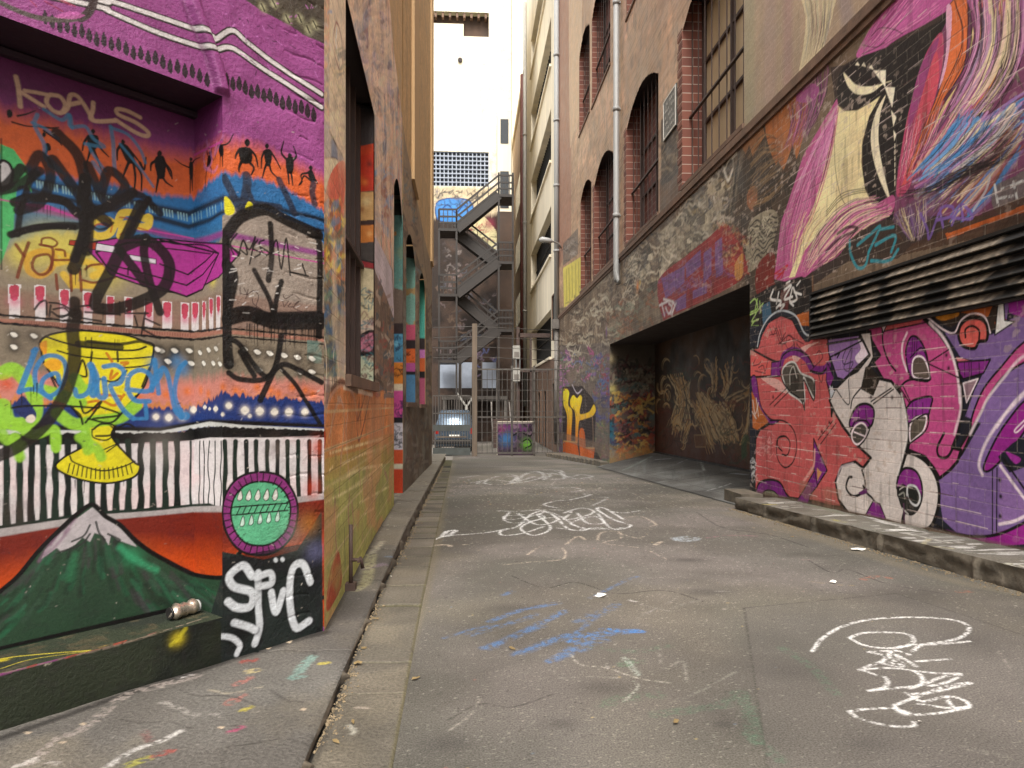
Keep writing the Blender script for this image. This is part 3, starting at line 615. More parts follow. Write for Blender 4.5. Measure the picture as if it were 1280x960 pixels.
# upper front of the house: lines, drops, scroll
for t, b in (('-60,-60 122,0 140,2 258,42 268,50 290,38 310,54 350,84 402,118', 0), ('-60,-30 120,8 135,14 200,42 262,62 272,62 290,60 320,80 360,106 402,134', 1)):
    q = px(t); FO.st(q, 9.5, (42, 34, 30), 1, 1, n=5); FO.st(q+[0, -.5], 5.2, (226, 218, 216), 1, 1, n=5)
for i, x in enumerate(np.concatenate([np.arange(56, 262, 9.2), np.arange(283, 400, 7.8)])):
    y = 24+(x-56)*.365 if x < 270 else 101+(x-283)*.37
    FO.fl(np.array([[x, y-10], [x+4, y+1], [x+1.6, y+9], [x-3.4, y+2]])+[0, (i*7 % 5)-2], (40, 30, 34), .97)
FO.st(d8('-150,-60 0,20 150,90 300,140 450,158 600,150 700,110 740,40 745,-80'), 6.5, (92, 80, 76), 1, 1)
FO.st(d8('640,150 700,110 745,30 760,-60'), 9, (66, 50, 50), 1, 1)
for p in ('240,0 290,50', '360,10 500,90', '500,0 600,50', '440,-20 560,40'): FO.st(d8(p), 2, (166, 52, 84), .7)
FO.fl(d8('440,135 560,90 680,120 620,150 520,150'), (214, 110, 180), .6)
# broken grey corner at the top of the pier
FO.fl(d7('600,-30 760,80 900,150 980,190 1080,260 1240,330 1300,-40'), (74, 66, 56), 1, False, mott=.5)
FO.blotch((30, 26, 22), .95, 7, .5, 8, 31, d7('640,-20 1220,260'))
for x, y in ((770, 55), (855, 30), (955, 140), (1045, 140), (1110, 220), (1160, 185)):
    FO.sp(*d7(f'{x},{y}')[0], 6, (196, 190, 150), .9); FO.st(d7(f'{x-10},{y-25} {x+14},{y+25}'), 2.2, K, .9)
for i in range(40):
    x, y = rs.uniform(470, 1180), rs.uniform(20, 560); FO.st(d7(f'{x},{y} {x+rs.uniform(-20,40)},{y+rs.uniform(0,40)}'), rs.uniform(.8, 2), rs.choice([(70, 24, 62), (200, 120, 190), (52, 20, 46)]), .7)
# green plinth under the bay, chipped edge
plz = px('-60,862 0,846 100,818 262,774 278,776 282,840 0,940 -60,960')
FO.fl(px('-80,862 0,845 262,773 276,778 276,850 0,960 -80,980'), (44, 50, 36), 1, False); FO.blotch((24, 28, 24), .9, 3.2, .5, 6, 41, px('-60,820 276,950'))
i0, j0 = np.searchsorted(FO.U, -1.36), np.searchsorted(FO.V, .70); FO.col[:j0, :i0] = lin((34, 38, 30))*GL
FL.blotch((38, 44, 36), .8, 4, .5, 6, 43); FL.blotch((96, 84, 60), .5, 16, .6, 9, 45)
for s in (FL, FO):
    s.st(px('-60,858 0,842 90,820 150,805 258,772'), 3, (146, 128, 112), .75, 1, rough=.35)
    for x, y, w, c in ((40, 832, 5, (178, 60, 40)), (88, 820, 6, (170, 52, 44)), (150, 803, 7, (190, 60, 44)), (128, 808, 4, (150, 120, 60)), (190, 792, 4, (150, 90, 80)), (60, 830, 3, (180, 170, 150))): s.st(np.array([[x-w, y+w*.3], [x+w, y-w*.3]]), 3, c, .8, 1, rough=.2)
FL.st(px('-40,832 10,822 60,817 112,813'), 3, (214, 196, 60), .9); FL.st(px('0,836 40,824 110,814'), 2, (214, 196, 60), .8); FL.sp(4, 825, 6, (226, 206, 40), .9)
FO.sp(222, 799, 9, (206, 186, 40), .9); FO.st(px('214,806 224,796 232,786'), 5, (214, 200, 50), .6, 3)
# the big black tag over everything in the bay
for p, w in (('110,640 150,580 190,660 150,760 70,790', 13), ('-20,720 60,700 150,640', 12), ('200,600 320,760 400,830', 15), ('215,500 300,600 330,800 325,940', 15), ('330,620 400,760 470,700 410,640 380,720', 13), ('40,880 110,860 230,845 340,850', 10), ('65,880 80,780 120,660 140,650', 8), ('120,740 220,750 290,790', 9), ('325,830 420,760 520,730 600,800', 10), ('560,745 520,800 480,880', 8)): S_(c1(p), w*.9, (24, 19, 16), .93, 2)
for p, w in (('640,-40 620,160 640,340 600,520 550,640', 15), ('0,30 60,0 160,-120', 12), ('110,140 250,100 480,130 600,230 760,190 900,140 1000,60', 12), ('90,380 300,320 560,325', 8), ('640,340 560,560', 12), ('1060,160 980,330 830,650 720,860 740,930 900,930 1120,850 1240,760 1270,600 1180,470 1060,420 900,480', 15), ('900,500 1010,640 1080,740', 12), ('1100,400 1080,520 1130,760 1200,960', 11)): S_(d2(p), w*.95, (24, 19, 16), .95, 1.6)
for p, w in (('570,70 545,200 560,400 500,640 400,820 280,960 120,1080 -60,1160', 15), ('560,-20 565,100', 13)): S_(d5(p), w, (30, 22, 17), .93, 2)
for p in ('40,1180 200,1020 400,860', '480,-100 500,-40'): pass
for p_, n_, L_n in (('30,255 120,262', 9, 26), ('110,330 90,345', 3, 20), ('120,380 200,372', 7, 22), ('0,510 60,470', 6, 26), ('85,420 150,425', 5, 20), ('60,600 160,602', 5, 16)): FAC.drips(px(p_), n_, L_n, 1.5, (22, 18, 16), n_*7, .85)
for i in range(260):
    x, y = rs.uniform(-10, 400), rs.uniform(120, 780); FAC.st(np.array([[x, y], [x+rs.uniform(-3, 4), y+rs.uniform(-2, 2)]]), rs.uniform(.6, 1.5), rs.choice([(206, 196, 184), (60, 52, 48), (150, 140, 130)]), rs.uniform(.3, .8))
for x, y, r_, c in ((60, 420, 22, (90, 80, 70)), (200, 560, 26, (170, 160, 150)), (330, 330, 16, (120, 108, 100)), (20, 640, 24, (90, 60, 56)), (150, 250, 26, (50, 44, 48)), (345, 560, 16, (150, 130, 120)), (120, 760, 26, (34, 44, 36))): P_(x, y, r_, c, .3)
FAC.blotch((40, 24, 40), .12, 30, .62, 8, 50)
# the rib that runs up the front, and the lumpy plaster
q, t = FO.uvt(px('226,-50 243,12 256,45 267,75 274,100 277,117'))
uc = np.interp(FO.V, q[::-1, 1], q[::-1, 0])[:, None]; u_, v_ = np.meshgrid(FO.U, FO.V)
FO.off = .034*np.exp(-((u_-uc)/.03)**4)*ss(2.905, 2.93, v_)+(fbm(u_, v_, 7, 90)-.5)*.012*ss(-.52, -.46, u_)*ss(0, -.03, u_)
for yy in np.arange(.62, 3.7, .093): FO.off -= .004*np.exp(-((v_-yy-.006*np.sin(u_*30+yy*9))/.006)**2)*ss(-.3, -.1, u_)*(fbm(u_, v_, 9, 91) > .45)
FO.st(px('214,-50 231,12 245,45 258,75 266,100 270,114'), 5, (104, 34, 88), .6, 3)
# ------------------------------------------------------------------ the long left wall
LW = 1.9
S1.blotch((206, 186, 162), .85, 3, .48, 6, 3, sx=1.3); S1.blotch((112, 92, 88), .7, 5, .54, 7, 4, sx=1.4); S1.blotch((164, 128, 138), .7, 4, .54, 7, 5, sx=1.3); S1.blotch((104, 118, 140), .6, 4, .58, 8, 6, sx=1.3); S1.blotch((190, 120, 84), .6, 4, .6, 8, 7, sx=1.4); S1.blotch((48, 40, 38), .7, 9, .62, 10, 8, sx=1.5)
s1 = Note(395, 0, 4.8); s2 = Note(395, 200, 4.8); s3 = Note(395, 400, 4.8); s4 = Note(395, 560, 4.8)
S1.scrib(s1('190,0 430,0 460,600 350,640'), 150, [(170, 150, 160), (120, 90, 90), (200, 180, 160), (110, 120, 140), (90, 60, 50), (214, 190, 170)], (2.4, 8.0), (10, 40), 2, .5, asp_=.3)
S1.scrib(s1('350,640 500,600 545,960 360,960'), 90, [(150, 130, 140), (110, 130, 150), (180, 150, 130), (90, 70, 70)], (2.0, 6.0), (10, 36), 3, .5, asp_=.3)
S1.scrib(s2('355,0 450,0 460,420 355,460'), 70, [(110, 130, 160), (150, 120, 120), (100, 90, 110), (170, 150, 130), (140, 90, 70)], (2.0, 6.0), (8, 26), 4, .85, asp_=.3)
S1.fl(s1('80,-40 185,-40 180,960 80,790'), (198, 184, 160), .9, False, mott=.25); S1.fl(s1('25,-40 80,-40 80,800 30,700'), (184, 132, 100), .8, False, mott=.4)
S1.fl(s1('30,280 80,300 80,790 170,960 60,960 30,800'), (112, 124, 142), .9, False, mott=.4)
S1.scrib(s1('30,0 80,0 80,780 30,700'), 40, [(196, 120, 80), (120, 140, 170), (220, 190, 150), (90, 60, 50)], (2.0, 6.0), (6, 16), 6, asp_=.3)
for p, w, c in (('120,130 105,220 115,340 150,430 160,300 140,170 120,130', 3, (130, 70, 60)), ('125,170 120,260 140,360', 4, (232, 228, 220)), ('80,790 160,940', 4, (40, 34, 32)), ('30,540 80,660', 3, (60, 50, 50))): S1.st(s1(p), w, c, .9)
S1.scrib(s1('85,300 180,300 180,900 90,780'), 40, [(150, 150, 120), (110, 110, 100), (210, 190, 150)], (2.0, 5.0), (8, 24), 8, asp_=.3)
S1.fl(s2('20,0 130,0 100,170 60,190 20,60'), (206, 190, 160), 1, True, (60, 40, 40), 1.6, mott=.2); S1.fl(s2('100,60 175,20 165,330 140,300 60,220'), (196, 90, 64), .95, True)
S1.fl(s2('20,180 80,220 165,330 165,480 20,420'), (182, 112, 66), .95, False, mott=.4); S1.fl(s2('15,330 170,400 170,760 15,720'), (150, 112, 70), .9, False, mott=.5)
S1.scrib(s2('20,260 170,260 170,760 20,760'), 110, [(206, 190, 70), (190, 100, 50), (90, 120, 150), (120, 70, 50), (70, 100, 80), (200, 170, 120)], (2.4, 8.0), (7, 22), 9, asp_=.3)
S1.fl(s2('20,720 170,760 170,1300 20,1300'), (70, 96, 104), .9, False, mott=.5); S1.scrib(s2('20,700 170,740 170,1320 20,1250'), 110, [(52, 90, 128), (90, 126, 100), (60, 66, 70), (150, 150, 120), (44, 70, 96), (120, 100, 70)], (2.4, 8.0), (7, 24), 10, asp_=.3)
S1.st(s2('172,0 172,900'), 4, (190, 160, 120), .7, 1)
for p, w, c in (('50,110 28,200 30,330 50,480 62,330 60,180 50,110', 5, (216, 200, 180)), ('48,150 34,300 46,440', 6, (176, 58, 34)), ('108,180 104,230', 4, (210, 206, 190))): S1.st(s3(p), w, c, .95, 1.4)
S1.blotch((214, 192, 162), .5, 2.2, .47, 5, 21, sx=1.3); S1.col = np.where((S1.V > 1.7)[:, None, None], S1.col*1.45+.03, S1.col).astype(np.float32)  # wall above the foot brightened in colour to offset the weak light on it
# orange and green foot with arches
S1.fl(s3('-10,560 60,540 90,420 160,350 190,390 260,440 330,400 400,410 470,440 480,900 480,1500 -10,2200'), (214, 140, 86), 1, False, mott=.3)
S1.fl(s3('-10,1000 60,830 200,800 330,760 480,740 480,1500 -10,2200'), (172, 172, 100), 1, False, mott=.35)
S1.fl(s3('-10,800 100,780 230,730 400,690 480,680 480,850 330,880 150,940 -10,980'), (190, 146, 76), .6, False)
S1.fl(s3('-20,560 40,540 60,700 40,900 20,1250 -20,1200'), (184, 62, 30), .95, False)
for p in ('50,640 80,480 150,390 220,440 245,560', '300,560 330,430 400,400 420,520', '140,960 170,600 150,480 130,470', '80,700 120,520 150,480', '200,960 180,700 190,560', '260,900 265,700', '320,900 340,560', '390,800 420,460 450,440'): S1.st(s3(p), 6, (196, 160, 140), .7, 3)
for p in ('260,470 250,600 300,430', '240,560 260,720 330,430', '260,500 270,640'): S1.st(s3(p), 5, (112, 66, 62), .8, 2)
S1.st(s3('165,405 340,450'), 5, (236, 214, 190), .95); S1.st(s3('90,420 150,370 250,430'), 7, (112, 82, 70), .9)
for p in ('80,800 260,750 400,710', '145,870 260,815 390,770', '150,960 260,900 400,870', '80,905 100,880'): S1.st(s3(p), 3.6, (236, 214, 160), .95, rough=.1)
for p in ('100,215 250,130 395,100', '50,330 200,250 330,180', '130,290 180,260 390,110', '260,330 440,230', '270,410 350,360', '50,240 70,235'): S1.st(s4(p), 3.2, (230, 220, 160), .9, rough=.1)
for p, w in (('115,310 110,420 125,640', 9), ('200,290 195,420 215,540 225,450 215,330', 9), ('330,160 335,360 330,560', 7), ('410,140 430,200 430,320', 7), ('250,60 270,260 280,560', 5), ('150,20 140,280', 5)): S1.st(s4(p), w, (172, 130, 112), .75, 3)
for k, zz in enumerate(np.arange(.62, 1.75, .19)):
    jv = int(np.searchsorted(S1.V, zz)); S1.col[jv-1:jv+1] = S1.col[jv-1:jv+1]*.45+lin((214, 196, 150))*.55*S1.gain
    for uu_ in np.arange(.2+.2*(k % 2), 4.6, .4):
        ju = int(np.searchsorted(S1.U, uu_)); j2 = int(np.searchsorted(S1.V, zz+.19)); S1.col[jv:j2, ju:ju+2] = S1.col[jv:j2, ju:ju+2]*.6+lin((200, 180, 130))*.4*S1.gain
S1.fl(s4('60,960 80,760 130,620 150,700 150,830 90,960'), (172, 70, 46), .95, True); S1.st(s4('70,900 110,660 130,620'), 4, (200, 140, 110), .7); S1.st(s4('170,480 175,700'), 4, (70, 74, 60), .8)
S1.fl(s4('-10,0 45,0 35,480 50,960 -10,960'), (176, 70, 50), .5, False); S1.sp(400, 660, 14, (214, 200, 60), .6)
S1.blotch((176, 170, 96), .5, 5, .55, 8, 9, px('400,600 500,790'), sx=.4); S1.blotch((206, 150, 110), .6, 4, .54, 8, 10, px('400,490 500,620'), sx=.35)
# right jamb zone between window and doorway
S1.fl(s2('350,460 460,660 470,960 345,960 345,640'), (112, 94, 80), .9, False, mott=.35); S1.fl(s3('345,0 470,0 470,430 345,420'), (116, 98, 84), .9, False, mott=.4)
S1.fl(s2('355,460 400,540 455,660 470,960 430,840 400,760 360,680 345,620'), (206, 196, 202), 1, False); S1.drips(s2('350,640 460,820'), 16, 30, 2, (206, 196, 202), 7)
S1.scrib(s2('350,640 470,900 470,1400 345,1400'), 70, [(150, 120, 100), (90, 80, 70), (170, 90, 80), (80, 100, 110), (196, 180, 160)], (2.0, 6.0), (6, 18), 12, asp_=.3)
JA.fl(s1('200,200 360,200 360,700 200,700'), (30, 24, 24), 1, False); JA.fl(s1('180,250 330,300 300,420 200,400'), (92, 44, 24), .8); JA.fl(s1('255,640 360,660 360,870 255,900'), (70, 62, 62), 1, False)
JA.fl(s1('255,880 360,860 360,960 255,960'), (206, 66, 26), 1, False); JA.fl(s2('255,-20 360,-40 360,180 255,190'), (200, 52, 22), 1, False); JA.sp(450, 225, 6, (226, 110, 40), .7); JA.sp(462, 205, 4, (90, 30, 20), .8); JA.sp(456, 228, 4, (232, 140, 60), .6)
JA.fl(s2('255,195 360,190 360,360 255,370'), (206, 160, 100), 1, False); JA.sp(458, 252, 6, (232, 206, 150), .8); JA.sp(452, 262, 4, (150, 80, 40), .7)
JA.fl(s2('255,365 360,360 360,395 255,395'), (60, 36, 30), 1, False); JA.fl(s2('255,395 360,390 360,500 255,500'), (208, 124, 50), 1, False); JA.sp(462, 292, 4, (236, 180, 110), .7); JA.fl(s2('255,500 360,490 360,600 255,600'), (70, 62, 58), 1, False)
JA.fl(s2('255,595 360,620 360,660 255,640'), (150, 40, 44), 1, False, K, 2); JA.fl(s2('250,640 350,660 350,1000 250,1000'), (206, 190, 152), 1, False, mott=.15); JA.fl(s3('250,0 350,0 350,90 250,100'), (206, 180, 160), 1, False)
JA.fl(s3('255,110 345,70 345,190 255,190'), (196, 120, 140), 1, True, K, 4); JA.fl(s3('250,190 345,190 345,215 250,220'), K, 1, False); JA.fl(s3('250,220 345,215 345,400 250,400'), (196, 200, 170), 1, False)
JA.scrib(s3('255,-180 345,-180 345,380 255,380'), 60, [(30, 24, 24), (60, 120, 130), (120, 70, 70)], (.8, 1.8), (4, 12), 13)
# teal doorway and coloured blocks on the far jambs
JB.blotch((150, 150, 90), .7, 4, .6, 9, 3); JB.blotch((80, 120, 112), .6, 3, .5, 6, 4); JB.blotch((186, 120, 50), .8, 9, .66, 12, 6)
JB.fl(s2('440,60 545,60 545,330 440,330'), (86, 112, 98), .9, False); JB.fl(s2('440,255 545,265 545,335 440,330'), (64, 62, 54), .9, False)
JB.fl(s2('440,760 545,790 545,1000 440,1000'), (110, 92, 80), 1, False); 
for y0, y1, c in ((20, 85, (52, 36, 36)), (85, 255, (70, 130, 160)), (255, 385, (206, 122, 38)), (385, 425, (206, 190, 160)), (425, 585, (196, 76, 140)), (585, 620, (20, 18, 20)), (620, 780, (196, 190, 196)), (780, 865, (190, 78, 40)), (865, 895, (204, 196, 170)), (895, 1100, (186, 62, 30))):
    JB.fl(s3(f'430,{y0} 545,{y0} 545,{y1} 430,{y1}'), c, 1, False)
JB.scrib(s3('470,90 525,90 525,240 470,240'), 8, [(20, 30, 60), (120, 180, 200)], (1, 2), (4, 8), 2); JB.scrib(s3('472,270 525,270 525,380 472,380'), 7, [K], (1, 1.6), (4, 9), 3); JB.scrib(s3('472,440 525,440 525,580 472,580'), 9, [(40, 20, 70)], (1, 1.8), (4, 9), 4); JB.scrib(s3('472,640 525,640 525,780 472,780'), 16, [K, (120, 120, 130)], (.8, 1.6), (4, 9), 5)
JC.blotch((176, 126, 60), .8, 5, .6, 10, 7); JC.fl(s2('530,480 620,480 620,600 530,580'), (66, 62, 56), 1, False)
for y0, y1, c in ((30, 120, (196, 84, 110)), (120, 175, (40, 26, 28)), (175, 260, (206, 96, 40)), (260, 310, (176, 80, 140)), (310, 330, (24, 20, 22)), (330, 500, (76, 124, 160))): JC.fl(s3(f'530,{y0} 625,{y0} 625,{y1} 530,{y1}'), c, 1, False)
JC.scrib(s3('540,180 600,180 600,260 540,260'), 5, [K], (.8, 1.4), (3, 6), 2)
for y0, y1, c in ((-50, 110, (90, 190, 170)), (110, 180, (56, 44, 44)), (180, 230, (206, 126, 190)), (230, 310, (206, 100, 50)), (310, 350, (30, 24, 26)), (350, 520, (186, 90, 120))): JD.fl(s3(f'600,{y0} 660,{y0} 660,{y1} 600,{y1}'), c, 1, False)
for y0, y1, c in ((-60, 230, (150, 160, 60)), (230, 520, (176, 70, 120))): JD.fl(s3(f'655,{y0} 720,{y0} 720,{y1} 655,{y1}'), c, 1, False)
# farther left wall: tan above, dirty brown below
S2.blotch((172, 150, 118), .5, 3, .5, 5, 3, sx=.3)
S2.fl(px('480,-300 545,-300 545,352 531,300 524,262 507,178 492,62 485,0'), (196, 164, 120), 1, False, mott=.12)
S1.fl(px('487,0 486,-300 520,-300 520,300 507,178 492,62'), (196, 164, 120), 1, False, mott=.12)
S2.band(px('495,505 508,503 520,505 545,507'), px('495,640 545,590'), (112, 98, 84), .9, 2, 1)
S2.blotch((84, 74, 66), .7, 2.6, .5, 6, 5, px('500,250 541,590'), sx=.3); S2.blotch((150, 150, 140), .5, 3.4, .6, 7, 6, px('500,250 541,590'), sx=.3)
S2.scrib(px('506,330 541,380 541,575 506,600'), 120, [(130, 112, 96), (84, 70, 64), (150, 140, 130), (110, 80, 70), (90, 100, 100)], (1.4, 4.3), (5, 16), 17, .7, .6)
S2.scrib(px('500,190 516,240 540,400 506,330'), 60, [(120, 130, 130), (160, 130, 110), (96, 84, 80)], (1.4, 4.0), (5, 16), 18, .7, .6)
S2.st(px('508,-200 508,180'), 2.5, (150, 122, 84), .8); S2.st(px('520,-200 520,250'), 3, (120, 98, 70), .8); S2.st(px('534,-200 534,330'), 1.5, (150, 124, 90), .7); S2.st(px('526,230 528,300 534,352'), 3, (60, 48, 38), .6); S2.st(px('500,60 502,100 500,160'), 2.5, (110, 84, 62), .6)
S2.sp(536, 535, 5, (20, 18, 18), .9, .5); S2.sp(538, 548, 4, (150, 40, 40), .7, .5)
EXPO = 1.5
r4, r5, r6 = Note(920, 0, 3.5556), Note(920, 250, 3.5556), Note(920, 450, 3.5556)
m1, m2, m3 = Note(640, 0, 4), Note(640, 220, 4), Note(640, 400, 4)
g1, g2, rm, e8 = Note(740, 420, 5.333), Note(690, 440, 6.4), Note(780, 150, 3.84), Note(1080, 0, 3.43)
n1, n2, n3, n4 = Note(930, 540, 6.856), Note(1100, 560, 6.856), Note(1100, 400, 6), Note(930, 380, 6)
W = RW; cat = lambda *a: np.vstack(a)
def bundle(s, A, B, n, cols, w=(1, 3), a=.9, seed=1, jit=1.5, t0=(0, .2), t1=(.8, 1), taper=(.5, 1, .4)):
    rs = np.random.default_rng(seed); A = crom(asp(A), n=8); B = crom(asp(B), n=8)
    k = max(len(A), len(B)); rz = lambda P: np.stack([np.interp(np.linspace(0, 1, k), np.linspace(0, 1, len(P)), P[:, i]) for i in (0, 1)], -1)
    A, B = rz(A), rz(B)
    for i in range(n):
        f = rs.random(); g = np.clip(f+rs.normal(0, .12), 0, 1); fr = f+(g-f)*np.linspace(0, 1, k)[:, None]
        P = A*(1-fr)+B*fr; i0 = int(k*rs.uniform(*t0)); i1 = int(k*rs.uniform(*t1)); P = P[i0:i1]
        if len(P) < 3: continue
        P = P[::max(1, len(P)//10)]
        s.st(P+rs.normal(0, jit*.3, P.shape), rs.uniform(*w), cols[rs.integers(len(cols))], a=a*rs.uniform(.6, 1), taper=taper, n=4)
# ---- bricks above the string course
W.blotch((186, 142, 122), .4, .7, .5, 3, 2, sx=.6); W.blotch((160, 132, 104), .3, .6, .52, 3, 4, sx=.6); W.blotch((206, 178, 148), .4, .5, .54, 3, 6, sx=.6)
W.band(px('690,386 700,384 1400,-290'), px('690,392 700,390 1400,-280'), (120, 96, 76), .4, 30, 1)
def bricks(v0, v1, amp, u0=-29.3, u1=2.):
    j0, j1 = np.searchsorted(W.V, [v0, v1]); i0, i1 = np.searchsorted(W.U, [u0, u1])
    rw = np.floor(W.V[j0:j1]/.098).astype(int)[:, None]; cl = np.floor((W.U[None, i0:i1]+np.where(rw % 2 == 0, .15, 0))/.30).astype(int)
    h = (np.sin(rw*127.1+cl*311.7)*43758.5453) % 1; h2 = (np.sin(rw*269.5+cl*183.3)*12543.123) % 1
    f = 1+amp*(h-.5)*2
    W.col[j0:j1, i0:i1] *= np.stack([f*(1+amp*.3*(h2-.5)), f, f*(1-amp*.3*(h2-.5))], -1)
    j = (W.V[j0:j1]/.098 % 1 < .16)
    W.col[j0:j1, i0:i1][j] = W.col[j0:j1, i0:i1][j]*.55+(lin((176, 158, 136))*.95*.45).astype(np.float32)
W.blotch((128, 106, 86), .5, .9, .5, 5, 44, px('690,-100 1000,300'), sx=.7); W.blotch((150, 128, 104), .5, 2.2, .55, 6, 45, px('690,-100 1000,300'), sx=1.4); W.blotch((96, 80, 68), .45, 3., .62, 8, 46, px('690,-100 1000,300'), sx=2.2)
bricks(5.42, 12., .17)
W.col[np.searchsorted(W.V, 5.41):] *= np.array([1.26, 1.2, 1.14], np.float32)
W.fl(px('697,-200 714,-200 714,300 697,340'), (150, 104, 88), .7, False, mott=.2); W.fl(px('712,-100 726,-100 726,110 716,170 712,160'), (206, 176, 144), .7, True, mott=.2)
W.fl(r4('30,-40 660,-60 640,-10 20,620 20,100'), (170, 150, 126), .8, False, mott=.15)
for p, c, w in (('60,0 60,500', (150, 150, 116), 30), ('150,-20 150,420', (168, 140, 132), 34), ('230,-20 230,350', (160, 120, 124), 24), ('480,-20 500,120', (140, 128, 138), 26)): W.st(r4(p), w, c, .45, 12, smooth=False)
W.fl(r4('290,-60 440,-60 430,60 400,180 380,240 330,290 280,340 300,200 310,80'), (216, 200, 160), .95, True)
bundle(W, r4('290,-60 320,120 290,330'), r4('440,-60 410,140 380,240'), 45, [K, (60, 50, 50), (140, 70, 100), (120, 140, 160)], (.8, 1.8), .9, 3)
W.fl(m1('745,600 830,560 850,830 800,900 745,930'), (66, 56, 48), .9, False, mott=.3); W.scrib(m1('750,680 850,620 850,830 750,930'), 14, [(160, 140, 112), (40, 34, 30)], (1.5, 3), (8, 16), 5)
W.fl(m2('740,20 850,-60 850,120 790,180 740,190'), (60, 50, 44), .7, False, mott=.4); W.drips(m2('750,30 840,-20'), 12, 24, 2, (54, 46, 40), 6)
W.fl(m2('255,460 350,400 350,580 260,660'), (222, 206, 100), .95, False)
for x_ in (272, 285, 300, 318, 333, 345): W.st(m2(f'{x_},{480-(x_-255)*.6} {x_+2},{630-(x_-255)*.6}'), 3, (110, 92, 44), .9, smooth=False)
W.fl(m2('255,340 330,260 330,390 255,450'), (110, 100, 92), .8, False); W.scrib(m2('258,345 330,270 330,380 258,440'), 20, [(60, 56, 54), (170, 160, 150)], (.8, 1.6), (4, 9), 8)
# ---- old layered band under the course
low = px('690,386 710,384 857,239 1110,-10 1400,-290 1400,700 940,640 762,600 690,590')
W.fl(low, (112, 94, 76), 1, False, mott=.35)
W.blotch((150, 132, 110), .7, 2.2, .52, 6, 11, px('690,408 870,590')); W.blotch((86, 70, 56), .7, 2.6, .5, 6, 12, px('690,408 1000,590'))
W.scrib(px('700,392 775,320 775,420 703,470'), 120, [(160, 146, 124), (96, 80, 64), (130, 112, 92), (176, 160, 140), (70, 60, 50)], (1, 2.6), (5, 16), 21, .7)
W.scrib(rm('10,650 180,520 180,780 10,880'), 90, [(206, 192, 168), (60, 52, 44), (150, 130, 104), (180, 166, 140), (40, 36, 32)], (1, 3), (6, 18), 22)
W.fl(rm('170,540 280,440 290,620 180,740'), (168, 156, 134), .95, False, mott=.2); W.scrib(rm('175,540 275,450 285,610 180,720'), 45, [(90, 80, 66), (120, 108, 90), (200, 190, 170)], (.8, 1.8), (5, 14), 23)
W.fl(rm('285,440 400,350 420,560 300,640'), (120, 112, 96), .9, False, mott=.3); W.scrib(rm('280,440 420,380 430,540 290,640'), 80, [K, (40, 36, 32), (176, 164, 140)], (.8, 2), (5, 14), 24)
W.scrib(rm('280,330 540,130 560,420 420,560'), 90, [(206, 196, 176), (60, 54, 46), (110, 104, 96), (170, 150, 110), (84, 92, 100), (40, 36, 32)], (1.4, 4), (10, 26), 25, .85)
for p in ('430,370 440,400 470,380', '100,700 112,725 120,690', '480,240 500,290 520,240', '520,180 540,160', '360,400 390,430'): W.st(rm(p), 4.5, (216, 208, 192), .95)
bundle(W, rm('540,160 520,300 500,480'), rm('590,130 560,330 530,520'), 40, [(150, 136, 116), (60, 52, 44), (110, 100, 86), (40, 36, 32)], (1.5, 4), .9, 5)
for i in range(44):
    f_, h_ = RNG.random(2); c = rm(f'{20+480*f_:.0f},{660-400*f_+(300-60*f_)*h_:.0f}')[0]; s_ = RNG.uniform(6, 16)
    W.fl(c+s_*np.array([[-.5, .5], [-.42, -.3], [.4, -1.], [.5, -.2], [.45, .2], [0, .6]])*RNG.uniform(.6, 1.15, (6, 2)), [(206, 194, 170), (176, 162, 136), (70, 62, 54), (150, 136, 116)][i % 4], .75, False, None, mott=.4); W.drips(c+s_*np.array([[-.4, .3], [.4, 0]]), 3, s_*1.4, 1.4, [(206, 194, 170), (176, 162, 136), (70, 62, 54), (150, 136, 116)][i % 4], i, .6)
W.scrib(rm('10,650 480,250 500,480 20,860'), 130, [K, (50, 44, 38), (90, 80, 68), (226, 214, 190)], (.9, 2), (5, 18), 371, .85)
# dark peaks with tan and orange between
W.fl(rm('590,100 700,-60 845,-200 845,200 740,700 720,850 600,840 520,560 540,380'), (74, 60, 48), .95, False, mott=.3)
W.fl(r4('130,560 200,470 300,380 330,420 290,640 240,760 180,740'), (166, 98, 50), .95, True, mott=.3); W.fl(r4('20,640 110,540 130,600 60,720'), (150, 100, 60), .9, False, mott=.3); W.fl(rm('600,330 650,320 640,400 620,440 590,400'), (146, 92, 60), .9)
for p in ('600,120 640,250 560,420 540,300', '680,150 740,280 640,400 640,260', '740,200 800,300 700,420 680,330', '620,420 700,330 720,470 640,520', '810,120 845,260 780,380 750,290', '560,420 610,470 560,560'): W.fl(rm(p), (54, 44, 36), .92, False, (90, 74, 58), 1.2)
bundle(W, r4('40,700 120,580 200,600'), r4('60,950 150,900 250,780'), 40, [(36, 30, 26), (120, 96, 70), (84, 66, 50), (150, 120, 84)], (1, 3), .8, 6)
W.fl(rm('610,480 700,430 740,460 730,540 700,620 620,720 580,720 590,580'), (150, 140, 118), .9, True, mott=.25)
for k in range(7): W.st(rm(f'{600+k*4},{520+k*26} {640},{480+k*28} {670},{520+k*24} {700},{470+k*26} {735},{470+k*22}'), 2.2, (50, 42, 36), .95)
W.scrib(rm('600,480 730,440 710,640 590,720'), 30, [(44, 38, 32), (196, 186, 160)], (1, 2), (6, 14), 26)
W.fl(rm('640,700 720,640 730,840 640,840'), (120, 34, 28), .85, True); W.sp(962, 350, 12, (140, 40, 30), .7)
bundle(W, r4('230,460 240,560 200,700'), r4('420,240 400,420 300,660'), 60, [(150, 76, 130), (110, 54, 96), (176, 110, 150), (60, 34, 56)], (1, 3), .9, 9)
W.fl(r4('280,400 340,370 370,400 340,450 270,450'), (160, 80, 136), .9)
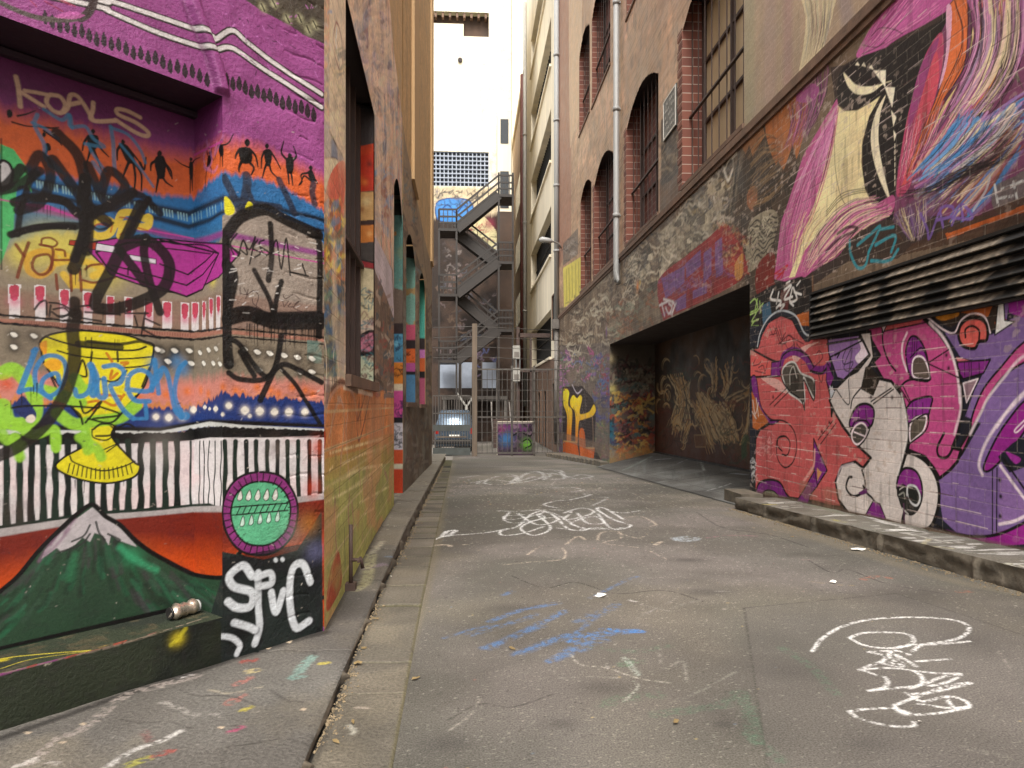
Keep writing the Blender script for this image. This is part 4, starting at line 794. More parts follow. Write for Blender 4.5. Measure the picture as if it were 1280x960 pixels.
# the red and violet painted patch
W.fl(rm('165,770 300,650 400,570 480,500 520,540 580,650 560,770 230,940 185,945'), (138, 42, 44), .95, True, mott=.25)
for q_ in ('180,760 290,700 290,780 200,860', '295,690 370,620 370,700 300,760', '380,640 420,610 420,740 380,790', '435,590 470,560 475,740 440,760', '240,870 300,830 300,900 250,920', '330,820 400,790 400,830 330,860'): W.fl(rm(q_), (112, 84, 140), .8, False, mott=.3)
W.scrib(rm('170,770 480,530 560,720 200,930'), 110, [(90, 30, 40), (150, 60, 60), (120, 90, 150), (70, 50, 90), (176, 150, 160)], (.8, 2), (5, 16), 27)
W.scrib(rm('470,490 590,560 580,760 500,700'), 70, [(150, 30, 26), (176, 60, 40), (60, 40, 34), (190, 160, 110), (90, 20, 20)], (1, 2.4), (6, 18), 28); W.fl(rm('530,700 570,640 570,740 540,770'), (196, 140, 70), .8)
for p in ('180,880 195,940', '170,890 210,870', '200,900 215,930 230,900 215,880', '235,870 225,930 250,880', '190,860 240,880 230,940'): W.st(rm(p), 3, (206, 200, 200), .95)
W.sp(797, 358, 7, (206, 120, 40), .9); W.sp(800, 353, 3.5, (226, 190, 80), .8); W.sp(760, 400, 9, (130, 80, 50), .6); W.scrib(m2('480,640 700,560 700,760 490,830'), 90, [(130, 96, 60), (96, 76, 56), (120, 130, 110), (150, 90, 60), (80, 70, 60)], (1, 2.6), (5, 14), 29, .75)
W.sp(758, 415, 8, (120, 80, 140), .6, .6)
# pier with many colours
W.fl(px('697,432 762,428 762,600 697,600'), (104, 92, 84), .9, False, mott=.4)
for x0_, y0_, x1_, y1_, cs, n_ in ((697, 440, 715, 500, [(140, 70, 140), (90, 60, 110), (200, 130, 170), (110, 130, 110)], 50), (697, 490, 706, 570, [(90, 70, 100), (70, 60, 80), (130, 90, 140)], 40), (715, 440, 745, 480, [(120, 110, 96), (170, 80, 130), (90, 80, 70), (150, 140, 120), (80, 110, 150)], 50), (742, 440, 765, 500, [(80, 110, 150), (60, 70, 130), (120, 90, 140), (150, 50, 60), (120, 120, 110)], 70), (742, 495, 765, 530, [(50, 54, 110), (80, 80, 140), (60, 60, 90)], 40), (742, 528, 765, 580, [(120, 130, 70), (70, 90, 80), (130, 80, 90), (90, 80, 70)], 50)):
    W.scrib(px(f'{x0_},{y0_} {x1_},{y0_} {x1_},{y1_} {x0_},{y1_}'), n_, cs, (1, 3), (4, 12), int(x0_+y0_), .85, .6)
W.fl(g2('80,280 240,270 330,380 350,520 340,760 390,860 210,860 80,820'), (40, 28, 30), .95, False)
W.fl(g2('90,310 115,290 138,325 130,420 162,470 155,640 150,720 118,720 120,520 92,420'), (206, 110, 30), 1, True, col2=(250, 222, 40))
W.fl(g2('145,380 170,340 200,365 225,340 242,370 222,480 250,490 300,470 335,415 352,470 320,520 250,545 215,570 208,720 186,720 186,500 150,440'), (206, 110, 30), 1, True, (60, 30, 20), 1.2, col2=(250, 212, 36))
W.fl(g2('88,715 200,725 218,835 88,812'), (186, 84, 26), 1, False); W.fl(g2('218,650 240,610 262,660 268,845 228,840'), (196, 92, 28), 1, True); W.fl(g2('270,765 342,770 332,852 268,852'), (190, 86, 26), 1, False)
for p in ('90,310 115,290 138,325 130,420 162,470 155,640 150,720', '118,720 120,520 92,420 90,310', '145,380 170,340 200,365 225,340 242,370 222,480 250,490 300,470 335,415 352,470 320,520 250,545 215,570 208,720', '186,720 186,500 150,440 145,380', '170,440 200,520 195,640', '120,440 135,560 135,700'): W.st(g2(p), 1.3, (40, 24, 20), .9)
W.st(g2('90,712 200,722'), 1.4, (236, 190, 120), .8); W.st(g2('270,765 340,770'), 1.4, (236, 190, 120), .8); W.st(g2('310,510 325,540 330,760'), 1.5, (220, 180, 140), .8)
W.st(g2('160,260 200,330 240,300'), 2, (190, 180, 190), .9); W.fl(g2('110,160 190,130 200,230 130,250'), (120, 104, 90), .8, False)
# ---- the tall figure and its streaming hair
W.fl(cat(r4('440,440 420,300 480,290 560,240 650,60 760,-60 1400,-400 1400,960'), r5('1400,60 900,180 500,270 340,380 200,430 170,360')), (58, 46, 42), 1, False, mott=.25)
W.fl(cat(r4('448,440 400,520 300,690 232,900'), r5('200,100 170,350 250,370 290,360 320,250 380,80 430,30'), r4('420,700 440,560 455,480')), (186, 90, 140), 1, False)
W.fl(cat(r4('1000,-60 1290,-60 1290,960 700,960 720,740 760,560 830,300')), (120, 62, 96), .8, False, mott=.3)
MG = (180, 84, 142)
W.fl(r4('535,245 590,140 640,70 720,-40 940,-60 960,20 860,95 720,170 640,230 580,250'), MG, 1, True, col2=(200, 104, 164))
bundle(W, r4('700,-60 620,80 540,240'), r4('960,0 820,110 600,245'), 50, [(210, 110, 170), (150, 50, 110), (226, 150, 190), (110, 40, 86)], (.8, 2.4), .7, 10)
for p in ('600,160 640,125 700,130 740,150', '560,200 620,210 660,190', '560,240 640,200 720,110 760,60'): W.st(r4(p), 1.2, K, .8)
CR_ = (234, 220, 168)
W.fl(cat(r4('452,470 480,495 540,492 600,452 640,428 592,515 562,620 556,720 572,840 612,925'), r5('600,20 540,60 480,40 430,70 380,130 300,230 262,340 236,345 290,200 330,60'), r4('390,800 430,640')), CR_, 1, False)
W.blotch((206, 170, 130), .3, 3, .6, 6, 13, r4('440,480 600,900'))
W.fl(r4('478,300 560,250 700,200 900,100 965,30 900,170 830,260 790,400 752,560 720,720 702,830 696,975 640,975 592,880 566,780 560,650 592,520 655,415 600,455 540,488 490,492 458,465 448,400 456,340'), (28, 23, 24), 1, False)
W.fl(r4('478,325 500,385 540,418 600,412 655,372 690,360 600,385 535,378 500,345'), (236, 224, 186), 1, True)
W.fl(r4('664,425 622,500 600,600 610,700 640,800 684,890 664,800 642,700 632,600 642,500'), (234, 222, 190), 1, True)
for p in ('612,315 665,313 663,385', '662,388 706,390 694,475', '690,492 712,522 700,560', '700,580 712,600 704,625'): W.fl(r4(p), (236, 226, 200), 1, False)
for p in ('560,290 568,278 576,296', '590,300 602,290 610,308', '530,288 540,276 548,290'): W.fl(r4(p), (226, 216, 190), 1, False)
for y_ in range(640, 830, 28): W.st(r4(f'706,{y_} 706,{y_+16}'), 1.6, (226, 216, 190), .9, smooth=False)
W.st(r4('445,470 438,620 445,780 480,900 560,960'), 1.2, (60, 40, 44), .8)
for p, w_, c in (('455,480 430,650 385,830 330,990', 3, (196, 120, 130)), ('440,560 400,740 350,900 320,990', 2.4, (120, 50, 80)), ('420,640 380,800 340,940', 2, (240, 210, 170))): W.st(r4(p), w_, c, .9)
bundle(W, cat(r4('450,450 330,690 240,900'), r5('190,200 175,340')), cat(r4('455,500 420,660 380,820'), r5('320,140 270,340')), 60, [(214, 120, 170), (150, 60, 110), (226, 160, 190), (120, 44, 90), (200, 100, 150)], (.8, 2.6), .75, 14)
bundle(W, r5('290,40 250,180 240,330'), r5('460,20 340,150 270,345'), 26, [(238, 220, 170), (200, 150, 150), (110, 60, 70), (220, 180, 130)], (.8, 2.4), .85, 15)
# strands of pink and cream sweeping under the figure
W.fl(r5('700,-20 620,20 520,40 420,110 330,250 290,350 360,300 450,250 520,160 600,110 690,60'), (176, 84, 130), 1, True)
bundle(W, r5('620,-20 480,20 360,150 280,345'), r5('720,60 580,120 450,240 330,330'), 80, [(206, 110, 160), (232, 206, 170), (120, 50, 90), (226, 150, 180), (60, 36, 44), (236, 220, 180)], (.8, 3), .85, 16)
W.st(r5('450,150 500,120 540,130 460,170 400,230'), 4, K, .8)
for sd_ in range(3): W.st(r4(f'400,{960-sd_*10} 470,{885-sd_*12} 560,{855-sd_*8} 650,{860-sd_*14}'), 1.2, K, .8)
# hair on the right: big ribbons
W.fl(e8('330,140 262,240 205,430 168,600 140,830 195,800 230,650 290,470 325,330 340,230'), (178, 70, 104), 1, True); W.fl(e8('320,160 250,270 205,430 190,560 240,430 290,280'), (150, 66, 118), 1, True)
W.fl(e8('310,220 270,330 230,480 200,640 170,760 215,720 280,500 320,340'), (206, 80, 96), .9, True)
W.fl(e8('356,40 430,-30 446,80 432,270 380,370 335,440 300,570 240,660 180,760 250,560 310,420 345,300 362,160'), (212, 110, 62), 1, True, (60, 34, 40), 1.6); W.fl(e8('352,40 375,30 372,160 350,300 320,380 352,220'), (222, 170, 196), .9, True)
W.fl(e8('340,430 310,540 250,640 190,740 160,800 230,740 300,640 350,520'), (206, 84, 84), .9, True)
W.fl(e8('470,110 520,140 515,230 480,330 400,430 330,530 260,640 330,470 420,330 450,240'), (226, 200, 140), .95, True, (70, 40, 50), 1.2)
W.fl(e8('440,0 520,-20 600,60 640,200 600,330 560,420 500,500 520,300 500,120'), (168, 92, 140), .9, True); W.fl(e8('600,-40 686,-40 690,200 640,300 650,150'), (176, 106, 160), .9, True)
bundle(W, e8('440,-40 470,150 420,330 300,560 150,800'), e8('690,-60 650,220 600,380 430,560 230,800'), 95, [(196, 110, 160), (150, 76, 126), (226, 200, 150), (110, 60, 100), (206, 90, 100), (170, 130, 150), (216, 140, 90), (90, 60, 70)], (2.5, 8), .95, 17)
bundle(W, e8('380,-40 420,180 330,400 200,700'), e8('690,-60 690,200 600,420 420,640'), 60, [K, (40, 28, 34), (60, 36, 46)], (.8, 2.2), .9, 18)
bundle(W, e8('500,60 560,200 600,330'), e8('640,40 640,250 690,400'), 26, [(70, 64, 58), (130, 120, 104), K], (2, 5), .8, 19)
bundle(W, e8('686,390 560,480 440,560 330,690 170,810'), e8('700,560 570,640 470,730 360,830 220,960'), 80, [(70, 130, 180), (56, 106, 160), (110, 160, 200), (150, 110, 170), (226, 210, 170), (90, 70, 110), (190, 120, 160)], (3, 8), .95, 20)
bundle(W, e8('420,470 370,560 300,650 200,760'), e8('520,470 450,590 380,690 280,760'), 40, [(60, 130, 186), (84, 150, 200), (130, 150, 196), (170, 110, 150)], (3, 9), .95, 21)
bundle(W, e8('690,460 560,620 440,740 250,960'), e8('690,640 620,740 560,840 420,980'), 60, [(150, 90, 110), (206, 180, 140), (90, 60, 60), (150, 84, 50), (70, 120, 170), (120, 90, 130)], (2.5, 7), .9, 22)
bundle(W, e8('690,380 540,560 380,700 160,820'), e8('690,640 560,720 440,800 260,940'), 40, [K, (40, 30, 34), (70, 44, 56)], (.8, 1.8), .9, 23)
bundle(W, e8('140,820 280,800 420,720 560,670 690,520'), e8('160,860 300,830 440,760 600,690 690,580'), 22, [K, (40, 30, 34)], (.9, 1.8), .9, 24)
bundle(W, e8('190,520 170,640 150,790'), e8('360,420 300,600 210,780'), 50, [(80, 30, 60), (210, 110, 150), (60, 26, 40), (226, 170, 180)], (.8, 1.8), .8, 25)
bundle(W, e8('470,-40 480,150 430,330 330,520'), e8('690,-60 670,220 600,380 450,540'), 30, [(214, 150, 190), (232, 212, 170), (196, 130, 176), (226, 170, 190), (170, 140, 170)], (4, 10), .95, 117)
bundle(W, e8('470,-40 480,150 430,330 300,560'), e8('690,-60 670,220 600,380 430,580'), 34, [K, (40, 28, 34)], (1, 2), .95, 118)
bundle(W, e8('380,520 300,640 170,790'), e8('690,440 560,600 330,780'), 24, [(96, 156, 206), (70, 132, 188), (226, 206, 176), (190, 140, 180)], (4, 9), .95, 119)
bundle(W, e8('380,520 300,640 170,790'), e8('690,440 560,600 330,780'), 30, [K, (30, 30, 44)], (1, 1.8), .95, 120)
bundle(W, r4('450,470 330,690 250,880'), r4('450,500 410,660 370,820'), 14, [(226, 160, 196), (206, 120, 170)], (3, 7), .8, 121)
W.fl(e8('150,900 300,820 330,870 250,960 130,960'), (96, 70, 90), .6, True)
W.st(e8('470,900 520,820 540,760'), 4, (170, 166, 170), .8)
W.fl(e8('560,800 640,760 690,740 690,900 600,930 550,880'), (98, 92, 88), .85, True); 
for p in ('590,810 650,790', '630,800 690,770', '580,850 640,840', '560,790 575,880', '640,780 660,870'): W.st(e8(p), 3.4, (196, 194, 190), .9, rough=.2)
# brown ground between the hair and the vent
W.fl(r5('700,120 760,200 820,180 1000,100 1290,-20 1290,120 760,240 700,250'), (70, 48, 36), .9, False, mott=.35)
W.fl(r5('930,150 1050,110 1290,20 1290,50 1100,110 940,175'), (176, 86, 36), .9, False, mott=.3); W.fl(r5('490,190 560,130 640,140 700,90 720,170 780,200 720,260 620,280 540,290 480,260'), (56, 44, 38), .9, False)
bundle(W, r5('690,60 730,130 780,190'), r5('860,-20 850,90 820,190'), 46, [(150, 120, 150), (206, 190, 150), (90, 70, 100), (130, 100, 70), (110, 70, 130)], (1, 2.4), .8, 26)
for p, w_ in (('820,60 850,130 860,170 900,60', 4), ('890,90 960,70 960,30 910,40 920,120', 4), ('960,80 1050,80 1000,20 960,110', 4), ('1000,30 1010,90', 4)): W.st(r5(p), w_, (112, 84, 150), .9)
for p, w_ in (('505,180 510,240 540,300 575,290 590,230', 4.5), ('540,200 600,150 640,120 590,230', 4.5), ('620,200 690,160 710,170 690,230', 4.5), ('600,270 680,270 720,220', 4.5), ('640,130 700,120', 4)): W.st(r5(p), w_, (50, 134, 146), .92, 1.4)
# dark corner with white tag
W.fl(r5('60,440 160,380 290,340 345,360 350,600 300,640 250,560 120,560 60,660'), (32, 26, 24), 1, False, mott=.3)
W.fl(r5('115,470 150,450 160,520 120,560'), (60, 96, 120), .9, False); W.fl(r5('200,400 240,390 230,500 190,510'), (96, 30, 30), .8, False); W.fl(r5('255,520 340,500 345,600 310,620 270,560'), (186, 98, 36), .95, True); W.st(r5('340,340 345,560'), 4, (120, 84, 56), .8)
for p, w_ in (('165,400 155,440 200,450 180,480', 3.4), ('190,410 180,460', 3), ('215,400 245,380 215,440 250,430', 3.4), ('250,390 240,450 270,440 255,390', 3), ('260,410 290,420', 3), ('240,455 255,470', 3), ('195,470 215,465 200,485', 3), ('225,370 240,360', 2.4), ('270,380 285,360', 2.4)): W.st(r5(p), w_, (226, 222, 216), .97)
for p in ('170,330 230,290 180,350', '190,345 215,310 200,350', '180,330 210,325'): W.st(r5(p), 2.2, (190, 30, 30), .9)
for p in ('60,460 85,440 95,480 65,500', '95,440 85,500 120,460', '62,510 90,500 70,540 100,530', '80,540 70,560 100,560', '105,450 110,500'): W.st(r5(p), 2, (170, 206, 110), .95)
# ---- the lettering piece below the vent
RED = (192, 88, 88); PLUM = (118, 32, 118); LIL = (124, 96, 150); PNK = (186, 74, 130); GRY = (208, 198, 192); NAV = (26, 28, 40); HI = (238, 220, 224)
W.fl(cat(r5('60,560 340,560 900,520 1400,380'), r6('1400,900 900,760 60,610')), NAV, 1, False)
W.fl(cat(r5('1180,450 1215,450 1200,540 1400,460'), r6('1400,740 1200,790 1090,790 980,765 920,710 895,540 950,500 1010,420 1090,280'), r5('1020,960 1060,850 1135,700 1080,715 1000,700 950,620 930,590 980,600 1100,610 1180,585')), LIL, 1, False, mott=.06)
W.fl(r5('1400,420 1210,450 1215,500 1270,520 1400,480'), (146, 40, 140), 1, False)
W.fl(cat(r5('1400,560 1270,640 1180,740 1100,840 1050,960'), r6('1040,330 1000,420 940,490 990,400 1080,250 1150,120 1230,40 1400,-60')), PNK, 1, True, K, 3)
W.st(cat(r5('1400,640 1270,700 1190,790 1120,880'), r6('1090,230 1040,330')), 4, HI, .7, 2.4)
W.st(r6('1280,150 1180,260 1110,370 1080,460 1095,510'), 4.5, HI, .75, 3); W.st(r6('1400,40 1240,180 1160,300'), 3, HI, .6, 2)
W.fl(r6('1290,180 1200,280 1140,380 1100,480 1130,490 1200,420 1290,300'), (140, 34, 128), 1, True, K, 3); W.fl(r6('1300,330 1230,370 1165,430 1215,500 1300,470'), NAV, 1, False); W.fl(r6('1200,410 1240,460 1265,440 1220,415'), (150, 44, 140), 1, True); W.st(r6('1290,260 1240,310 1250,320 1290,280'), 2, HI, .8)
W.st(r6('1140,490 1140,770'), 2, K, 1); W.st(r6('1160,480 1158,770'), 2, K, 1); W.fl(r6('1170,470 1300,660 1300,700 1170,730'), (138, 104, 160), 1, False); W.st(r6('1175,470 1240,560 1300,640'), 4, HI, .85, 1.6); W.st(r6('1170,730 1240,715 1310,680'), 4, HI, .85, 1.6); W.st(r6('1190,440 1300,600'), 3, K)
for x_, y_ in ((1172, 533), (1176, 606), (1174, 694)): W.sp(*r6(f'{x_},{y_}')[0], 3, K, 1); W.sp(*r6(f'{x_},{y_}')[0], 2, K, 1)
W.fl(r6('900,745 1000,775 1100,790 1300,720 1400,690 1400,860 1200,830 1000,790'), (150, 36, 134), 1, False); W.st(r6('890,735 960,770 1080,785 1180,770 1300,715 1400,680'), 4, K, 1); W.fl(r6('1400,800 1280,820 1150,830 1290,860'), NAV, 1, False)
# scroll and horns above
W.fl(r5('880,520 990,490 1120,460 1175,455 1180,540 1120,600 960,580'), (52, 40, 34), 1, False); W.fl(r5('890,515 980,495 985,515 920,535'), (200, 130, 40), 1, True); W.fl(r5('1000,500 1140,470 1120,520 1060,510'), (180, 92, 40), .9, False); W.fl(r5('1150,545 1200,530 1170,580'), (190, 90, 40), 1, False)
W.fl(r5('1165,455 1190,450 1195,535 1240,540 1150,600'), (232, 230, 226), 1, False, K, 2); W.st(r5('860,530 920,570 965,575 1000,540'), 7, NAV, 1); W.st(r5('850,520 920,575 970,590 1000,535 1050,505 1105,520 1130,590'), 2.4, HI, .9)
W.fl(r5('1050,525 1090,530 1115,560 1115,620 1080,630 1060,660 1010,650 990,610 995,565 1020,535'), (214, 96, 88), 1, True, K, 4.5); W.st(r5('1020,610 1020,575 1050,560 1080,580 1080,620'), 3, K, 1)
W.fl(r5('980,700 1060,720 1050,725 985,715'), (210, 110, 120), 1, False); W.fl(r5('985,720 1130,710 1100,770 1010,795 985,760'), (128, 40, 128), 1, False, K, 2.4)
for x_ in (1015, 1035, 1045, 1080): W.st(r5(f'{x_},722 {x_+2},785'), 1.2, K)
W.fl(r5('1010,815 1075,795 1025,900'), (150, 120, 130), 1, False, HI, 2)
# pink letter
W.fl(cat(r5('585,575 620,590 650,560 720,548 830,525 900,590 955,670 990,760 1005,870 1002,960'), r6('1004,240 985,330 960,390 1000,400 985,450 950,490 905,525 880,480 840,430 765,400 775,330 765,250 735,150 690,95'), r5('655,800 610,720 640,690 600,620')), PNK, 1, False, K, 4.5, mott=.06)
W.fl(r5('610,565 830,530 820,545 620,590'), (214, 96, 100), 1, False); W.st(r5('615,592 840,545'), 2, K); W.fl(r5('590,570 640,560 655,600 640,640 610,600'), (170, 60, 110), 1, False); W.fl(r5('645,560 670,555 655,590'), HI, 1, False, K, 2)
W.st(r5('860,545 920,610 960,690 985,790 995,900'), 4, HI, .85, 2); W.st(r6('995,120 998,220 970,330'), 4, HI, .7, 2.4)
W.st(r5('650,580 655,650 680,720 710,760'), 3, K); W.st(r5('760,590 740,640 740,700 760,760'), 3.4, HI, .8, 1.6)
W.fl(r5('755,690 765,630 785,605 815,620 845,680 860,770 858,800 780,790'), (128, 36, 128), 1, True, K, 3); W.fl(r5('785,720 805,695 835,705 858,760 855,795 790,785'), (86, 74, 66), 1, True, HI, 2.6); W.st(r5('775,700 830,660 860,800 770,790'), 2, K)
for x_ in (785, 795, 805): W.st(r5(f'{x_},615 {x_-4},690'), 1.2, K)
W.st(r5('720,840 770,800 860,800'), 3, K); W.st(r5('860,720 945,665'), 2, K); W.st(r5('860,730 990,790'), 2, K); W.sp(*r5('935,690')[0], 3, K, 1); W.sp(*r5('945,748')[0], 3, K, 1)
W.fl(r6('755,235 775,190 815,170 870,165 865,210 845,270 820,250 790,260 770,290'), (128, 36, 128), 1, True, K, 3); W.fl(r6('775,290 800,258 845,250 835,310 800,345 775,360'), (84, 76, 66), 1, True, HI, 2.6); W.st(r6('770,280 850,240 845,310 775,370'), 2.4, K)
for x_ in (785, 800, 830): W.st(r6(f'{x_},190 {x_},250'), 1.2, K)
W.st(r6('925,325 895,390 905,430 945,425 985,340'), 4, K); W.st(r6('715,110 740,140 770,190'), 2, K); W.st(r6('740,110 775,185'), 2, K); W.sp(*r6('750,165')[0], 2.6, K, 1)
# red letter
W.fl(cat(r5('62,660 98,655 112,600 145,540 200,510 250,530 280,590 310,625 345,600 350,612 408,612 418,700 402,800 420,870 425,960'), r6('432,205 470,290 530,370 600,435 565,480 520,460 470,480 445,540 450,600 470,655 420,650 340,628 80,590 88,350 105,310 160,275 110,220 78,140 62,70')), RED, 1, False, K, 4, mott=.07)
W.st(r5('100,640 115,590 150,530 200,500 255,520 290,590 320,620 345,590'), 7, NAV, 1); W.st(r5('95,650 108,590 145,525 200,492 265,515 300,585 325,600 345,570'), 2.4, (190, 196, 200), .95)
W.st(cat(r5('350,900 400,880'), r6('430,170 425,190')), 1, HI, .2); W.fl(r5('250,690 300,650 370,630 320,660 270,720'), (232, 190, 180), .8, True); W.fl(r5('110,790 190,800 230,860 180,840'), (232, 190, 180), .7, True); W.fl(r5('66,665 155,720 155,785 66,790'), (208, 92, 88), 1, False); W.st(r5('62,660 160,712 200,720'), 3, K); W.st(r5('62,788 195,782'), 3, K); W.fl(r5('158,722 200,715 200,782 155,785'), PLUM, 1, False, K, 1.6)
W.st(r5('200,730 215,690 260,672 310,700 340,750 390,755 410,735'), 11, PLUM, 1); W.st(r5('195,740 210,690 260,665 315,690 345,740'), 2.6, K); W.st(r5('330,760 380,770 412,735'), 3.4, K)
W.fl(r5('205,770 225,730 260,722 290,770 345,800 348,880 320,830 300,790 305,900 270,880 230,850'), (78, 70, 62), 1, True, (206, 206, 200), 2.4); W.st(r5('195,760 210,810 240,850 290,890 305,930 300,800 345,890 350,800'), 2.6, K); W.fl(r5('240,760 275,770 280,850 245,840'), (52, 46, 40), 1, True); W.st(r5('240,820 240,770 255,740 270,790'), 1.6, (190, 186, 176))
W.fl(r6('68,80 90,80 110,200 150,260 190,270 150,285 110,230 75,150'), PLUM, 1, True, K, 2); W.fl(r6('70,140 110,220 145,275 95,310 75,300'), (180, 96, 40), 1, False)
for p in ('75,180 85,240 100,190', '90,170 100,250', '72,230 90,260'): W.st(r6(p), 2, (216, 206, 196), .9)
W.st(r6('150,200 230,120'), 1.6, K); W.st(r6('170,205 245,130'), 1.6, K); W.st(r6('365,355 430,270'), 1.6, K); W.st(r6('375,375 445,280'), 1.6, K)
for x_, y_ in ((178, 135), (165, 165), (415, 278), (382, 318)): W.sp(*r6(f'{x_},{y_}')[0], 2.6, K, 1)
W.st(r6('205,405 185,380 190,345 220,340 240,370 230,420 205,420'), 2.4, K); W.st(r6('150,270 210,270 255,310 270,380 255,450 220,478 190,450 180,400 185,350 215,338'), 2, K)
W.fl(r6('345,350 405,490 360,560 345,480'), PLUM, 1, False, K, 2.4); W.fl(r6('360,480 380,500 362,535'), (200, 140, 90), 1, False); W.fl(r6('268,630 300,580 350,490 362,560 330,600 320,640'), PLUM, 1, False, K, 2); W.st(r6('350,400 345,470 320,510 300,540'), 4, (226, 160, 150), .8, 2)
W.fl(r6('90,580 105,545 150,532 195,545 220,590 228,615 90,595'), PLUM, 1, True, K, 3); W.fl(r6('120,590 140,578 170,585 185,608 125,600'), (120, 120, 96), 1, True, K, 1.6)
for p, w_ in (('165,560 180,590 150,600', 1.2), ('180,590 200,640 240,620', 1.6), ('190,560 215,640 230,600', 1.4), ('210,600 230,660 260,640', 1.2)): W.st(r5(p), w_, (70, 24, 30), .9)
for p in ('148,560 165,600 180,570 200,620 220,590', '190,640 240,600 260,650 250,670', '230,600 300,640', '270,640 310,690', '355,690 370,670 385,700 350,740 330,760', '360,760 380,810 390,740', '85,710 75,735 100,730 110,720', '100,745 120,735 130,760 145,700', '85,760 130,770'): W.st(r5(p), 1.5, (60, 20, 28), .9)
W.scrib(r6('95,310 170,320 165,420 95,420'), 22, [(226, 150, 146), (232, 190, 186)], (.8, 1.2), (4, 9), 61, .7)
# lilac wedge
W.fl(r5('408,618 545,600 590,685 480,800 450,790 412,680'), (146, 110, 166), 1, False, K, 2.6); W.fl(r5('540,610 592,685 550,725 530,700 555,660'), (236, 220, 230), 1, True); W.st(r5('405,640 550,615'), 3, K); W.st(r5('415,700 560,625'), 2.4, K); W.st(r5('480,800 592,690'), 4, K); W.fl(r5('405,720 435,790 415,840 400,800'), PLUM, 1, False, K, 1.6)
W.st(r5('490,660 475,700 480,730 520,720 500,760 480,740 515,660 500,780'), 1.6, K, .9); W.st(r5('440,690 460,680 450,700'), 2.6, K); W.st(r5('500,780 480,800 500,820 525,800'), 1.5, K, .8)
# white letter
W.fl(cat(r5('548,590 598,585 612,700 590,740 640,795'), r6('690,95 735,155 760,250 765,350 745,440 720,520 720,600 748,660 745,735 640,705 500,680 455,620 442,540 470,470 530,452 565,480 600,435 540,380 480,300 440,235 415,180 440,130 500,70'), r5('540,760 595,690')), GRY, 1, False, K, 4, mott=.08)
W.fl(cat(r6('765,412 830,440 880,500 903,580 892,680 850,752 745,735 752,650 722,590 726,520 745,450')), (214, 204, 198), 1, True, K, 5.5)
W.st(r6('440,560 460,630 510,675 560,670'), 1, K, .2); W.st(r6('560,490 575,550 560,590 520,605 490,570 500,525 515,520'), 3.6, K); W.st(r6('565,560 580,590 610,620 650,690'), 3.4, K); W.fl(r6('575,690 610,625 640,640 668,712'), PLUM, 1, False, K, 2); W.fl(r6('545,590 580,570 585,590 560,600'), (90, 30, 90), 1, False)
W.fl(r5('575,745 590,735 640,795 610,870 555,840'), (36, 28, 20), 1, False); W.st(r6('600,185 690,125'), 2, K); W.st(r6('610,195 700,130'), 2, K); W.sp(*r6('600,165')[0], 3, K, 1); W.sp(*r6('694,167')[0], 3, K, 1)
W.st(r5('430,820 500,910 500,800'), 1.8, K); W.st(r5('510,925 520,880 560,830'), 2.4, K); W.fl(r5('415,850 430,820 435,860 420,890'), (190, 196, 200), .9, False, K, 1.6); W.fl(r6('420,150 415,110 440,140'), (200, 200, 206), .9, False)
W.fl(r6('510,300 512,250 540,205 580,195 610,215 612,260 590,300'), (128, 36, 128), 1, True, K, 3.4); W.fl(r6('515,330 530,295 560,280 582,305 570,350 540,375 520,360'), (70, 66, 60), 1, True, HI, 2.6); W.st(r6('508,320 530,275 575,270 595,300 575,350 545,385'), 2.6, K); W.st(r6('525,320 575,340'), 2, HI); W.st(r6('545,215 545,270'), 1.4, K); W.st(r6('575,210 580,270'), 1.4, K)
W.fl(r6('715,570 725,510 755,480 800,495 825,550 825,620 800,670 780,640 750,560'), (134, 40, 130), 1, True, K, 3.4); W.fl(r6('722,600 745,570 790,560 820,600 810,660 780,688 745,670'), (36, 36, 34), 1, True, K, 2); W.st(r6('760,600 765,560 800,565 818,610 805,645 780,635 765,600'), 3, (206, 206, 206), 1); W.fl(r6('768,585 790,580 805,620 790,635 770,615'), (24, 30, 28), 1, True); W.st(r6('725,600 745,590 750,615'), 2, (150, 150, 140)); W.st(r6('740,660 765,685'), 2, (190, 186, 180)); W.st(r6('745,640 750,740'), 2.4, (90, 50, 80))
W.st(r6('735,150 755,250 760,340 740,430 718,510'), 3, (236, 230, 224), .7, 2); W.st(r6('450,540 465,480 520,460'), 3, HI, .5, 2)
W.blotch((150, 110, 90), .5, 5, .6, 8, 15, px('1000,600 1060,660')); W.fl(r6('330,620 460,640 470,670 400,660'), (112, 84, 66), .5, True)
W.band(px('938,611 1249,678 1400,712'), px('938,640 1400,760'), (120, 100, 84), .55, 4, 1)
W.fl(n1('68,190 95,190 100,520 68,520'), (36, 34, 34), 1, False); W.scrib(n1('70,190 92,190 92,460 70,460'), 10, [(206, 206, 206)], (1, 1.8), (3, 7), 66)
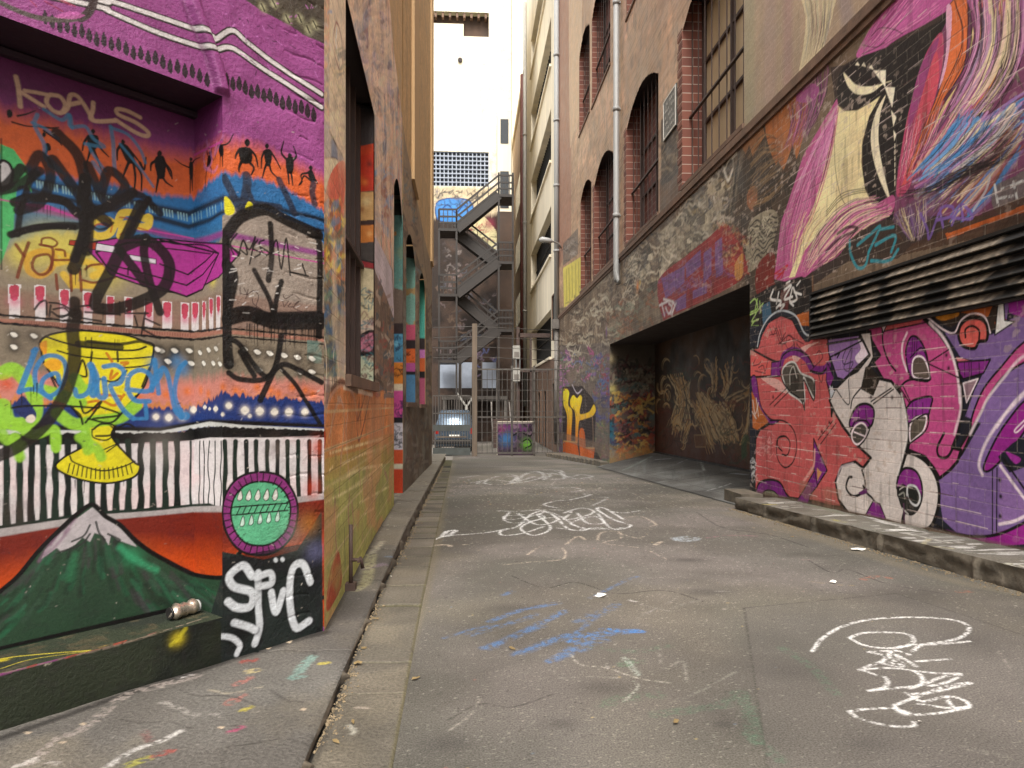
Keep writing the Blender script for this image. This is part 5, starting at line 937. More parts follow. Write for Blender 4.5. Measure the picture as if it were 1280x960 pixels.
# brick scuffs along the courses
rs = random.Random(77)
for i in range(420):
    y_ = rs.uniform(5.0, 8.9) if i < 260 else rs.uniform(4.3, 8.5); zz = round(rs.uniform(.6, 2.4)/.098)*.098 if i < 260 else round(rs.uniform(2.9, 5.2)/.098)*.098
    l_ = rs.uniform(.05, .35); i0, i1 = np.searchsorted(W.U, [-y_, -y_+l_]); j0 = int(np.searchsorted(W.V, zz))
    if i1 > i0: W.col[j0:j0+1, i0:i1] += (lin(rs.choice([(232, 214, 206), (226, 206, 200), (90, 60, 60)]))*W.gain-W.col[j0:j0+1, i0:i1])*rs.uniform(.3, .8)
j1 = np.searchsorted(W.V, 5.2); i0 = np.searchsorted(W.U, -29.2); uu, vv = np.meshgrid(W.U, W.V[:j1])
g = fbm(uu, vv, 1.3, 401); W.col[:j1] *= 1.28*(1-.16*np.clip((g-.5)*4, 0, 1))[..., None].astype(np.float32)
g = np.clip((fbm(uu*.7, vv, 18, 402)-.66)*14, 0, 1)*np.clip((fbm(uu, vv, .8, 403)-.45)*5, 0, 1); W.mix(0, len(W.U), 0, j1, (g*.55).astype(np.float32), W.C((206, 186, 170)))
g = np.clip((fbm(uu*4, vv*.35, 5, 404)-.63)*9, 0, 1); W.mix(0, len(W.U), 0, j1, (g*.3).astype(np.float32), W.C((44, 36, 32)))
W.scrib(px('700,400 775,340 775,420 700,470'), 60, [(190, 176, 150), (206, 194, 170), (60, 50, 44)], (1.2, 3), (4, 12), 331, .8)
# ---- garage
GD.blotch((86, 60, 40), .7, 1.2, .5, 5, 3); GD.blotch((40, 34, 30), .8, .8, .5, 6, 4); GD.fl(g1('410,480 540,480 760,680 1060,860 1060,960 410,780'), (84, 44, 34), .7, False)
TAN = [(190, 160, 116), (206, 180, 136), (150, 120, 84), (196, 150, 90), (60, 48, 38)]
for A_, B_, n_, sd_ in (('500,260 560,420 480,650', '600,250 650,430 600,760', 40, 1), ('560,270 620,420 640,560 590,740', '660,300 640,420 650,600 610,700', 26, 2), ('690,380 760,600 830,740', '760,380 880,540 970,740', 50, 3), ('760,430 880,560 900,740', '900,440 960,620 980,720', 30, 4), ('1030,350 920,400 880,440', '1040,400 960,440 940,540', 26, 5), ('1050,380 1030,600 970,740', '1060,400 1040,620 990,740', 16, 6), ('740,200 800,280 790,420', '830,140 830,280 820,420', 22, 7), ('530,560 570,540 600,600', '540,640 570,610 600,640', 16, 8), ('620,420 700,560 780,820', '720,440 780,600 830,800', 20, 9), ('850,220 880,330 850,420', '960,120 930,300 880,430', 18, 10)): bundle(GD, g1(A_), g1(B_), int(n_*1.5), TAN, (1.8, 5), .95, sd_, 2)
GD.scrib(g1('420,200 1050,150 1050,860 420,780'), 80, [(40, 30, 26), (90, 60, 44), (60, 70, 50), (110, 50, 40)], (1, 3), (8, 26), 77, .7)
for k in range(46):
    c = np.array([RNG.uniform(430, 1040), RNG.uniform(170, 760)]); a0 = RNG.uniform(0, 6.28); r_ = RNG.uniform(25, 80)
    P = [c+r_*(1-.07*j)*np.array([math.cos(a0+j*.42)*.6, math.sin(a0+j*.42)*1.2]) for j in range(7)]
    for d_ in range(3): GD.st(np.array(P)/5.333+[740+d_*.9, 420+d_*.6], RNG.uniform(1.2, 2.4), TAN[RNG.integers(5)], .8, taper=[.4, 1, .4])
GD.fl(g1('680,660 760,660 760,740 690,740'), (110, 70, 40), .8, False, (150, 120, 80), 1.2); GD.fl(g1('1000,680 1040,660 1050,760 1000,820'), (50, 90, 56), .7, True); GD.sp(935, 560, 8, (130, 44, 36), .6, .6)
GR.scrib(g1('120,130 400,200 400,400 120,400'), 150, [(60, 60, 56), (120, 110, 96), (84, 104, 100), (36, 32, 30), (150, 136, 116), (96, 60, 60)], (1, 3), (4, 13), 81); GR.scrib(g1('110,380 400,380 400,780 170,820'), 190, [(190, 120, 56), (160, 70, 50), (60, 50, 46), (206, 170, 90), (110, 60, 70), (80, 110, 110), (36, 30, 30)], (1, 3.2), (4, 13), 82)
GR.scrib(g1('110,560 170,600 170,820 110,800'), 30, [(40, 100, 120), (60, 60, 90), (30, 40, 50)], (1.4, 3), (4, 9), 83); GR.sp(766, 486, 5, (206, 190, 110), .8); GR.sp(765, 448, 6, (190, 170, 130), .8); GR.band(px('760,560 830,560'), px('760,600 830,590'), (190, 150, 90), .4, 12, 1)
def paint_end(s):
    s.band(px('530,232 645,235'), px('530,700 645,700'), (200, 182, 150), 1, 3, 1, jag=3)
    s.band(px('530,272 645,268'), px('530,700 645,700'), (56, 44, 37), 1, 6, 1, jag=4); s.band(px('530,285 645,280'), px('530,700 645,700'), (44, 35, 30), .6, 12, 1); s.blotch((36, 29, 26), .7, .5, .5, 6, 3, px('535,280 645,600')); s.blotch((92, 72, 60), .5, .9, .56, 6, 5, px('535,280 645,600'))
    s.fl(px('545,255 560,248 585,250 592,262 588,276 550,276'), (56, 130, 200), .95, True, (30, 60, 120), 1.4); s.st(px('552,262 560,256 570,266 580,256 586,266'), 1.4, (20, 60, 130))
    s.scrib(px('542,236 612,238 590,256 542,260'), 40, [(60, 60, 64), (120, 110, 110), (40, 40, 44)], (.8, 1.6), (4, 9), 4); s.scrib(px('612,190 625,195 625,230 612,230'), 22, [(90, 90, 100), (130, 110, 140)], (.8, 1.4), (3, 7), 5)
    s.fl(px('580,278 600,268 622,292 620,312 605,300'), (206, 196, 150), .95, True); s.scrib(px('582,280 600,272 620,296 610,310'), 14, [(60, 40, 30), (150, 40, 60)], (1, 1.6), (4, 8), 6); s.sp(612, 280, 8, (150, 40, 70), .7)
    s.scrib(px('552,300 575,305 575,350 552,345'), 30, [(130, 120, 116), (70, 60, 58)], (.8, 1.4), (3, 7), 7); s.scrib(px('622,298 634,298 634,326 622,326'), 26, [(226, 226, 226), (206, 206, 206)], (1.2, 2.2), (4, 8), 8); s.scrib(px('545,330 640,330 640,455 545,455'), 80, [(110, 90, 76), (60, 50, 46), (126, 110, 110), (80, 84, 96)], (1, 2), (4, 12), 9, .7); s.scrib(px('595,440 640,440 640,470 595,470'), 20, [(110, 120, 170), (150, 130, 150)], (1, 1.8), (4, 9), 10, .8)
# ------------------------------------------------------------------ road and pavements
c7, c8 = Note(380, 560, 2.4), Note(820, 560, 2.4)
G = ROAD
G.blotch((92, 88, 80), .6, 1.1, .5, 5, 3); G.blotch((126, 118, 104), .5, .8, .56, 6, 4); G.blotch((84, 80, 72), .6, .45, .55, 7, 6); G.blotch((100, 106, 94), .15, .9, .58, 6, 8)
rs = np.random.default_rng(5)
uu, vv = np.meshgrid(G.U, G.V); sel = (rs.random(uu.shape) < .05) & (vv < 12); G.col[sel] *= rs.uniform(.6, 1.9, sel.sum())[:, None].astype(np.float32)
CH = (226, 224, 220)
def chalk(p, w, c=CH, a=.9, r=.2, soft=.9): G.st(p, w, c, a, soft, rough=r, gran=.6)
# aggregate, chips, stains, patch seams and cracks
for n_, c_, r0_, r1_ in ((3200, (178, 172, 160), .6, 1.5), (2600, (64, 61, 57), .7, 2.), (60, (200, 176, 120), 1., 2), (30, (180, 120, 110), 1., 2.2), (24, (130, 150, 170), 1., 2)):
    for k in range(n_):
        v_ = 1.8*(14/1.8)**rs.random()**1.3; u_ = rs.uniform(.27, 4.0); r_ = rs.uniform(r0_, r1_)*v_/850*.8
        i0, i1, j0, j1 = G.box(np.array([u_-r_, v_-r_*1.3]), np.array([u_+r_, v_+r_*1.3])); G.col[j0:max(j1, j0+1), i0:max(i1, i0+1)] += (lin(c_)*G.gain-G.col[j0:max(j1, j0+1), i0:max(i1, i0+1)])*rs.uniform(.2, .6)
for x_, y_, r_ in ((700, 905, 16), (560, 930, 26), (905, 905, 10), (1090, 930, 22), (860, 700, 14), (760, 860, 30), (640, 760, 24), (980, 840, 26), (1200, 800, 20), (880, 740, 20)): G.sp(x_, y_, r_, (76, 72, 68), .6, 1.6)
for p in ('640,720 680,735 720,728 770,742 830,738 880,752', '1010,700 1040,716 1060,712 1110,730 1180,742', '870,640 905,660 960,668 1010,684', '560,900 600,880 640,884 690,868'): G.st(px(p), 2.2, (52, 50, 46), .85, .8, rough=.1)
G.fl(px('930,760 1120,742 1290,800 1290,960 960,960'), (112, 106, 101), .3, False); G.st(px('930,760 1120,742 1290,798'), 2, (66, 63, 58), .75, 1, smooth=False, rough=.1); G.st(px('930,760 960,960'), 2.4, (66, 63, 58), .75, 1, smooth=False, rough=.1)
# worn edges and pale patches
G.st(c8('225,195 400,245 640,320 880,395 1104,440'), 26, (132, 122, 104), .5, 16); G.st(c7('440,45 420,140 405,250 370,420 320,600 250,800 200,960'), 9, (126, 116, 92), .5, 8)
G.st(px('752,586 800,600 912,627'), 3, (44, 42, 38), .9); G.st(px('770,584 830,602 930,632'), 22, (130, 122, 112), .4, 14)
# big white tag
for p, w in (('465,90 500,85 530,82', 1.6), ('500,105 560,95 620,100 640,88 580,85 540,105 600,110 660,95 690,85', 2), ('600,78 640,85 620,105 670,100 720,85 700,70 660,80 640,100', 2), ('700,72 740,80 720,95 780,90 760,70 720,68', 2), ('740,75 800,85 830,80 865,85 820,92 780,82 770,68 720,66', 2), ('530,100 520,108 560,104', 1.6)): chalk(c7(p), w*1.15, (250, 250, 248), a=1, r=.05)
for p, w in (('750,120 800,118 835,125 800,132', 2), ('835,138 860,140 800,155 760,158 720,170 760,180', 2.2), ('580,188 640,190 720,185 700,200 620,215 600,205 660,200', 2), ('620,190 600,215 640,225 720,210 700,195', 2.2), ('640,195 700,230 760,215 720,190 680,200 640,235 590,250 600,262 660,255 720,235', 2.4), ('700,200 740,240 690,262 650,240 700,215 780,205', 2.4), ('740,185 800,190 780,215 840,205 870,190 830,180 780,195', 2.2), ('760,210 800,245 880,240 940,245 980,232 930,215 880,185 900,180 960,215', 2.6), ('820,195 850,225 900,225 870,205 800,225 840,240', 2.2), ('920,190 960,195 1005,188', 2), ('860,175 910,150 870,148', 1.4), ('880,195 920,240 960,238', 2), ('760,240 830,248 860,240', 2), ('700,185 760,200 830,240 900,245', 1.8), ('380,280 410,268 440,262 500,258 560,252 610,242', 3), ('415,265 430,250 455,248 430,265', 5)): chalk(c7(p), w*1.15, (250, 250, 248), a=1, r=.05)
for p, w in (('600,350 680,342 770,335 785,315 775,300', 2), ('785,290 820,265 845,275', 3), ('670,320 700,300 715,293', 2.4), ('880,280 890,255 940,250 950,270 900,285 1000,298', 2), ('940,255 1000,270 1020,265', 1.8), ('960,210 1010,205 1055,228 1040,235', 2), ('1040,310 1090,335', 2), ('1050,290 1075,280', 3), ('385,292 430,290 440,295', 5), ('480,290 490,290', 3)): chalk(c7(p), w*1.3, (206, 190, 170), .85)
for p, w in (('560,520 640,490 760,465', 8), ('540,600 620,570 680,540 780,490', 9), ('420,570 520,540 600,530', 4), ('640,615 700,595 790,560', 7), ('740,640 800,605 850,580 900,560 1000,548', 11), ('800,570 870,510 850,500', 5), ('860,450 960,400 1000,385', 4), ('600,440 625,430', 6)): chalk(c7(p), w*1.3, (84, 128, 182), .6, .45, 5)
for p, w in (('560,600 640,560 720,530', 14), ('640,620 740,580 820,555', 16), ('760,630 840,600 900,575', 16), ('500,560 600,530 700,500', 12), ('820,520 880,500 940,470', 14)): chalk(c7(p), w, (84, 126, 176), .5, .75, 6)
chalk(c7('900,545 960,548 1010,550'), 13, (76, 134, 200), .8, .3, 3); chalk(c7('800,580 850,560 900,555'), 12, (76, 134, 200), .7, .4, 3)
for p, w, c in (('800,620 830,650 910,660 1000,690 1100,705', 3, (196, 190, 176)), ('960,630 980,650 1000,680', 8, (190, 200, 186)), ('905,640 915,665', 3, (206, 200, 190)), ('960,760 1000,720 990,700', 3, (190, 190, 176)), ('760,690 860,685 940,690', 2.4, (170, 166, 156)), ('430,850 500,800 530,750', 2.4, (180, 170, 160)), ('880,445 900,445', 8, (230, 226, 220)), ('970,455 1000,462', 5, (216, 212, 206)), ('1010,470 1100,490', 3, (160, 156, 148)), ('1000,510 1100,460', 3, (150, 146, 140))): chalk(c7(p), w, c, .75, .5)
for p, w, c in (('900,770 960,750 1060,740', 22, (84, 118, 90)), ('960,650 1000,640', 18, (96, 140, 104)), ('870,600 1000,610 1100,590', 12, (92, 120, 96))): chalk(c7(p), w, c, .4, .8, 8)
for p, w, c in (('0,800 200,770 260,740 300,880', 20, (90, 116, 94)), ('380,600 470,660 540,740', 14, (92, 118, 96)), ('280,860 380,940', 18, (90, 116, 94)), ('620,395 660,385 700,390', 10, (186, 108, 84)), ('910,432 940,430', 9, (176, 100, 76)), ('150,270 220,262 300,264', 5, (170, 110, 130)), ('440,335 470,336', 3, (190, 140, 140)), ('460,400 540,410 590,412', 3, (180, 160, 100)), ('1030,610 1060,660', 3, (190, 180, 170)), ('180,430 230,430', 5, (170, 166, 160)), ('50,480 150,450', 7, (150, 146, 138)), ('60,760 150,720 240,670', 4, (160, 156, 146)), ('10,600 20,660 80,640 90,700', 4, (170, 164, 154)), ('930,900 1050,930', 14, (146, 140, 130))): chalk(c8(p), w, c, .5, .6, 3)
chalk(c8('50,272 90,266 125,272 90,280 60,275 100,272'), 9, (166, 176, 182), .8, .25, 3); chalk(c8('0,285 20,280 0,292'), 3, (206, 190, 170), .8)
# the white scrawl in front
for p in ('468,610 500,570 560,535 640,515 740,508 840,510 910,520 940,540 920,565 870,580 800,590 770,610', '580,570 620,555 700,553 760,560 772,580 740,597 680,600 620,590 580,570', '770,590 850,588 940,580', '640,612 690,625 680,645 740,655 720,620 780,655', '640,612 720,608 760,620', '740,655 700,625 720,600 770,590', '780,640 830,637 880,633', '612,665 680,640 720,650', '612,665 660,680 690,690 690,715 640,728', '612,665 700,660 770,668 800,690 790,712 760,722', '640,728 720,720 790,712 850,690 912,678 880,700 820,715', '770,668 850,676 912,676', '770,738 840,730 945,705 880,712 800,740 715,772', '750,735 800,760 870,745 920,755 938,775 880,780 790,768', '870,745 890,775 938,778', '780,800 850,795 938,778', '580,790 640,782 715,782 760,795', '580,792 620,815 700,833 770,835 775,820', '715,772 730,790 760,795', '740,790 755,798'):
    chalk(c8(p), 4.8, (244, 242, 238), .95, .1, 1.6)
G.sp(*c8('745,795')[0], 6, (236, 234, 230), .8)
# bluestone gutter
T_ = SETT; T_.blotch((110, 104, 92), .7, 2.2, .5, 5, 2); T_.blotch((140, 130, 112), .5, 3, .56, 6, 3); T_.off = np.zeros(T_.col.shape[:2])
y = 0.; k = 0; rs = np.random.default_rng(8); T_.off += (fbm(*np.meshgrid(T_.U, T_.V), 5, 5)-.5)*.014
while y < 24:
    L_n = rs.uniform(.3, .62); j0, j1 = np.searchsorted(T_.V, [y, y+L_n]); f = rs.uniform(.82, 1.15); T_.col[j0:j1] *= f; T_.off[j0:j1] += rs.uniform(-.006, .006)
    jn = slice(max(j1-1, 0), j1+1); T_.col[jn] = lin((96, 92, 62) if rs.random() < .6 else (50, 46, 40))*.6; T_.off[jn] -= .014; y += L_n
T_.col[:, :2] = lin((44, 40, 34))*.6; T_.col[:, 2:4] *= .7; T_.off[:, :1] -= .016; T_.off[:, 1] -= .01; T_.col[:, -2:] = T_.col[:, -2:]*.5+lin((112, 104, 64))*.62*.5; T_.off[:, -1] -= .008
for p, w, c in (('155,775 190,778', 5, (190, 176, 160)), ('135,830 150,845 145,855', 6, (200, 196, 180)), ('330,610 350,612', 6, (70, 66, 60))): T_.st(c7(p), w, c, .8, 1)
T_.col *= .92
# left pavement
Pv = PAVE; Pv.blotch((96, 91, 85), .7, 1.5, .48, 5, 2); Pv.blotch((140, 130, 112), .5, 2.4, .56, 6, 3); Pv.blotch((84, 79, 76), .5, .9, .55, 6, 5)
Pv.off = (fbm(*np.meshgrid(Pv.U, Pv.V), 4, 9)-.5)*.012; e_ = np.clip((Pv.U+.03)/.03, 0, 1); Pv.off -= .012*e_[None, :]**2
for v_ in (3.05, 4.3, 5.2, 6.3, 7.4, 8.6, 10, 11.6, 13.4):
    j = int(np.searchsorted(Pv.V, v_)); i0 = int(np.searchsorted(Pv.U, -.62)); jj = j+np.round((fbm(Pv.U[i0:]*3, Pv.U[i0:]*0, 2, int(v_*7))-.5)*10).astype(int); ii = np.arange(i0, len(Pv.U))
    for d_ in (0, 1): Pv.col[jj+d_, ii] = lin((60, 54, 46))*.6; Pv.off[jj+d_, ii] -= .012
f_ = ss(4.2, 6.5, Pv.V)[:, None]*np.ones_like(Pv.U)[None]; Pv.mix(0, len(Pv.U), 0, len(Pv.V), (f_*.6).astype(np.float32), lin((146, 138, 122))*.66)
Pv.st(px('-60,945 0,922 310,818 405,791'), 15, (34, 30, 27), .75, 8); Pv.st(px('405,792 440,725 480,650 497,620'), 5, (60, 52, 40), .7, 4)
for p, w, c, r_ in (('100,940 150,900 200,860 280,830 330,790 420,720 520,690 650,655', 16, (170, 158, 150), .8), ('350,960 450,900 540,870 600,840', 10, (216, 212, 206), .5), ('540,740 600,760 640,780 720,780', 8, (170, 164, 156), .7), ('60,950 110,930', 12, (206, 200, 192), .6), ('120,935 200,945', 8, (180, 172, 164), .7), ('600,660 640,650', 6, (206, 200, 196), .5), ('820,605 840,600', 16, (160, 66, 56), .5), ('830,640 850,635', 15, (196, 180, 130), .6), ('790,680 830,660', 12, (180, 110, 100), .6), ('770,740 800,720', 18, (170, 110, 100), .8), ('810,765 830,755', 11, (190, 176, 70), .6), ('770,840 800,825', 12, (176, 70, 110), .6), ('980,660 1010,620 1040,590', 15, (126, 156, 146), .3), ('970,660 1010,655', 10, (126, 156, 146), .3), ('1070,612 1090,610', 9, (206, 190, 80), .3), ('430,950 490,930', 16, (170, 166, 70), .7), ('520,920 570,905', 14, (170, 80, 70), .8), ('480,840 500,870', 10, (120, 84, 80), .8), ('700,700 770,710 870,690', 5, (170, 160, 140), .7)): Pv.st(c3(p), w, c, .7, 2.5, rough=r_*.8)
for p, w, c in (('80,690 150,560 190,480 260,380', 12, (206, 196, 180)), ('430,330 470,300 480,260', 10, (206, 200, 180)), ('250,420 290,330', 8, (190, 190, 160)), ('430,650 520,640', 8, (130, 160, 186)), ('300,720 400,700', 14, (150, 130, 150)), ('240,850 300,800 330,640', 14, (206, 200, 150)), ('340,630 400,560', 8, (214, 206, 180))): Pv.st(s4(p), w, c, .45, 5, rough=.1)
for x_, y_ in ((90, 840), (275, 815), (210, 875), (1010, 765), (735, 825), (960, 540), (890, 560)): Pv.fl(c3(f'{x_-8},{y_} {x_},{y_-5} {x_+12},{y_-2} {x_+4},{y_+5}'), (206, 186, 160), .9, True)
for p in ('760,890 850,880 940,865 1020,880 1045,900', '760,890 745,930 740,970', '400,800 470,812 560,806 640,830', '900,700 960,735 1010,740', '600,700 660,720 760,718 850,745'): Pv.st(c3(p), 2.6, (52, 48, 43), .75, 1, rough=.1)
rs = np.random.default_rng(15)
for k in range(900):
    v_ = 1.4*(12/1.4)**rs.random(); u_ = -1.6*rs.random(); r_ = rs.uniform(.8, 2.2)*v_/850
    i0, i1, j0, j1 = Pv.box(np.array([u_-r_, v_-r_*1.3]), np.array([u_+r_, v_+r_*1.3])); Pv.col[j0:max(j1, j0+1), i0:max(i1, i0+1)] *= rs.choice([.55, .7, 1.35, 1.6])
# right pavement and garage ramp
KR.blotch((104, 100, 88), .7, 2, .5, 5, 3); KR.blotch((150, 146, 136), .5, 3, .55, 6, 4); KR.off = (fbm(*np.meshgrid(KR.U, KR.V), 5, 19)-.5)*.02
rs = random.Random(4)
for i in range(60):
    v_ = rs.choice([rs.uniform(4.2, 5.7), rs.uniform(3.6, 8)]); u_ = rs.uniform(3.3, 3.6)
    i0, i1 = np.searchsorted(KR.U, [u_, u_+rs.uniform(.05, .25)]); j0, j1 = np.searchsorted(KR.V, [v_, v_+rs.uniform(.02, .06)]); KR.col[j0:j1, i0:i1] += (lin((226, 222, 214))*.7-KR.col[j0:j1, i0:i1])*rs.uniform(.3, .8)
for p, w, c, a in (('95,640 170,645', 7, (206, 190, 60), .8), ('430,710 480,720', 7, (190, 180, 90), .6), ('600,700 720,740 800,760', 8, (226, 222, 214), .8), ('620,715 700,735', 6, (226, 222, 214), .8), ('760,770 950,810', 7, (216, 212, 200), .7), ('860,790 840,820 960,840', 6, (206, 196, 160), .7), ('1180,900 1290,920', 16, (232, 226, 206), .8), ('320,640 460,680', 14, (140, 146, 120), .5), ('560,690 700,730 860,770', 8, (206, 200, 196), .5)): KR.st(r6(p), w, c, a, 2, rough=.3)
for v_ in (4.35, 5.4, 6.45, 7.5): j = int(np.searchsorted(KR.V, v_)); KR.col[j:j+2] *= .5; KR.off[j:j+2] -= .015
# the ramp rises from the gutter to the garage door
vv = RAMP.V[:, None]; uu = RAMP.U[None, :]; zd = np.interp(RAMP.V, [8.2, 9.05, 18.4], [.46, .43, .295])[:, None]; t_ = np.clip((uu-3.44)/(XD-3.44), 0, 1); RAMP.off = (zd-zg(vv))*t_+.006
RAMP.blotch((90, 88, 84), .7, 1.5, .5, 5, 3); RAMP.blotch((150, 150, 146), .5, 1.2, .58, 6, 4, sx=1.5)
for p, w, c in (('720,750 790,755', 4, (206, 206, 206)), ('830,770 920,760', 3, (190, 196, 200)), ('970,865 1060,855 1090,850', 4, (216, 216, 212)), ('940,770 960,800', 3, (190, 196, 190)), ('560,760 700,740', 6, (150, 160, 150)), ('1100,820 1180,830', 5, (180, 190, 200)), ('990,740 1060,760', 3, (170, 176, 180))): RAMP.st(m3(p), w, c, .7, 1.5, rough=.3)
RAMP.scrib(m3('560,740 1000,740 1060,860 700,790'), 22, [(140, 142, 140), (84, 88, 84)], (1, 2.), (5, 14), 5, .4, .5)
RAMP.col[:, :3] *= .4; RAMP.col[:, 22:23] *= .5
for y_ in (10.4, 12.3, 14.2, 16.3): j = int(np.searchsorted(RAMP.V, y_)); RAMP.col[j:j+2] *= .5
# ------------------------------------------------------------------ materials
M = dict(
 mural=paint_mat('bay_mural_paint', .5, 0, grain=.16, gsc=70, bump=.25, dirt=.12),
 pier=paint_mat('pier_mural_paint', .45, 0, grain=.16, gsc=60, bump=.5, dirt=.12),
 wall_l=paint_mat('left_wall_paint', .6, .8, row=.115, wid=.34, mortar=(170, 150, 120), mfac=.25, grain=.3, gsc=30, bump=.7, dirt=.25),
 wall_f=paint_mat('far_left_wall_paint', .7, .0, grain=.3, gsc=14, bump=.6, dirt=.3),
 jamb=paint_mat('jamb_paint', .6, 0, grain=.2, gsc=30, bump=.4, dirt=.2),
 wall_r=paint_mat('right_wall_paint', .55, .7, row=.098, wid=.30, mortar=(190, 176, 160), mfac=.24, grain=.2, gsc=26, bump=.34, dirt=.16),
 gar=paint_mat('garage_paint', .6, 0, grain=.25, gsc=20, bump=.3, dirt=.2),
 road=paint_mat('asphalt', .85, 0, grain=.75, gsc=150, bump=.8, dirt=.2),
 pave=paint_mat('bluestone_paving', .75, 0, grain=.5, gsc=75, bump=.9, dirt=.25),
 dark=plain('grimy_dark_paint', (46, 36, 34), .7), soffit=plain('bay_soffit_shade', (34, 12, 28), .7), black=plain('black_iron', (26, 24, 23), .6, bump=.1),
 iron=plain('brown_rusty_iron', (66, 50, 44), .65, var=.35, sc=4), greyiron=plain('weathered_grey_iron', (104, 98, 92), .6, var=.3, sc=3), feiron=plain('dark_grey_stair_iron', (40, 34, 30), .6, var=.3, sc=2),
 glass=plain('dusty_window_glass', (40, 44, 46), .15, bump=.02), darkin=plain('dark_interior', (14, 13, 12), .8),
 redbrick=brick_mat('red_reveal_brick', (128, 76, 60), (100, 56, 46), (170, 150, 136), row=.16, wid=.42, axis='x'),
 redbricky=brick_mat('red_reveal_brick_side', (128, 78, 62), (102, 60, 50), (164, 146, 128), row=.16, wid=.42, axis='y'),
 redpane=brick_mat('bricked_up_window', (110, 60, 50), (84, 46, 40), (140, 120, 106), row=.16, wid=.42, axis='y'),
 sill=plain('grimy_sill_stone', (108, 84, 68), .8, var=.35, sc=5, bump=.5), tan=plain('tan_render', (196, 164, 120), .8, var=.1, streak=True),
 body=plain('plain_render', (150, 132, 116), .85, var=.2), cream=plain('cream_concrete', (226, 214, 190), .8, var=.14, sc=1.2, streak=True),
 white=plain('pale_render', (238, 230, 206), .85, var=.05, sc=.4, streak=True), brown=plain('soot_brown_wall', (74, 58, 48), .85, var=.4, sc=.8, bump=.4, bsc=9),
 zinc=plain('galvanised_pipe', (150, 150, 148), .6, .1, var=.15, sc=3, streak=True), whitep=plain('white_painted_pipe', (150, 147, 140), .5, var=.1),
 post=plain('weathered_grey_post', (98, 86, 74), .8, var=.45, sc=4, streak=True), mesh=plain('fence_wire', (78, 74, 70), .6, .1),
 panel=plain('pale_blue_sheet', (150, 158, 172), .6, var=.15, sc=2), can=plain('dented_can', (190, 176, 160), .3, .8, var=.3, sc=30), wood=plain('old_tan_boards', (176, 154, 122), .75, var=.2, sc=2, streak=True),
 carp=plain('silver_blue_car_paint', (74, 88, 102), .25, .4, var=.05, bump=0), carg=plain('car_window', (80, 102, 118), .08, var=.15, bump=0), tyre=plain('tyre_rubber', (24, 24, 25), .8),
 feiron2=plain('dull_fence_iron', (84, 79, 74), .6, var=.3, sc=3), red=plain('red_lamp_lens', (150, 24, 20), .2), kerb=plain('bluestone_kerb', (92, 84, 72), .8, var=.45, sc=7, bump=.9, bsc=24), litter=plain('white_paper_scrap', (220, 216, 206), .7), leaf=plain('yellow_dry_leaf', (112, 94, 60), .7))
V3 = lambda a: tuple(float(t) for t in a)

# ------------------------------------------------------------------ left house
LB = thing('painted_brick_house', 'graffiti-covered house with a mountain and goblet mural under a magenta lintel, at the splayed corner', 'building')
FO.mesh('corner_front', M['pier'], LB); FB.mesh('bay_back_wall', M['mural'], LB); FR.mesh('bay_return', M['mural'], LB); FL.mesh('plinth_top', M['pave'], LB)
m = MB()                                            # underside of the lintel, coloured near black to deepen the shade in the bay
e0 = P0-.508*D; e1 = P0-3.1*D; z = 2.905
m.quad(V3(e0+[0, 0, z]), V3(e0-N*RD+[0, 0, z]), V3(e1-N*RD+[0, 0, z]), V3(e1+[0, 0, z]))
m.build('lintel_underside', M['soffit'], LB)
m = MB(); a = IC+N*.002; b = IC-2.55*D
m.bar(V3(a+N*.012+[0, 0, 2.885]), V3(b+N*.012+[0, 0, 2.885]), .035, .024)
m.build('head_moulding', M['soffit'], LB)
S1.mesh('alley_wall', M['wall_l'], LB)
S2.mesh('rear_wall', M['wall_f'], LB)
for s in (JA, JB, JC, JD): s.mesh('painted_jamb', M['jamb'], LB)
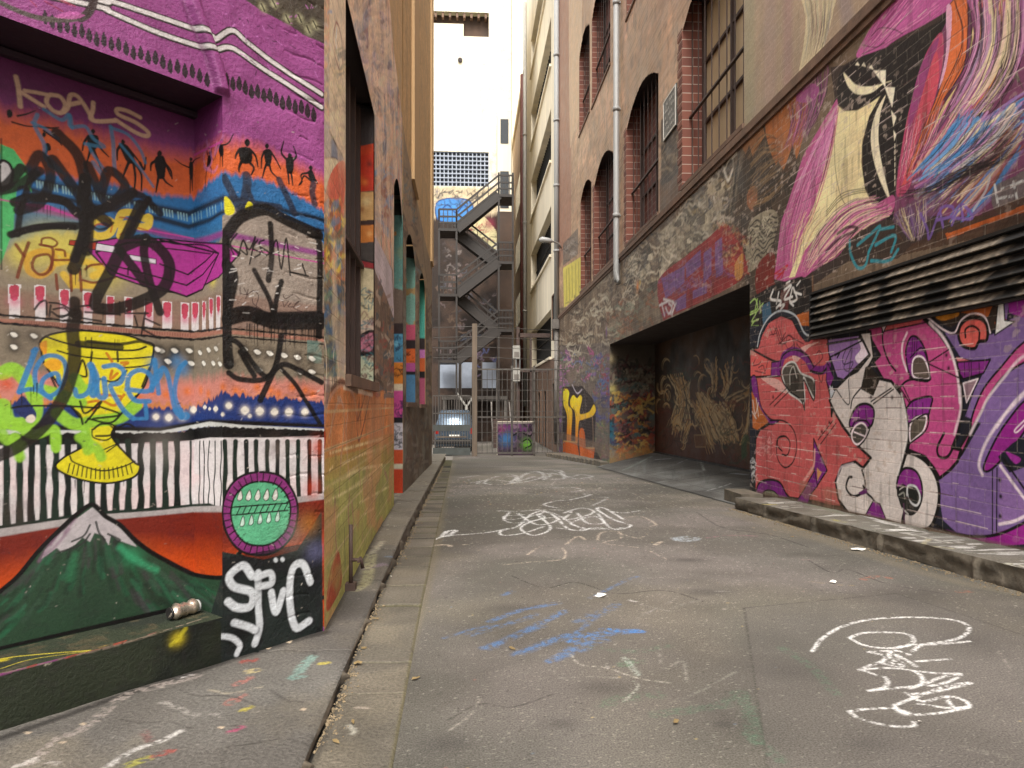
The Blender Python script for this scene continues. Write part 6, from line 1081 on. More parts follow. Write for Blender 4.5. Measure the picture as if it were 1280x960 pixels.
def opening(parent, O, A, u0, u1, z0, z1, dep, side=True, far=True, name='window', backm='darkin', bars=0, barm='iron', sillm='sill', nrm=None, barsD=.06, frame=True, rail=None, barw=.016, headm='dark', nearm='dark', glaze='glass', sillh=.06):
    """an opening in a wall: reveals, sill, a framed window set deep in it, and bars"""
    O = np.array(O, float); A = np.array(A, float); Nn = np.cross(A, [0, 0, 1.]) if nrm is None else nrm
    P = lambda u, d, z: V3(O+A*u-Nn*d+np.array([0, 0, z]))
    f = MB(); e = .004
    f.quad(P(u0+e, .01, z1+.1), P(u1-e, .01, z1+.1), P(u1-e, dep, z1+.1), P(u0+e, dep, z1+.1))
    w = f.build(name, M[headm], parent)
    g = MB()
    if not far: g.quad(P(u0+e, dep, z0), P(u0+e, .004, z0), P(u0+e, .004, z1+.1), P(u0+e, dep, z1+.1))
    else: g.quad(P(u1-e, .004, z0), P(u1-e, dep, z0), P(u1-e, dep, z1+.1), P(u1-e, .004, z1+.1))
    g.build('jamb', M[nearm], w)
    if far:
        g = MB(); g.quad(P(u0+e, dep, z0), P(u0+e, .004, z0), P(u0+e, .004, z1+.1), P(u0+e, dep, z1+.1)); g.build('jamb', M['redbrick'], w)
    s = MB()
    for a_, b_, c_, d_ in ((u0-.02, u1+.02, -.035, dep),):
        p = [P(a_, c_, z0-sillh), P(b_, c_, z0-sillh), P(b_, d_, z0-sillh), P(a_, d_, z0-sillh), P(a_, c_, z0+.01), P(b_, c_, z0+.01), P(b_, d_, z0+.03), P(a_, d_, z0+.03)]
        vs = [s.bm.verts.new(x) for x in p]
        for fc in ((3,2,1,0),(4,5,6,7),(0,1,5,4),(1,2,6,5),(2,3,7,6),(3,0,4,7)): s.bm.faces.new([vs[i] for i in fc])
    s.build('sill', M[sillm], w)
    b = MB(); b.quad(P(u0-.1, dep, z0-.1), P(u1+.1, dep, z0-.1), P(u1+.1, dep, z1+.4), P(u0-.1, dep, z1+.4)); b.build('pane', M[glaze], w)
    if frame:
        fr = MB()
        for uu in (u0+.05, (u0+u1)/2, u1-.05): fr.bar(P(uu, dep-.03, z0), P(uu, dep-.03, z1+.1), .08, .05)
        for zz in (z0+.06, z0+(z1-z0)*.35, z0+(z1-z0)*.68, z1): fr.bar(P(u0, dep-.03, zz), P(u1, dep-.03, zz), .05, .05)
        fr.build('frame', M['iron'], w)
    if bars:
        br = MB()
        for uu in np.linspace(u0+.06, u1-.06, bars): br.bar(P(uu, barsD, z0), P(uu, barsD, z1+.05), barw)
        for zz in (rail or (z0+.12,)): br.bar(P(u0, barsD-.02, zz), P(u1, barsD-.02, zz), .05, .03)
        br.build('bar_grille', M[barm], w)
    return w
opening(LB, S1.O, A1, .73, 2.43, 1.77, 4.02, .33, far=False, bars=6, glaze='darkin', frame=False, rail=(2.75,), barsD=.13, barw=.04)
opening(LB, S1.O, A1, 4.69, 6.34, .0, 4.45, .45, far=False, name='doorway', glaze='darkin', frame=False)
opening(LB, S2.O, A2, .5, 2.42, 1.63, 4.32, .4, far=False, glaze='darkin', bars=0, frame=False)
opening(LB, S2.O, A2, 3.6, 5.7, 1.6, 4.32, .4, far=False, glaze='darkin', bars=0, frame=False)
m = MB()                                            # the rest of the house: upper storey, end, roof
e1 = P0-3.2*D; e2 = e1-N*5
pts = [(P0[0], P0[1]), tuple(S1.pos(6.34, 0)[:2]), (-6., 9.6), tuple(e2[:2]), tuple(e1[:2])]
for (x0, y0), (x1, y1) in ((pts[1], pts[2]), (pts[2], pts[3]), (pts[3], pts[4])): m.quad((x0, y0, -.5), (x1, y1, -.5), (x1, y1, 7.6), (x0, y0, 7.6))
m.quad((pts[4][0], pts[4][1], 3.79), (pts[0][0], pts[0][1], 3.79), (pts[0][0], pts[0][1], 7.6), (pts[4][0], pts[4][1], 7.6))
m.quad(*[(x, y, 7.6) for x, y in pts]); m.build('upper_storeys', M['body'], LB)
m = MB(); a = S2.pos(0, 0); b = S2.pos(8.75, 0)
m.quad((b[0], b[1], -.6), (-7, b[1], -.6), (-7, b[1], 14.55), (b[0], b[1], 14.55)); m.quad((a[0], a[1], 14.55), (b[0], b[1], 14.55), (-7, b[1], 14.55), (-7, a[1], 14.55))
m.quad((-7, a[1], 7.5), (a[0], a[1], 7.5), (a[0], a[1], 14.55), (-7, a[1], 14.55)); m.build('rear_block', M['tan'], LB)
m = MB()
for px0, px1 in ((514.5, 520.5), (538, 540.5)):       # shallow piers on the tan upper wall
    q, t = S2.uvt(np.array([[px0, 100], [px1, 100]])); u0, u1 = q[:, 0]; u1 = min(u1, 8.74)
    for dd in (0,):
        p = [S2.pos(u0, 5.2), S2.pos(u1, 5.2), S2.pos(u1, 5.2)+S2.N*.05, S2.pos(u0, 5.2)+S2.N*.05]
        m = MB(); m.prism([(float(x[0]), float(x[1])) for x in p], 'z', 5.3, 14.5); m.build('wall_pier', M['tan'], LB)

# thin downpipe stub with a tap at the foot of the wall
q, t = S1.uvt(px('432,656 432,700 432,735')); pp = [S1.pos(u, v)+S1.N*.03 for u, v in q]
tp = MB(); tp.tube([V3(p) for p in pp], .012); tp.tube([V3(pp[1]), V3(pp[1]+S1.N*.06), V3(pp[1]+S1.N*.07-np.array([0, 0, .05]))], .012); tp.bar(V3(pp[1]+S1.N*.05+A1*-.05), V3(pp[1]+S1.N*.05+A1*.05), .014); tp.box(pp[2][0]-.03, pp[2][0]+.03, pp[2][1]-.03, pp[2][1]+.03, float(pp[2][2])-.05, float(pp[2][2])+.03)
tag(tp.build('water_tap', M['iron']), 'small grey standpipe tap at the foot of the orange and green wall', 'tap')

# ------------------------------------------------------------------ right building
RB = thing('brick_warehouse', 'tall brown brick warehouse with arched barred windows above a huge magenta and white mural', 'building')
RW.mesh('mural_wall', M['wall_r'], RB)
for i, (a, b, c, d, e) in enumerate(WINR):
    opening(RB, (XR, 0, 0), (0, -1, 0), -b, -a, c, d, .42, bars=(9 if b-a > 2.3 else 7), rail=(c+1.25,) if c < 6 else (c+1.2,), nearm='redbricky', headm='dark', glaze=('wood' if i == 0 else 'redpane'), barm='iron', barsD=.16)
# the jambs of the nearest two windows are of worn red brick, with red quoins on the wall face
m = MB()
for (a, b, c, d, e) in WINR[:3]:
    k = 0; zz = c+.0; m = MB()
    while zz < d-.5: m.box(XR-.006-.004*(k % 2), XR+.02, b, b+.22+.05*(k % 2), zz, zz+.145); zz += .16; k += 1
    m.build('quoin_bricks', M['redbricky'], RB)
m = MB(); m.box(XR-.06, XR+.05, -2, 29.2, 5.29, 5.40); m.box(XR-.03, XR+.05, -2, 29.2, 5.22, 5.288); m.build('string_course', M['sill'], RB)
m = MB()
for y0_, y1_, h_ in ((-2, 15.2, 14.6), (15.2, 29.24, 20.9)):
    m.quad((XR, y0_, -1 if y0_ < 0 else 14.6), (9, y0_, -1 if y0_ < 0 else 14.6), (9, y0_, h_), (XR, y0_, h_)); m.quad((XR, y1_, 14.6 if y1_ < 20 else -1), (XR, y1_, 20.9), (9, y1_, 20.9), (9, y1_, 14.6 if y1_ < 20 else -1)); m.quad((XR, y0_, h_), (XR, y1_, h_), (9, y1_, h_), (9, y0_, h_)); m.quad((9, y0_, -1), (9, y1_, -1), (9, y1_, h_), (9, y0_, h_))
m.build('rear_shell', M['body'], RB)
gd = GD.mesh('garage_door', M['gar'], RB); GR.mesh('garage_side_wall', M['jamb'], RB)
m = MB(); m.box(XR+.001, XD+.3, GY0, GY1, GZ, GZ+.2); m.build('garage_lintel', M['dark'], RB)
m = MB(); m.box(XR+.001, XD+.3, GY0-.3, GY0-.002, -.3, GZ+.1); m.build('garage_side_pier', M['dark'], RB)
m = MB(); m.bar((XD-.02, GY1, .31), (XD-.02, GY0-.4, .45), .05, .04); m.build('door_foot', M['black'], gd)
# louvred vent
vt = MB(); LY0, LY1, LZ0, LZ1 = 1.0, 7.30, 2.34, 2.815
vt.box(XR-.05, XR-.002, LY0, LY1, LZ0-.02, LZ0+.0); vt.box(XR-.05, XR-.002, LY0, LY1, LZ1, LZ1+.025); vt.box(XR-.05, XR-.002, LY1, LY1+.03, LZ0-.02, LZ1+.025)
v = vt.build('louvre_vent', M['black'], RB); m = MB(); m.box(XR-.012, XR-.003, LY0, LY1, LZ0, LZ1); m.build('backing', M['darkin'], v)
lm, nt_, bs_ = mat('tagged_louvre_metal'); tc_ = nd(nt_, 'ShaderNodeTexCoord'); n_ = nd(nt_, 'ShaderNodeTexNoise', Scale=1.9, Detail=3., Roughness=.5); nt_.links.new(tc_.outputs['Object'], n_.inputs['Vector']); n2_ = nd(nt_, 'ShaderNodeTexNoise', Scale=14., Detail=5.); nt_.links.new(tc_.outputs['Object'], n2_.inputs['Vector'])
c_ = mixc(nt_, tuple(lin((74, 66, 58))), tuple(lin((134, 122, 106))), ramp(nt_, n2_.outputs[0], .35, .65)); c_ = mixc(nt_, c_, tuple(lin((20, 18, 17))), ramp(nt_, n_.outputs[0], .5, .56)); nt_.links.new(c_, bs_.inputs['Base Color']); bs_.inputs['Roughness'].default_value = .55
b_ = nd(nt_, 'ShaderNodeBump', Strength=.3, Distance=.01); nt_.links.new(n2_.outputs[0], b_.inputs['Height']); nt_.links.new(b_.outputs[0], bs_.inputs['Normal'])
for k in range(6):
    z0 = LZ0+.008+k*.0785+(0, .003, -.002, .002, -.003, .001)[k]; m = MB(); m.prism([(XR-.014, z0+.066), (XR-.06, z0+.01), (XR-.066, z0+.002), (XR-.06, z0-.004), (XR-.05, z0+.004), (XR-.010, z0+.056)], 'y', LY0+.01, LY1-.005); m.build('slat', lm, v)
# plaque and yellow poster
m = MB(); m.box(XR-.03, XR-.002, 12.29, 13.11, 6.74, 7.52); sg = tag(m.build('wall_plaque', plain('dark_plaque', (70, 66, 60), .5)), 'small dark plaque with white border and worn lettering between two arched windows', 'plaque')
m = MB()
for z_ in (6.755, 7.475): m.box(XR-.038, XR-.031, 12.3, 13.1, z_, z_+.03)
for y_ in (12.3, 13.07): m.box(XR-.038, XR-.031, y_, y_+.03, 6.786, 7.474)
m.build('border', M['litter'], sg); m = MB()
rs = random.Random(3)
for r_ in range(5):
    for c_ in range(6):
        if rs.random() < .75: m.box(XR-.036, XR-.031, 12.42+c_*.1, 12.42+c_*.1+rs.uniform(.03, .07), 6.87+r_*.12, 6.87+r_*.12+.05)
m.build('lettering', plain('worn_letter_paint', (150, 146, 138), .6), sg)
# drain pipes
def pipe(name, pts, r, m_, label, brk=()):
    t_ = thing(name, label, 'drainpipe', V3(pts[-1])); o = Vector(V3(pts[-1]))
    k = MB(); k.tube([Vector(p)-o for p in pts], r, 12); k.build('pipe', m_, t_)
    for z_ in brk:
        k = MB(); c = Vector((pts[0][0], pts[0][1], z_))-o; k.tube([c-Vector((0, 0, .05)), c+Vector((0, 0, .05))], r*1.25, 12); k.box(c.x, c.x+abs(XR-pts[0][0]), c.y-.03, c.y+.03, c.z-.02, c.z+.02); k.build('bracket', m_, t_)
    return t_
xp = XR-.11
pipe('drainpipe', [(xp, 17.05, 20.5), (xp, 17.05, 4.95), (xp, 17.0, 4.75), (xp+.04, 16.95, 4.66)], .072, M['zinc'], 'grey galvanised drainpipe ending above the red painted patch of the warehouse wall', (6.4, 9.1, 11.8, 14.5))
pb = pipe('drainpipe', [(xp, 29.0, 20.5), (xp, 29.0, 5.2)], .11, M['zinc'], 'pale drainpipe with a hopper where the brick and cream buildings meet', (8.2, 11, 13.8, 16.6))
k = MB(); k.box(-.2, .2, -.2, .2, -.35, .05); k.tube([(0, 0, -.3), (.0, 0, -5.3)], .1); k.build('hopper', M['greyiron'], pb)
# street lamp on the wall
sl = thing('street_lamp', 'small grey street lamp on a bracket above the alley', 'street lamp', (XR-.13, 28.2, 8.38))
k = MB(); k.tube([(.13, 0, -.25), (0, 0, -.05), (-.2, 0, .02), (-.3, 0, .03)], .035); k.build('arm', M['greyiron'], sl)
k = MB(); k.tube([(-.25, 0, .03), (-.35, 0, .05), (-.7, 0, .1), (-.82, 0, .09)], [.05, .11, .13, .05], 10); k.build('lamp_head', M['zinc'], sl)
k = MB(); k.tube([(-.4, 0, -.06), (-.62, 0, -.02)], [.06, .05], 8); k.build('lens', M['glass'], sl)
# ------------------------------------------------------------------ cream building, far right
CB = thing('cream_building', 'cream concrete building with long dark barred windows beyond the brick warehouse', 'building', (0, 0, 0))
XC, CY0, CY1 = 3.86, 29.26, 47.
m = MB(); lv = [(6.2, 3.9), (11.15, 8.8), (15.8, 13.3), (20.2, 17.9), (24.8, 22.5)]; zs = -1.
for zt, zb in lv:
    m.box(XC, 9, CY0, CY1, zs, zb); m.box(XC, 9, CY0, 32.4, zb, zt); m.box(XC, 9, 43.2, CY1, zb, zt); zs = zt
m.box(XC, 9, CY0, CY1, zs, 30.); m.build('wall', M['cream'], CB)
m = MB(); m.box(XC-.03, XC-.004, CY0+.05, CY1, -1, 3.76); m.build('plinth', M['sill'], CB)  # darker lower storey sheet: grime, with its shade also put into the colour
for zt, zb in lv:
    w = MB(); w.box(XC+.5, XC+.53, 32.41, 43.19, zb, zt); w = w.build('window', M['glass'], CB)
    k = MB()
    for y_ in np.arange(32.7, 43, .42): k.bar((XC+.35, y_, zb), (XC+.35, y_, zt), .05)
    k.bar((XC+.34, 32.4, zb+1.2), (XC+.34, 43.2, zb+1.2), .06); k.build('bar_grille', M['black'], w)
    k = MB(); k.box(XC-.1, XC+.3, 32.3, 43.3, zb-.13, zb-.003); k.build('sill', M['cream'], w)
for y_, z0, z1 in ((30.2, 4.6, 6.6), (30.0, .2, 2.6), (33.5, -.5, 2.3), (36.5, -.5, 2.3)):
    w = MB(); w.box(XC-.05, XC-.034 if z0 < 3 else XC-.003, y_, y_+1.1, z0, z1); w = w.build('window' if z0 > 3 else 'door', M['darkin'], CB)
    k = MB()
    for yy in (y_, y_+1.1): k.bar((XC-.06, yy, z0), (XC-.06, yy, z1), .1, .06)
    k.bar((XC-.06, y_, z1), (XC-.06, y_+1.1, z1), .1, .06); k.build('frame', M['sill'], w)
pipe('drainpipe', [(3.7, 46.2, 29), (3.7, 46.2, 1.5)], .12, M['whitep'], 'slim white drainpipe at the far edge of the cream building', (8, 14, 20))
m = MB(); m.box(3.95, 9, 47.3, 63, -.6, 25.3); f_ = tag(m.build('rear_building', plain('faded_pink_render', (190, 168, 148), .8, var=.2, sc=.7, streak=True)), 'narrow faded building with a rust brown pipe beyond the cream one', 'building')
m = MB(); m.box(3.8, 9.2, 47.2, 63, 25.3, 25.9); m.build('cornice', M['cream'], f_); m = MB(); m.tube([(3.72, 48.5, 25.2), (3.72, 48.5, -.4)], .17); m.build('downpipe', plain('rust_red_iron', (96, 52, 44), .6), f_)
for z_ in (3.5, 8.2, 12.9, 17.6):
    m = MB(); m.box(3.93, 3.946, 50.5, 59, z_, z_+2.4); m.build('window', M['glass'], f_)

# ------------------------------------------------------------------ end of the alley
YE_ = 40.
q = Surf((0, YE_, 0), (1, 0, 0), Z, np.arange(-7, 2.45, .045), np.concatenate([np.arange(-.7, 14.4, .045), np.arange(14.4, 27, .15)]), (240, 232, 208), .92)
EW = q
EW.hole(-2.25, 1.08, 14.42, 16.45); EW.hole(-2.25, 1.08, 23.2, 24.65)
paint_end(EW)
EB = thing('white_rear_building', 'sunlit white building closing the alley, with a dark gridded window over a graffiti-covered base', 'building', (0, 0, 0))
EW.mesh('wall', M['wall_f'], EB)
m = MB(); m.box(-2.35, 1.15, YE_+.25, YE_+.3, 14.3, 16.6); w = m.build('window', plain('blue_black_glass', (34, 42, 52), .25), EB)
m = MB()
for x_ in np.linspace(-2.25, 1.08, 15): m.box(x_-.03, x_+.03, YE_+.06, YE_+.2, 14.42, 16.45)
for z_ in np.linspace(14.42, 16.45, 9): m.box(-2.25, 1.08, YE_+.05, YE_+.19, z_-.03, z_+.03)
m.build('grid_frame', M['panel'], w)
m = MB(); m.box(-2.3, 1.1, YE_+.5, YE_+.55, 23.1, 24.7); w = m.build('loggia', M['brown'], EB)
m = MB(); m.box(-2.25, 1.08, YE_+.02, YE_+.49, 23.2, 23.24); m.box(-2.24, -.4, YE_+.1, YE_+.48, 23.24, 24.0); m.build('parapet', M['cream'], w)
for x_ in np.arange(-2.1, 1, .42): m = MB(); m.box(x_, x_+.13, YE_+.05, YE_+.4, 24.35, 24.64); m.build('bracket', M['sill'], w)
m = MB(); m.tube([(-.6, YE_-.1, 21.8), (-.6, YE_+.05, 21.8)], .13, 14); m.build('vent_outlet', M['dark'], EB)
m = MB(); m.quad((-7, YE_, -1), (-7, YE_, 26.9), (-7, 52, 26.9), (-7, 52, -1)); m.quad((2.44, YE_, -1), (2.44, 63, -1), (2.44, 63, 26.9), (2.44, YE_, 26.9)); m.quad((-7, YE_, 26.9), (2.44, YE_, 26.9), (2.44, 52, 26.9), (-7, 52, 26.9)); m.quad((2.44, 63, 7), (9, 63, 7), (9, 63, 44), (2.44, 63, 44)); m.build('side_wall', M['white'], EB)
# small stair head beside it
sh = thing('stair_lobby', 'narrow grey stair lobby with a glass door at the top landing of the fire escape', 'building', (2.0, 38.4, 0))
m = MB(); m.box(-.45, .35, .6, 1.5, 12.7, 18.4); m.build('wall', M['cream'], sh); m = MB(); m.box(-.45, .44, .6, 1.5, -.6, 12.69); m.build('base', M['brown'], sh); m = MB(); m.box(-.3, .2, .57, .597, 12.9, 15); m.build('door', M['glass'], sh); m = MB(); m.box(-.28, .18, .58, .598, 16.6, 18); m.build('window', M['glass'], sh)
# fire escape
FE = thing('fire_escape', 'grey steel fire escape zigzagging up the brown rear wall', 'fire escape', (0, 36, -.56))
XL0, XL1, XR0, XR1, ZB = -1.65, -.73, 1.5, 2.25, .56
lev = [('R', 12.75), ('L', 10.9), ('R', 9.2), ('L', 7.45), ('R', 5.6), ('L', 3.95)]
def add(name, f, mm='feiron'):
    k = MB(); f(k); return k.build(name, M[mm], FE)
for x_ in (XL0, XL1): add('post', lambda k: k.box(x_-.05, x_+.05, -.05, .05, 0, 11.9+ZB))
for x_ in (XR0, XR1): add('post', lambda k: k.box(x_-.05, x_+.05, -.05, .05, 0, 13.9+ZB))
def rail(k, x0, z0, x1, z1, y, h=1.0):
    for f_ in (h, h*.62, h*.3): k.bar((x0, y, z0+f_), (x1, y, z1+f_), .05, .09)
    for t_ in np.linspace(0, 1, 5): k.bar((x0+(x1-x0)*t_, y, z0+(z1-z0)*t_), (x0+(x1-x0)*t_, y, z0+(z1-z0)*t_+h), .04)
for sd, z_ in lev:
    x0, x1 = (XL0, XL1) if sd == 'L' else (XR0, XR1); z_ += ZB
    p_ = add('landing', lambda k: (k.box(x0-.03, x1+.03, -.06, 1.6, z_-.14, z_), None))
    k = MB(); rail(k, x0, z_, x1, z_, -.03); k.build('railing', M['feiron'], p_)
for i in range(len(lev)-1):
    (s0, z0), (s1, z1) = lev[i], lev[i+1]; y0 = 0. if s0 == 'R' else .8
    xa, xb = (XR0, XL1) if s0 == 'R' else (XL1, XR0); z0 += ZB; z1 += ZB
    f_ = add('flight', lambda k: [k.bar((xa, y_, z0-.02), (xb, y_, z1-.02), .06, .5) for y_ in (y0, y0+.72)])
    k = MB()
    for t_ in np.linspace(.04, .96, 10): k.box(xa+(xb-xa)*t_-.13, xa+(xb-xa)*t_+.13, y0+.03, y0+.69, z0+(z1-z0)*t_-.06, z0+(z1-z0)*t_-.02)
    k.build('treads', M['iron'], f_); k = MB(); rail(k, xa, z0, xb, z1, y0-.02); k.build('railing', M['feiron'], f_)
# ground floor clutter behind the fence
for i, x_ in enumerate((549, 577, 603)):
    t_ = 38.; d = sight(np.array([x_, x_+ (24 if i == 0 else 17)]), np.array([485, 453])); k_ = t_/d[:, 1]
    X0, X1 = d[0, 0]*k_[0], d[1, 0]*k_[1]; zb, zt = HC+d[0, 2]*k_[0], HC+d[1, 2]*k_[1]
    m = MB(); m.box(X0, X1, t_, t_+.06, zb, zt)
    o_ = tag(m.build('hoarding_sheet', M['panel']), ('widest pale blue sheet under the fire escape, beside the left wall', 'middle pale blue sheet under the fire escape, behind the thick post', 'pale blue sheet under the fire escape, nearest the ground stair')[i], 'sheet', 'pale sheets fixed under the fire escape')
    m = MB(); m.box(X0-.04, X0, t_-.03, t_+.09, -.56, zt+.1); m.box(X1, X1+.04, t_-.03, t_+.09, -.56, zt+.1); m.build('leg', M['greyiron'], o_)
m = MB(); m.box(-1.6, 2.1, 38.4, 39.9, 1.9, 2.1); m.box(-1.55, -1.4, 38.45, 38.6, -.56, 1.9); m.box(1.9, 2.05, 38.45, 38.6, -.56, 1.9); tag(m.build('loading_deck', M['greyiron']), 'grey loading deck behind the pale sheets at the foot of the fire escape', 'deck')
d = sight(583, 506); k_ = 36.9/d[1]; m = MB(); m.bar((d[0]*k_, 36.9, -.56), (d[0]*k_, 36.9, 1.6), .12); m.bar((d[0]*k_, 36.9, 1.5), (d[0]*k_-.55, 36.9, 2.3), .1); m.bar((d[0]*k_, 36.9, 1.5), (d[0]*k_+.55, 36.9, 2.3), .1)
tag(m.build('forked_post', M['whitep']), 'pale Y-shaped prop under the pale blue sheets', 'post')
st = thing('ground_stair', 'short dark stair rising behind the painted block at the end of the alley', 'stair', (1.55, 34., -.56))
for k_ in range(7): m = MB(); m.box(-.4, .45, k_*.28, k_*.28+.3, 0 if k_ < 1 else k_*.2-.04, (k_+1)*.2); m.build('step', M['iron'], st)
m = MB(); m.bar((-.45, 0, .9), (-.45, 2., 2.3), .06); m.bar((-.45, 0, 0), (-.45, 0, .9), .06); m.bar((.5, 0, .9), (.5, 2., 2.3), .06); m.bar((.5, 0, 0), (.5, 0, .9), .06); m.build('handrail', M['greyiron'], st)
for i, (y0, y1) in enumerate(((432, 449), (460, 477))):
    d = sight(np.array([641, 650]), np.array([y1, y0])); k_ = 33/d[:, 1]; m = MB(); X0, X1 = d[0, 0]*k_[0], d[1, 0]*k_[1]
    m.box(X0, X1, 32.9, 33.1, HC+d[0, 2]*k_[0], HC+d[1, 2]*k_[1]); o_ = tag(m.build('meter_box', M['whitep'], bevel=.02), ('upper white meter box on the dark frame left of the cream building', 'lower white meter box on the dark frame left of the cream building')[i], 'meter box', 'white meter boxes')
    m = MB(); m.box(X0+.06, X1-.06, 32.885, 32.898, HC+d[0, 2]*k_[0]+.1, HC+d[0, 2]*k_[0]+.35); m.build('dial_plate', M['greyiron'], o_)
m = MB(); m.box(2.25, 2.4, 33.12, 33.3, -.56, 5.4); m.box(2.35, 3.9, 33.12, 33.25, 4.9, 5.1); m.box(2.35, 3.9, 33.12, 33.25, 3.2, 3.35); m.box(2.9, 3., 33.12, 33.2, -.5, 4.9); tag(m.build('pipe_rack', M['iron']), 'rusty steel frame carrying two white meter boxes', 'frame')
# ------------------------------------------------------------------ fence across the alley
YF = 27.; gz = float(zg(YF))
FN = thing('wire_fence', 'tall rusty wire mesh fence closing the far end of the alley', 'fence', (0, YF, gz))
fx = lambda x_: float(sight(x_, 500)[0]/sight(x_, 500)[1]*YF)
m = MB()
for x_ in np.arange(fx(590), 3.78, .2): m.bar((x_, 0, .1), (x_, 0, 3.45), .022)
for z_ in np.arange(.1, 3.5, .42): m.bar((fx(590), .012, z_), (3.78, .012, z_), .02)
m.build('mesh', M['mesh'], FN)
m = MB()
for z_ in (.12, 1.55, 3.45): m.bar((fx(590), .03, z_), (3.79, .03, z_), .06)
m.build('rail', M['feiron2'], FN)
for x_ in (640, 668, 698): m = MB(); m.box(fx(x_)-.04, fx(x_)+.04, .04, .12, 0, 3.6); m.build('post', M['feiron2'], FN)
m = MB()
for z_ in (3.9, 4.3, 4.7, 5.1): m.tube([(fx(541), .1, z_), (fx(593), .05, z_+.05), (3.75, .1, z_-.1)], .012, 5)
m.build('top_wire', M['mesh'], FN)
GT = thing('steel_gate', 'grey steel gate with barred top and plated foot in front of the parked car', 'gate', (fx(541), YF-.02, gz)); gw = fx(588)-fx(541)
m = MB(); m.box(0, gw, 0, .05, .05, .34); m.box(0, gw, 0, .05, 1.0, 1.25); m.build('plate', plain('gate_plate', (76, 80, 78), .6, .1, var=.3, sc=3), GT)
m = MB()
for x_ in np.linspace(0, gw, 15): m.bar((x_, .025, .34), (x_, .025, 2.4), .028)
for z_ in (.62, 1.7, 2.4): m.bar((0, .025, z_), (gw, .025, z_), .05)
m.build('bars', M['feiron2'], GT); m = MB(); m.box(gw*.1, gw*.9, -.03, -.005, .74, .8); m.build('bolt', M['post'], GT)
d = sight(593.2, 400); m = MB(); xx = d[0]/d[1]*YF; m.box(xx-.1, xx+.1, YF-.14, YF+.06, gz-.05, HC+(506-405)/850*YF)
tag(m.build('fence_post', M['post'], bevel=.015), 'thick pale weathered post beside the gate, taller than the fence', 'post')
# painted block in front of the stair
BK = Surf((0, 0, 0), (1, 0, 0), Z, np.zeros(2), np.zeros(2)); YB = 28.0; zb_ = float(zg(YB))
x0, x1 = float(sight(622, 500)[0]/sight(622, 500)[1]*YB), float(sight(668.5, 500)[0]/sight(668.5, 500)[1]*YB)
BK = Surf((0, YB, 0), (1, 0, 0), Z, np.arange(x0, x1+.01, .02), np.arange(zb_-.02, HC-(527-506)/850*YB, .02), (90, 70, 90), .8)
BK.scrib(px('622,528 668,528 668,566 622,566'), 60, [(120, 60, 120), (60, 50, 60), (150, 120, 140), (30, 26, 30)], (1, 3), (5, 12), 4)
BK.band(px('620,547 670,560'), px('620,575 670,575'), (70, 56, 60), .6, 4, 1); BK.sp(633, 549, 9, (70, 130, 190), .95); BK.sp(627, 537, 5, (150, 60, 110), .8); BK.sp(658, 552, 10, (30, 26, 28), .9); BK.sp(659, 555, 7, (120, 190, 60), .95); BK.st(px('653,552 660,549 664,556 657,560'), 1.6, K); BK.st(px('640,545 650,540 662,545 668,538'), 2, K, .9); BK.band(px('620,525 670,525'), px('620,530 670,529'), (190, 180, 170), .8, 1, 1)
bo = thing('painted_block', 'low concrete block covered in blue and green graffiti behind the fence', 'block'); BK.mesh('front', M['jamb'], bo)
m = MB(); zt = float(BK.V[-1]); e_ = float(BK.U[-1]); m.quad((x0, YB, zt), (e_, YB, zt), (e_, YB+.9, zt), (x0, YB+.9, zt)); m.quad((x0, YB, zb_-.1), (x0, YB, zt), (x0, YB+.9, zt), (x0, YB+.9, zb_-.1)); m.quad((e_, YB, zb_-.1), (e_, YB+.9, zb_-.1), (e_, YB+.9, zt), (e_, YB, zt)); m.quad((x0, YB+.9, zb_-.1), (x0, YB+.9, zt), (e_, YB+.9, zt), (e_, YB+.9, zb_-.1)); m.build('body', M['cream'], bo)
# parked car seen from behind through the gate
CR = thing('parked_car', 'silver blue car parked tail-first behind the steel gate', 'car', (float(sight(568, 500)[0]/sight(568, 500)[1]*31), 31., -.56))
def hull(secs):
    k = MB(); rings = []
    for y, prof in secs: rings.append([k.bm.verts.new((x, y, z)) for x, z in prof])
    n = len(rings[0])
    for a, b in zip(rings, rings[1:]):
        for i in range(n): k.bm.faces.new([a[i], a[(i+1) % n], b[(i+1) % n], b[i]]).smooth = True
    k.bm.faces.new(rings[0]); k.bm.faces.new(rings[-1][::-1]); return k
def prof(w, z0, zs, wt, z1): return [(-w*.92, z0), (w*.92, z0), (w, z0+.18), (w, zs), (wt, z1-.08), (wt*.9, z1), (-wt*.9, z1), (-wt, z1-.08), (-w, zs), (-w, z0+.18)]
body = hull([(0, prof(.8, .35, .9, .72, 1.0)), (.08, prof(.88, .28, 1.02, .74, 1.1)), (.2, prof(.9, .25, 1.05, .72, 1.5)), (.5, prof(.92, .22, 1.05, .7, 1.86)), (1.2, prof(.92, .22, 1.05, .72, 1.92)), (2.4, prof(.92, .22, 1.05, .7, 1.9)), (3.1, prof(.92, .22, 1.05, .74, 1.3)), (4.1, prof(.9, .24, .9, .76, 1.02)), (4.3, prof(.82, .3, .7, .7, .8))]).build('body', M['carp'], CR)
m = MB(); m.quad((-.66, .115, 1.2), (.66, .115, 1.2), (.6, .44, 1.74), (-.6, .44, 1.74)); m.quad((-.66, .135, 1.2), (.66, .135, 1.2), (.6, .46, 1.74), (-.6, .46, 1.74)); m.build('rear_window', M['carg'], CR)
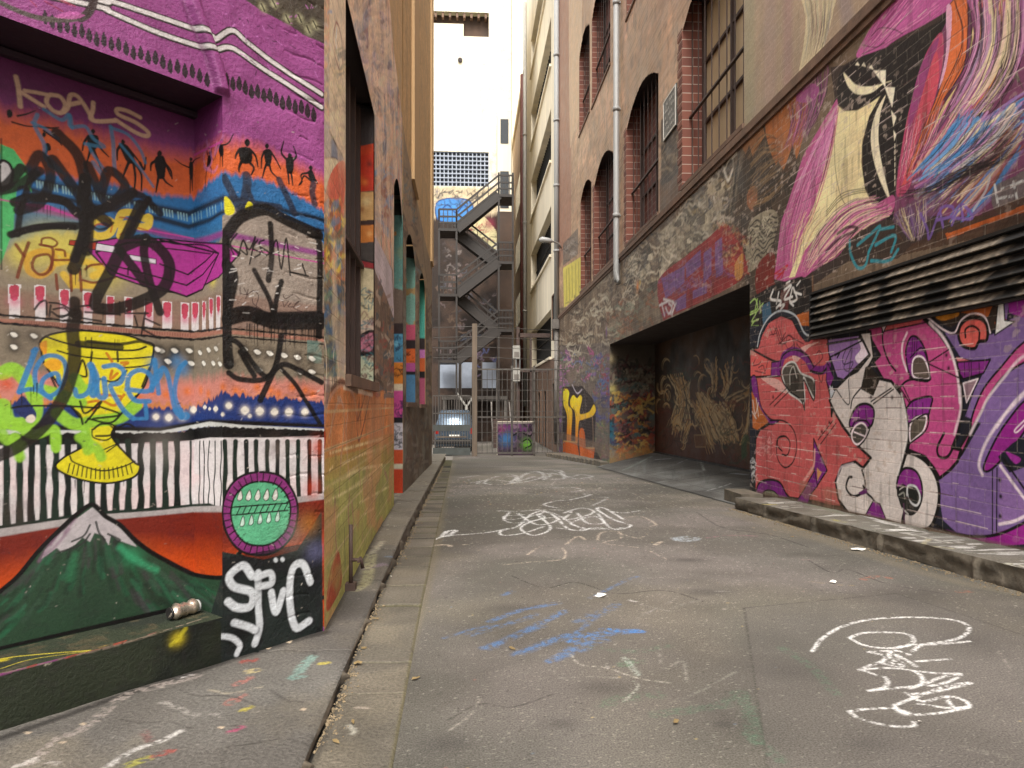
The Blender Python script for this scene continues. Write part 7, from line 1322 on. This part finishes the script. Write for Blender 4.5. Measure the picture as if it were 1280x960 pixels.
for s_ in (-1, 1):
    m = MB(); m.box(s_*.78-.1, s_*.78+.1, -.01, .12, .82, 1.1); m.build('tail_light', M['red'], CR, bevel=.02)
    for y_ in (.8, 3.4): m = MB(); m.tube([(s_*.82-.1, y_, .32), (s_*.82+.1, y_, .32)], .32, 18); w_ = m.build('wheel', M['tyre'], CR); m = MB(); m.tube([(s_*.82+s_*.09, y_, .32), (s_*.82+s_*.11, y_, .32)], .2, 14); m.build('rim', M['zinc'], w_)
m = MB(); m.box(-.84, .84, -.06, .05, .38, .6); m.build('bumper', M['tyre'], CR, bevel=.03); m = MB(); m.box(-.26, .26, -.02, .0, .68, .8); m.build('number_plate', M['litter'], CR)

# ------------------------------------------------------------------ paving
struct = lambda o: tag(o, kind='structure')
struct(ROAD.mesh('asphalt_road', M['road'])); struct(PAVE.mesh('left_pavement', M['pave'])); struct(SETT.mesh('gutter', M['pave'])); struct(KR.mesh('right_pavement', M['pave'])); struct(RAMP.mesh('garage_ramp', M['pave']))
def kerbface(name, ys, xf, z0f, z1f, flip, cuts=.9, seed=1, m_='kerb'):
    bm = bmesh.new(); rs = np.random.default_rng(seed); rows = 5; grid = []
    for y in ys:
        j = abs((y/cuts) % 1-.5) > .485
        col = []
        for k in range(rows+1):
            t = k/rows; x = xf(y); n = ((float(vnoise(np.array([y*9.]), np.array([k*1.3]), seed)[0])-.5)*.03+(float(vnoise(np.array([y*2.1]), np.array([k*.9]), seed+3)[0])-.5)*.05)*(.4 if flip else 1.)
            if k == rows: n = 0.
            if j: n = (-.03 if k < rows else 0)
            col.append(bm.verts.new((x+(n if flip else -n)*-1, y, z0f(y)+(z1f(y)-z0f(y))*t)))
        grid.append(col)
    for a, b in zip(grid, grid[1:]):
        for k in range(rows):
            f = [a[k], b[k], b[k+1], a[k+1]]; bm.faces.new(f[::-1] if flip else f).smooth = True
    me = bpy.data.meshes.new(name); bm.to_mesh(me); bm.free(); me.materials.append(M[m_]); return struct(link(name, me))
kerbface('right_kerb', np.concatenate([np.arange(-2, 3, .1), np.arange(3, 8.23, .022)]), lambda y: 3.27, lambda y: float(zg(y))-.03, lambda y: float(KR.h(np.array(y))), False, 1.05, 4)
kerbface('left_kerb', np.concatenate([np.arange(-6, 1, .1), np.arange(1, 24, .03)]), lambda y: float(xk(y)), lambda y: float(zg(y))-.03, lambda y: float(PAVE.h(np.array(y))), True, .7, 9)
m = MB(); m.box(3.27, 3.8, 8.22, 8.228, -.2, float(KR.h(np.array(8.2)))); m.box(3.5, 3.79, 8.6, 9.2, .1, .44); struct(m.build('kerb_end', M['kerb']))
m = MB(); pl = [(3.52, 18.5), (3.795, 18.5), (3.795, 26.9), (3.0, 26.9), (3.06, 24.5)]
for i in range(16):
    ya, yb = 18.45+i*.5, 18.45+(i+1)*.5-.01; xa = lambda y: 3.56-.09*max(0, y-19.)
    z_ = float(zg((ya+yb)/2)); m.box(xa(ya), 3.795, ya, yb, z_-.2, z_+.13)
struct(m.build('far_pavement', M['pave2'] if 'pave2' in M else M['kerb']))
m = MB(); m.quad((-300, -300, -.75), (300, -300, -.75), (300, 300, -.75), (-300, 300, -.75)); struct(m.build('ground', plain('far_ground', (110, 104, 96), .9)))
m = MB(); m.quad((-40, -40, .40), (40, -40, .40), (40, -5.7, .40), (-40, -5.7, .40)); struct(m.build('side_street', plain('side_street_asphalt', (96, 92, 86), .9)))
m = MB(); m.quad((-6, 19.3, -.3), (-1., 19.3, -.3), (-1., 27, -.55), (-6, 27, -.55)); struct(m.build('side_yard', plain('yard_concrete', (120, 112, 100), .9)))
m = MB(); rs = random.Random(31)
for i in range(2600):
    if i % 3: y_ = 2.2+17*rs.random()**1.6; x_ = float(xk(y_))+.012+abs(rs.gauss(0, .022)); z_ = float(zg(y_))+.0
    else: y_ = 3.6+4.6*rs.random(); x_ = 3.25-abs(rs.gauss(0, .05)); z_ = float(zg(y_))+.002
    r_ = rs.uniform(.002, .0065)*(1+y_*.12); a0 = rs.uniform(0, 6.28)
    p = [(x_+r_*math.cos(a0+k*2.1)*rs.uniform(.6, 1.3), y_+r_*math.sin(a0+k*2.1)*rs.uniform(.6, 1.5), z_) for k in range(3)]; t_ = (x_, y_, z_+r_*rs.uniform(.4, 1.1))
    v_ = [m.bm.verts.new(q) for q in p+[t_]]
    for f_ in ((0, 1, 3), (1, 2, 3), (2, 0, 3)): m.bm.faces.new([v_[k] for k in f_])
o_ = m.build('gutter_grit', plain('grit_and_leaf_crumbs', (112, 98, 76), .9, var=.6, sc=60)); tag(o_, 'loose grit and leaf crumbs gathered along both kerbs', 'grit', kind='stuff')
# ------------------------------------------------------------------ small things
q, t = FL.uvt(px('230,771')); c = FL.pos(*q[0])
cn = thing('crushed_can', 'crushed shiny drink can lying on the green plinth under the mountain mural', 'can', V3(c+np.array([0, 0, .002])), 1.0)
m = MB(); rs = random.Random(2); pr = []
for i in range(9): pr.append((-.06+.015*i, rs.uniform(-.004, .004), .03+rs.uniform(-.004, .004)))
m.tube(pr, [.022, .03, .033, .026, .031, .022, .03, .032, .022], 14); m.build('body', M['can'], cn); m = MB(); m.tube([(.058, 0, .03), (.066, 0, .03)], .026, 14); m.build('lid', M['zinc'], cn); m = MB(); m.tube([(-.068, 0, .03), (-.06, 0, .03)], .024, 14); m.build('base', M['black'], cn)
for i, (x_, y_, s_, mm, lb, ct) in enumerate(((1072, 688, .07, 'litter', 'flat white paper scrap on the asphalt near the right kerb', 'paper scrap'), (752, 746, .05, 'litter', 'small white paper scrap on the asphalt beside the blue chalk', 'paper scrap'), (447, 832, .022, 'leaf', 'yellow leaf in the left gutter joint', 'leaf'), (1041, 729, .03, 'litter', 'tiny white chip on the asphalt between the kerb and the chalk tag', 'paper scrap'))):
    q, t = ROAD.uvt(px(f'{x_},{y_}')); u, v_ = q[0]; X = u+float(xk(v_)); zz = float(zg(v_))+.006
    m = MB(); rr = random.Random(i); pts = []
    for k in range(9):
        a = k/9*6.283; r_ = s_*rr.uniform(.5, 1); pts.append((X+math.cos(a)*r_, v_+math.sin(a)*r_*.8, zz+rr.uniform(0, .012)))
    cv = m.bm.verts.new((X, v_, zz+.016)); vs = [m.bm.verts.new(p) for p in pts]
    for k in range(9): m.bm.faces.new([vs[k], vs[(k+1) % 9], cv])
    tag(m.build('leaf' if ct == 'leaf' else 'paper_scrap', M[mm]), lb, ct)
rs = random.Random(12)
for i, (x_, y_) in enumerate(((455, 812), (470, 775), (489, 722), (508, 700), (441, 905), (420, 930), (527, 655), (1165, 702), (1215, 728), (1105, 690), (990, 672), (640, 812), (1150, 905), (520, 850), (845, 905))):
    q, t = ROAD.uvt(px(f'{x_},{y_}')); u, v_ = q[0]; X = u+float(xk(v_)); zz = float(zg(v_))+.006; m = MB(); s_ = rs.uniform(.008, .016); a0 = rs.uniform(0, 6)
    k_ = [(1.6, 0), (.6, .6), (-.6, .5), (-1.5, 0), (-.6, -.5), (.6, -.6)]; cv = m.bm.verts.new((X, v_, zz+.006)); vs = [m.bm.verts.new((X+s_*(a*math.cos(a0)-b*math.sin(a0)), v_+s_*(a*math.sin(a0)+b*math.cos(a0)), zz+rs.uniform(0, .008))) for a, b in k_]
    for k in range(6): m.bm.faces.new([vs[k], vs[(k+1) % 6], cv])
    tag(m.build('dry_leaf', M['litter'] if i % 5 == 2 else M['leaf']), 'tiny dry leaf or chip lying loose on the lane surface', 'leaf', 'tiny leaves and chips on the lane')

# ------------------------------------------------------------------ daylight and camera
sc = bpy.context.scene
w = bpy.data.worlds.new('World'); sc.world = w; w.use_nodes = True; nt = w.node_tree; bg = nt.nodes['Background']
sky = nd(nt, 'ShaderNodeTexSky', sky_type='NISHITA', sun_disc=False, sun_elevation=R(56), sun_rotation=R(184), air_density=1.2, dust_density=4.)
hs = nd(nt, 'ShaderNodeHueSaturation', Saturation=.25); nt.links.new(sky.outputs[0], hs.inputs['Color'])
wm = mixc(nt, hs.outputs[0], (1.0, .985, .95), 1., 'MULTIPLY'); nt.links.new(wm, bg.inputs[0]); bg.inputs[1].default_value = .13
su = bpy.data.lights.new('sun', 'SUN'); su.energy = 1.5; su.angle = R(25); su.color = (1, .965, .91)
so = bpy.data.objects.new('sun', su); C.objects.link(so)
so.rotation_euler = (R(34), 0, R(-4))
sc.view_settings.view_transform = 'Standard'; sc.view_settings.look = 'None'; sc.view_settings.exposure = EXPO; sc.view_settings.gamma = 1
cam = bpy.data.cameras.new('camera'); co = bpy.data.objects.new('camera', cam); C.objects.link(co)
co.location = (0, 0, HC); co.rotation_euler = (R(90), 0, -PSI); cam.sensor_width = 36; cam.lens = 36*F/1280; cam.shift_y = 26/1280; cam.clip_end = 1000; cam.clip_start = .05
sc.camera = co
sc.cycles.max_bounces = 8; sc.cycles.diffuse_bounces = 5
